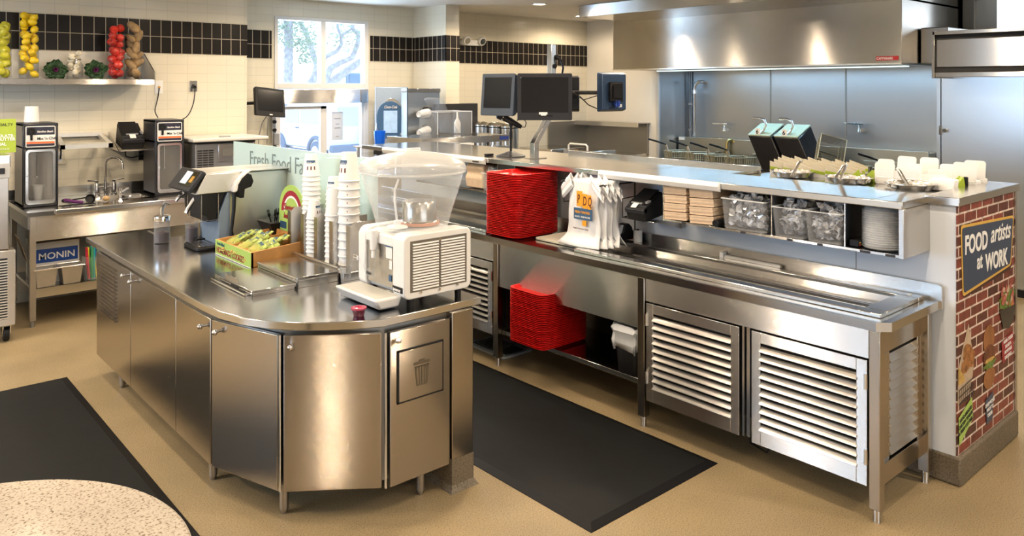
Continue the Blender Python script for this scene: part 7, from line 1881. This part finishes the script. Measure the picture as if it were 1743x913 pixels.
sp2 = thing('sauce_pump', 'white squeeze bottle with a nozzle inside the acrylic bin', 'bottle', (5.50, 7.2, 1.447))
obj('bottle', MB().lathe([(0, 0), (0.038, 0), (0.038, 0.12), (0.012, 0.17), (0.008, 0.24), (0, 0.24)], (5.49, 7.2, 1.448), 18), WHITE, sp2)
# expo table
ex = thing('expo_shelf', 'stainless overshelf with a grey printer hanging below it behind the pass', 'shelf', (5.2, 6.9, 1.2))
obj('shelf_plate', MB().box(4.69, 5.88, 6.75, 7.42, 1.42, 1.435).box(4.69, 5.88, 6.74, 6.75, 1.36, 1.435).box(4.68, 4.69, 6.74, 7.42, 1.36, 1.435), S_PANEL, ex, bev=0.002)
for x, y in ((4.76, 6.82), (5.80, 6.82), (4.76, 7.36), (5.80, 7.36)): obj('post', MB().cyl((x, y, 1.06), (x, y, 1.42), 0.016), S_EDGE, ex)
obj('blue_label', MB().box(5.74, 5.87, 6.735, 6.74, 1.38, 1.42), pbr('label_blue', (0.03, 0.06, 0.30), 0.4, noise=0.03), ex)
et = thing('expo_table', 'stainless expo table behind the pass under the overshelf', 'table', (5.3, 7.0, 0))
obj('worktop', MB().box(4.45, 6.05, 6.45, 7.44, 1.02, 1.06), S_TOP, et, bev=0.003)
obj('cabinet', MB().box(4.52, 6.0, 6.52, 7.40, 0.1, 1.02), S_DOOR, et)
for x, y in ((4.6, 6.6), (5.9, 6.6), (4.6, 7.3), (5.9, 7.3)): obj('leg', MB().cyl((x, y, 0), (x, y, 0.1), 0.025), S_PANEL, et)
wu = thing('warmer_unit', 'long low grey warmer with a row of square vents under the overshelf', 'warmer', (5.1, 6.6, 1.06))
obj('body', MB().box(4.60, 5.70, 6.50, 6.72, 1.062, 1.33), S_PANEL, wu, bev=0.006)
obj('vent_bar', MB().box(4.63, 4.97, 6.47, 6.55, 1.335, 1.40), GREYP, wu, bev=0.003)
q = MB()
for i in range(10): q.box(4.64 + i * 0.033, 4.662 + i * 0.033, 6.464, 6.47, 1.345, 1.388)
obj('vent', q, DARKGAP, wu)
obj('label_bar', MB().box(4.98, 5.16, 6.475, 6.55, 1.335, 1.385), WHITE, wu)
wd = thing('window_shelf', 'stainless shelf with clutter beside the service window', 'shelf', (4.9, 8.2, 1.3))
obj('plate', MB().box(4.55, 5.35, 7.50, 7.93, 1.29, 1.305).box(4.55, 5.35, 7.49, 7.50, 1.23, 1.305), S_TOP, wd, bev=0.002)
for x in (4.6, 5.3): obj('leg', MB().cyl((x, 7.9, 0.0), (x, 7.9, 1.29), 0.016), S_PANEL, wd)
for x in (4.6, 5.3): obj('leg', MB().cyl((x, 7.92, 0.0), (x, 7.92, 1.29), 0.016), S_PANEL, wd)
bcp = thing('blue_cup', 'clear blue pitcher standing by the window frame', 'pitcher', (4.79, 7.75, 1.305))
obj('pitcher_wall', MB().lathe([(0, 0.002), (0.055, 0.002), (0.068, 0.17), (0.064, 0.17), (0.050, 0.008), (0, 0.008)], (4.79, 7.75, 1.305), 20), glassy('blue_plastic_clear', (0.02, 0.20, 0.75), 0.55, 0.1, (0.3, 0.6, 1.0)), bcp)
wp = thing('wrapped_goods', 'small heap of clear wrapped cutlery on the window shelf', 'packet', (5.1, 7.7, 1.305))
rr = random.Random(3); q = MB()
for i in range(40): q.ball((5.0 + rr.uniform(0, .16), 7.7 + rr.uniform(-.06, .06), 1.32 + rr.uniform(0, .05)), 0.02, (1, .8, .4), 6, bumpy=.3, rnd=rr)
obj('packets', q, pbr('white_film', (0.75, 0.78, 0.82), 0.3, noise=0.2), wp)['kind'] = 'stuff'
# fluted lidded canisters
FL = steel('fluted_lid_metal', (0.80, 0.78, 0.72), rough=0.2, aniso=0.2, wave=0.0)
def canister(label, x, y):
    t = thing('canister', label, 'canister', (x, y, 1.12))
    r = 0.125
    obj('drum', MB().lathe([(0, 0.002), (r, 0.002), (r, 0.35), (0, 0.35)], (x, y, 1.122), 32), S_EDGE, t)
    q = MB(); n = 40
    rings = []
    for rad, z in ((r + .008, 1.472), (r + .008, 1.485), (r * 0.75, 1.508), (r * 0.3, 1.520), (0.012, 1.523)):
        rings.append([(x + rad * math.cos(2 * math.pi * i / n), y + rad * math.sin(2 * math.pi * i / n), z + (0.004 if i % 2 else -0.004) * (1 if 0.02 < rad < r else 0)) for i in range(n)])
    loft(q, rings, 4)
    obj('fluted_lid', q, FL, t)
    obj('black_trim', MB().lathe([(r + .001, 0), (r + .006, 0), (r + .006, 0.012), (r + .001, 0.012)], (x, y, 1.457), 32, close=True), BLACK, t)
canister('left canister with a fluted steel lid', 6.50, 8.02)
canister('middle canister with a fluted steel lid', 6.52, 7.74)
canister('right canister with a fluted steel lid nearest the microphone', 6.50, 7.46)

# ================================================================== BRICK PAPER END OF THE WALL
bw = thing('brick_mural', 'brick pattern wall wrap with a navy food artists at work sign', 'wall mural', (4.63, 1.45, 0.145))
def brickmat():
    m, n, b = nt('printed_brick')
    tc = n.nodes.new('ShaderNodeTexCoord'); sp = n.nodes.new('ShaderNodeSeparateXYZ'); cb = n.nodes.new('ShaderNodeCombineXYZ')
    n.links.new(tc.outputs['Object'], sp.inputs[0]); n.links.new(sp.outputs['X'], cb.inputs[0]); n.links.new(sp.outputs['Z'], cb.inputs[1])
    br = n.nodes.new('ShaderNodeTexBrick'); br.offset = 0.5
    for k, v in (('Scale', 1), ('Brick Width', 0.165), ('Row Height', 0.0545), ('Mortar Size', 0.0055), ('Mortar Smooth', 0.2), ('Bias', 0.0)): br.inputs[k].default_value = v
    br.inputs['Color1'].default_value = (0.22, 0.048, 0.033, 1); br.inputs['Color2'].default_value = (0.050, 0.017, 0.013, 1); br.inputs['Mortar'].default_value = (0.60, 0.50, 0.43, 1)
    n.links.new(cb.outputs[0], br.inputs['Vector'])
    nz = n.nodes.new('ShaderNodeTexNoise'); nz.inputs['Scale'].default_value = 22; nz.inputs['Detail'].default_value = 4
    n.links.new(tc.outputs['Object'], nz.inputs['Vector'])
    mr = n.nodes.new('ShaderNodeMapRange'); mr.inputs['From Min'].default_value = 0.3; mr.inputs['From Max'].default_value = 0.7; mr.inputs['To Min'].default_value = 0.7; mr.inputs['To Max'].default_value = 1.35
    n.links.new(nz.outputs['Fac'], mr.inputs['Value'])
    mx = n.nodes.new('ShaderNodeMix'); mx.data_type = 'RGBA'; mx.blend_type = 'MULTIPLY'; mx.inputs['Factor'].default_value = 1
    n.links.new(br.outputs['Color'], mx.inputs['A']); n.links.new(mr.outputs['Result'], mx.inputs['B'])
    n.links.new(mx.outputs['Result'], b.inputs['Base Color']); b.inputs['Roughness'].default_value = 0.45
    return m
obj('brick_sheet', MB().box(4.195, 5.052, 1.448, 1.452, 0.147, 1.384), brickmat(), bw)
def px_y(x, z): return (x, z)
YS = 1.448
def flatpoly(nm, pts, mat, dy, parent=bw):
    return obj(nm, MB().prism(pts, YS - dy - 0.001, YS - dy, 'y'), mat, parent)
GOLD = pbr('sign_gold', (0.62, 0.38, 0.08), 0.45, noise=0.05); NAVY = pbr('sign_navy', (0.035, 0.055, 0.10), 0.4, noise=0.05)
def roundpoly(pts, r, n=4):
    out = []; k = len(pts)
    for i in range(k):
        p = Vector(pts[i]); a = (Vector(pts[i - 1]) - p).normalized(); c_ = (Vector(pts[(i + 1) % k]) - p).normalized()
        p0, p1_ = p + a * r, p + c_ * r
        for j in range(n + 1):
            t = j / n; out.append(tuple((1 - t) ** 2 * p0 + 2 * t * (1 - t) * p + t * t * p1_))
    return out
flatpoly('sign_shadow', roundpoly([(4.245, 1.265), (5.045, 1.225), (5.005, 0.955), (4.275, 0.915)], 0.03), pbr('print_shadow_brown', (0.05, 0.02, 0.015), 0.5, noise=0.05), 0.0005)
sgf = flatpoly('sign_border', roundpoly([(4.237, 1.285), (5.042, 1.250), (4.995, 0.975), (4.262, 0.925)], 0.03), GOLD, 0.002)
obj('sign_field', MB().prism(roundpoly([(4.252, 1.270), (5.025, 1.237), (4.980, 0.987), (4.277, 0.942)], 0.022), YS - 0.0045, YS - 0.0035, 'y'), NAVY, sgf)
def st_(s_, x, z, sz_, dx=1, dz=-0.03, **k): return text(s_, (x, YS - 0.0052, z), (dx, 0, dz), (-dz * dx, 0, dx), sz_, WHITE, sgf, **k)
st_('FOOD', 4.285, 1.135, 0.130, bold=0.03, squeeze=0.88)
st_('artists', 4.655, 1.145, 0.135, bold=0.012, shear=0.3, squeeze=0.95)
st_('at', 4.455, 1.035, 0.115, bold=0.02, squeeze=0.9)
st_('WORK', 4.58, 1.005, 0.125, bold=0.03, squeeze=0.88)
# printed food pictures
CHK = pbr('print_fried', (0.36, 0.15, 0.045), 0.5, noise=0.6, nscale=35); FRI = pbr('print_fries', (0.55, 0.35, 0.10), 0.5, noise=0.3, nscale=30)
PAP = pbr('print_paper', (0.50, 0.38, 0.27), 0.5, noise=0.15); BUN = pbr('print_bun', (0.30, 0.12, 0.04), 0.5, noise=0.3, nscale=12); MEAT = pbr('print_filling', (0.16, 0.05, 0.02), 0.5, noise=0.6, nscale=40)
GRN = pbr('print_salad', (0.14, 0.22, 0.04), 0.5, noise=0.6, nscale=50); PNK = pbr('print_pink', (0.45, 0.12, 0.10), 0.5, noise=0.4, nscale=40)
pic = flatpoly('chicken_picture', [(4.20, 0.56), (4.26, 0.66), (4.345, 0.775), (4.385, 0.66), (4.43, 0.60), (4.40, 0.50), (4.36, 0.43), (4.20, 0.40)], PAP, 0.002)
def blob(nm, cx, cz, rx, rz, mat, dy, parent, rot=0, n=18, j=0.0, seed=1):
    rr = random.Random(seed); pts = []
    for i in range(n):
        a = 2 * math.pi * i / n; k = 1 + rr.uniform(-j, j); u, v = rx * k * math.cos(a), rz * k * math.sin(a)
        pts.append((cx + u * math.cos(rot) - v * math.sin(rot), cz + u * math.sin(rot) + v * math.cos(rot)))
    return obj(nm, MB().prism(pts, YS - dy - 0.001, YS - dy, 'y'), mat, parent)
blob('fried_chicken', 4.32, 0.635, 0.055, 0.045, CHK, 0.0035, pic, j=0.15); blob('fried_chicken', 4.375, 0.60, 0.045, 0.05, CHK, 0.004, pic, j=0.15, seed=2); blob('fried_chicken', 4.30, 0.575, 0.06, 0.035, CHK, 0.0045, pic, j=0.12, seed=3)
q = MB()
for i in range(7): q.prism([(4.20 + i * 0.012, 0.50), (4.212 + i * 0.012, 0.50), (4.208 + i * 0.011, 0.585 - 0.008 * i), (4.198 + i * 0.011, 0.585 - 0.008 * i)], YS - 0.006, YS - 0.005, 'y')
obj('fries', q, FRI, pic)
q = MB()
for i in range(8): q.prism([(4.215 + i * 0.025, 0.40), (4.219 + i * 0.025, 0.40), (4.214 + i * 0.026, 0.475), (4.210 + i * 0.026, 0.475)], YS - 0.007, YS - 0.006, 'y')
for z in (0.40, 0.435, 0.47): q.prism([(4.205, z), (4.41, z + 0.02), (4.41, z + 0.025), (4.205, z + 0.005)], YS - 0.0075, YS - 0.0065, 'y')
obj('wire_bowl', q, DKGREY, pic)
bg_ = blob('burger_picture', 4.64, 0.635, 0.085, 0.075, BUN, 0.002, bw, n=24)
blob('filling', 4.645, 0.545, 0.090, 0.06, MEAT, 0.003, bg_, j=0.12, n=22); blob('lettuce', 4.645, 0.50, 0.092, 0.02, GRN, 0.004, bg_, j=0.3, n=22); blob('cheese', 4.645, 0.525, 0.075, 0.010, FRI, 0.0045, bg_, j=0.2)
blob('lower_bun', 4.645, 0.43, 0.085, 0.06, BUN, 0.0025, bg_)
sd = blob('salad_picture', 4.93, 0.79, 0.12, 0.075, GRN, 0.002, bw, j=0.2, n=22)
for i in range(34):
    rr = random.Random(i + 50); blob('topping', 4.93 + rr.uniform(-.10, .10), 0.80 + rr.uniform(-.05, .065), 0.022, 0.013, (PNK, GRN, PNK, PAP, CHK, PNK)[i % 6], 0.003 + i * 0.0001, sd, rot=rr.uniform(0, 3), j=0.2, n=9)
flatpoly('salad_bowl', [(4.80, 0.755), (5.05, 0.745), (5.03, 0.66), (4.96, 0.63), (4.86, 0.645)], BLACKG, 0.004, sd)
def ptag(nm, pts, mat, lines, x, z, sz_, ang, lm):
    t = flatpoly(nm, pts, mat, 0.004)
    c_, s_ = math.cos(ang), math.sin(ang)
    for i, ln in enumerate(lines):
        text(ln, (x + i * 0.0, YS - 0.0065, z - i * sz_ * 1.15), (c_, 0, s_), (-s_, 0, c_), sz_, lm, t, align='CENTER', bold=0.01, squeeze=0.85)
ptag('green_tag', [(4.205, 0.335), (4.385, 0.395), (4.40, 0.285), (4.215, 0.195)], LIME, ['HAND-BREADED', 'CHICKEN TENDERS', '& FRESH CUT FRIES'], 4.30, 0.325, 0.026, R(12), DKGREY)
ptag('navy_tag', [(4.585, 0.325), (4.70, 0.345), (4.69, 0.20), (4.60, 0.19)], NAVY, ['SANDWICHES', 'MADE TO', 'ORDER'], 4.645, 0.29, 0.026, R(4), WHITEM)
ptag('red_tag', [(4.83, 0.575), (5.02, 0.60), (5.03, 0.49), (4.85, 0.455)], pbr('tag_red', (0.30, 0.025, 0.03), 0.5, noise=0.05), ['HAND-TOSSED', 'SALADS &', 'HOMEMADE', 'DRESSINGS'], 4.935, 0.565, 0.026, R(4), WHITEM)
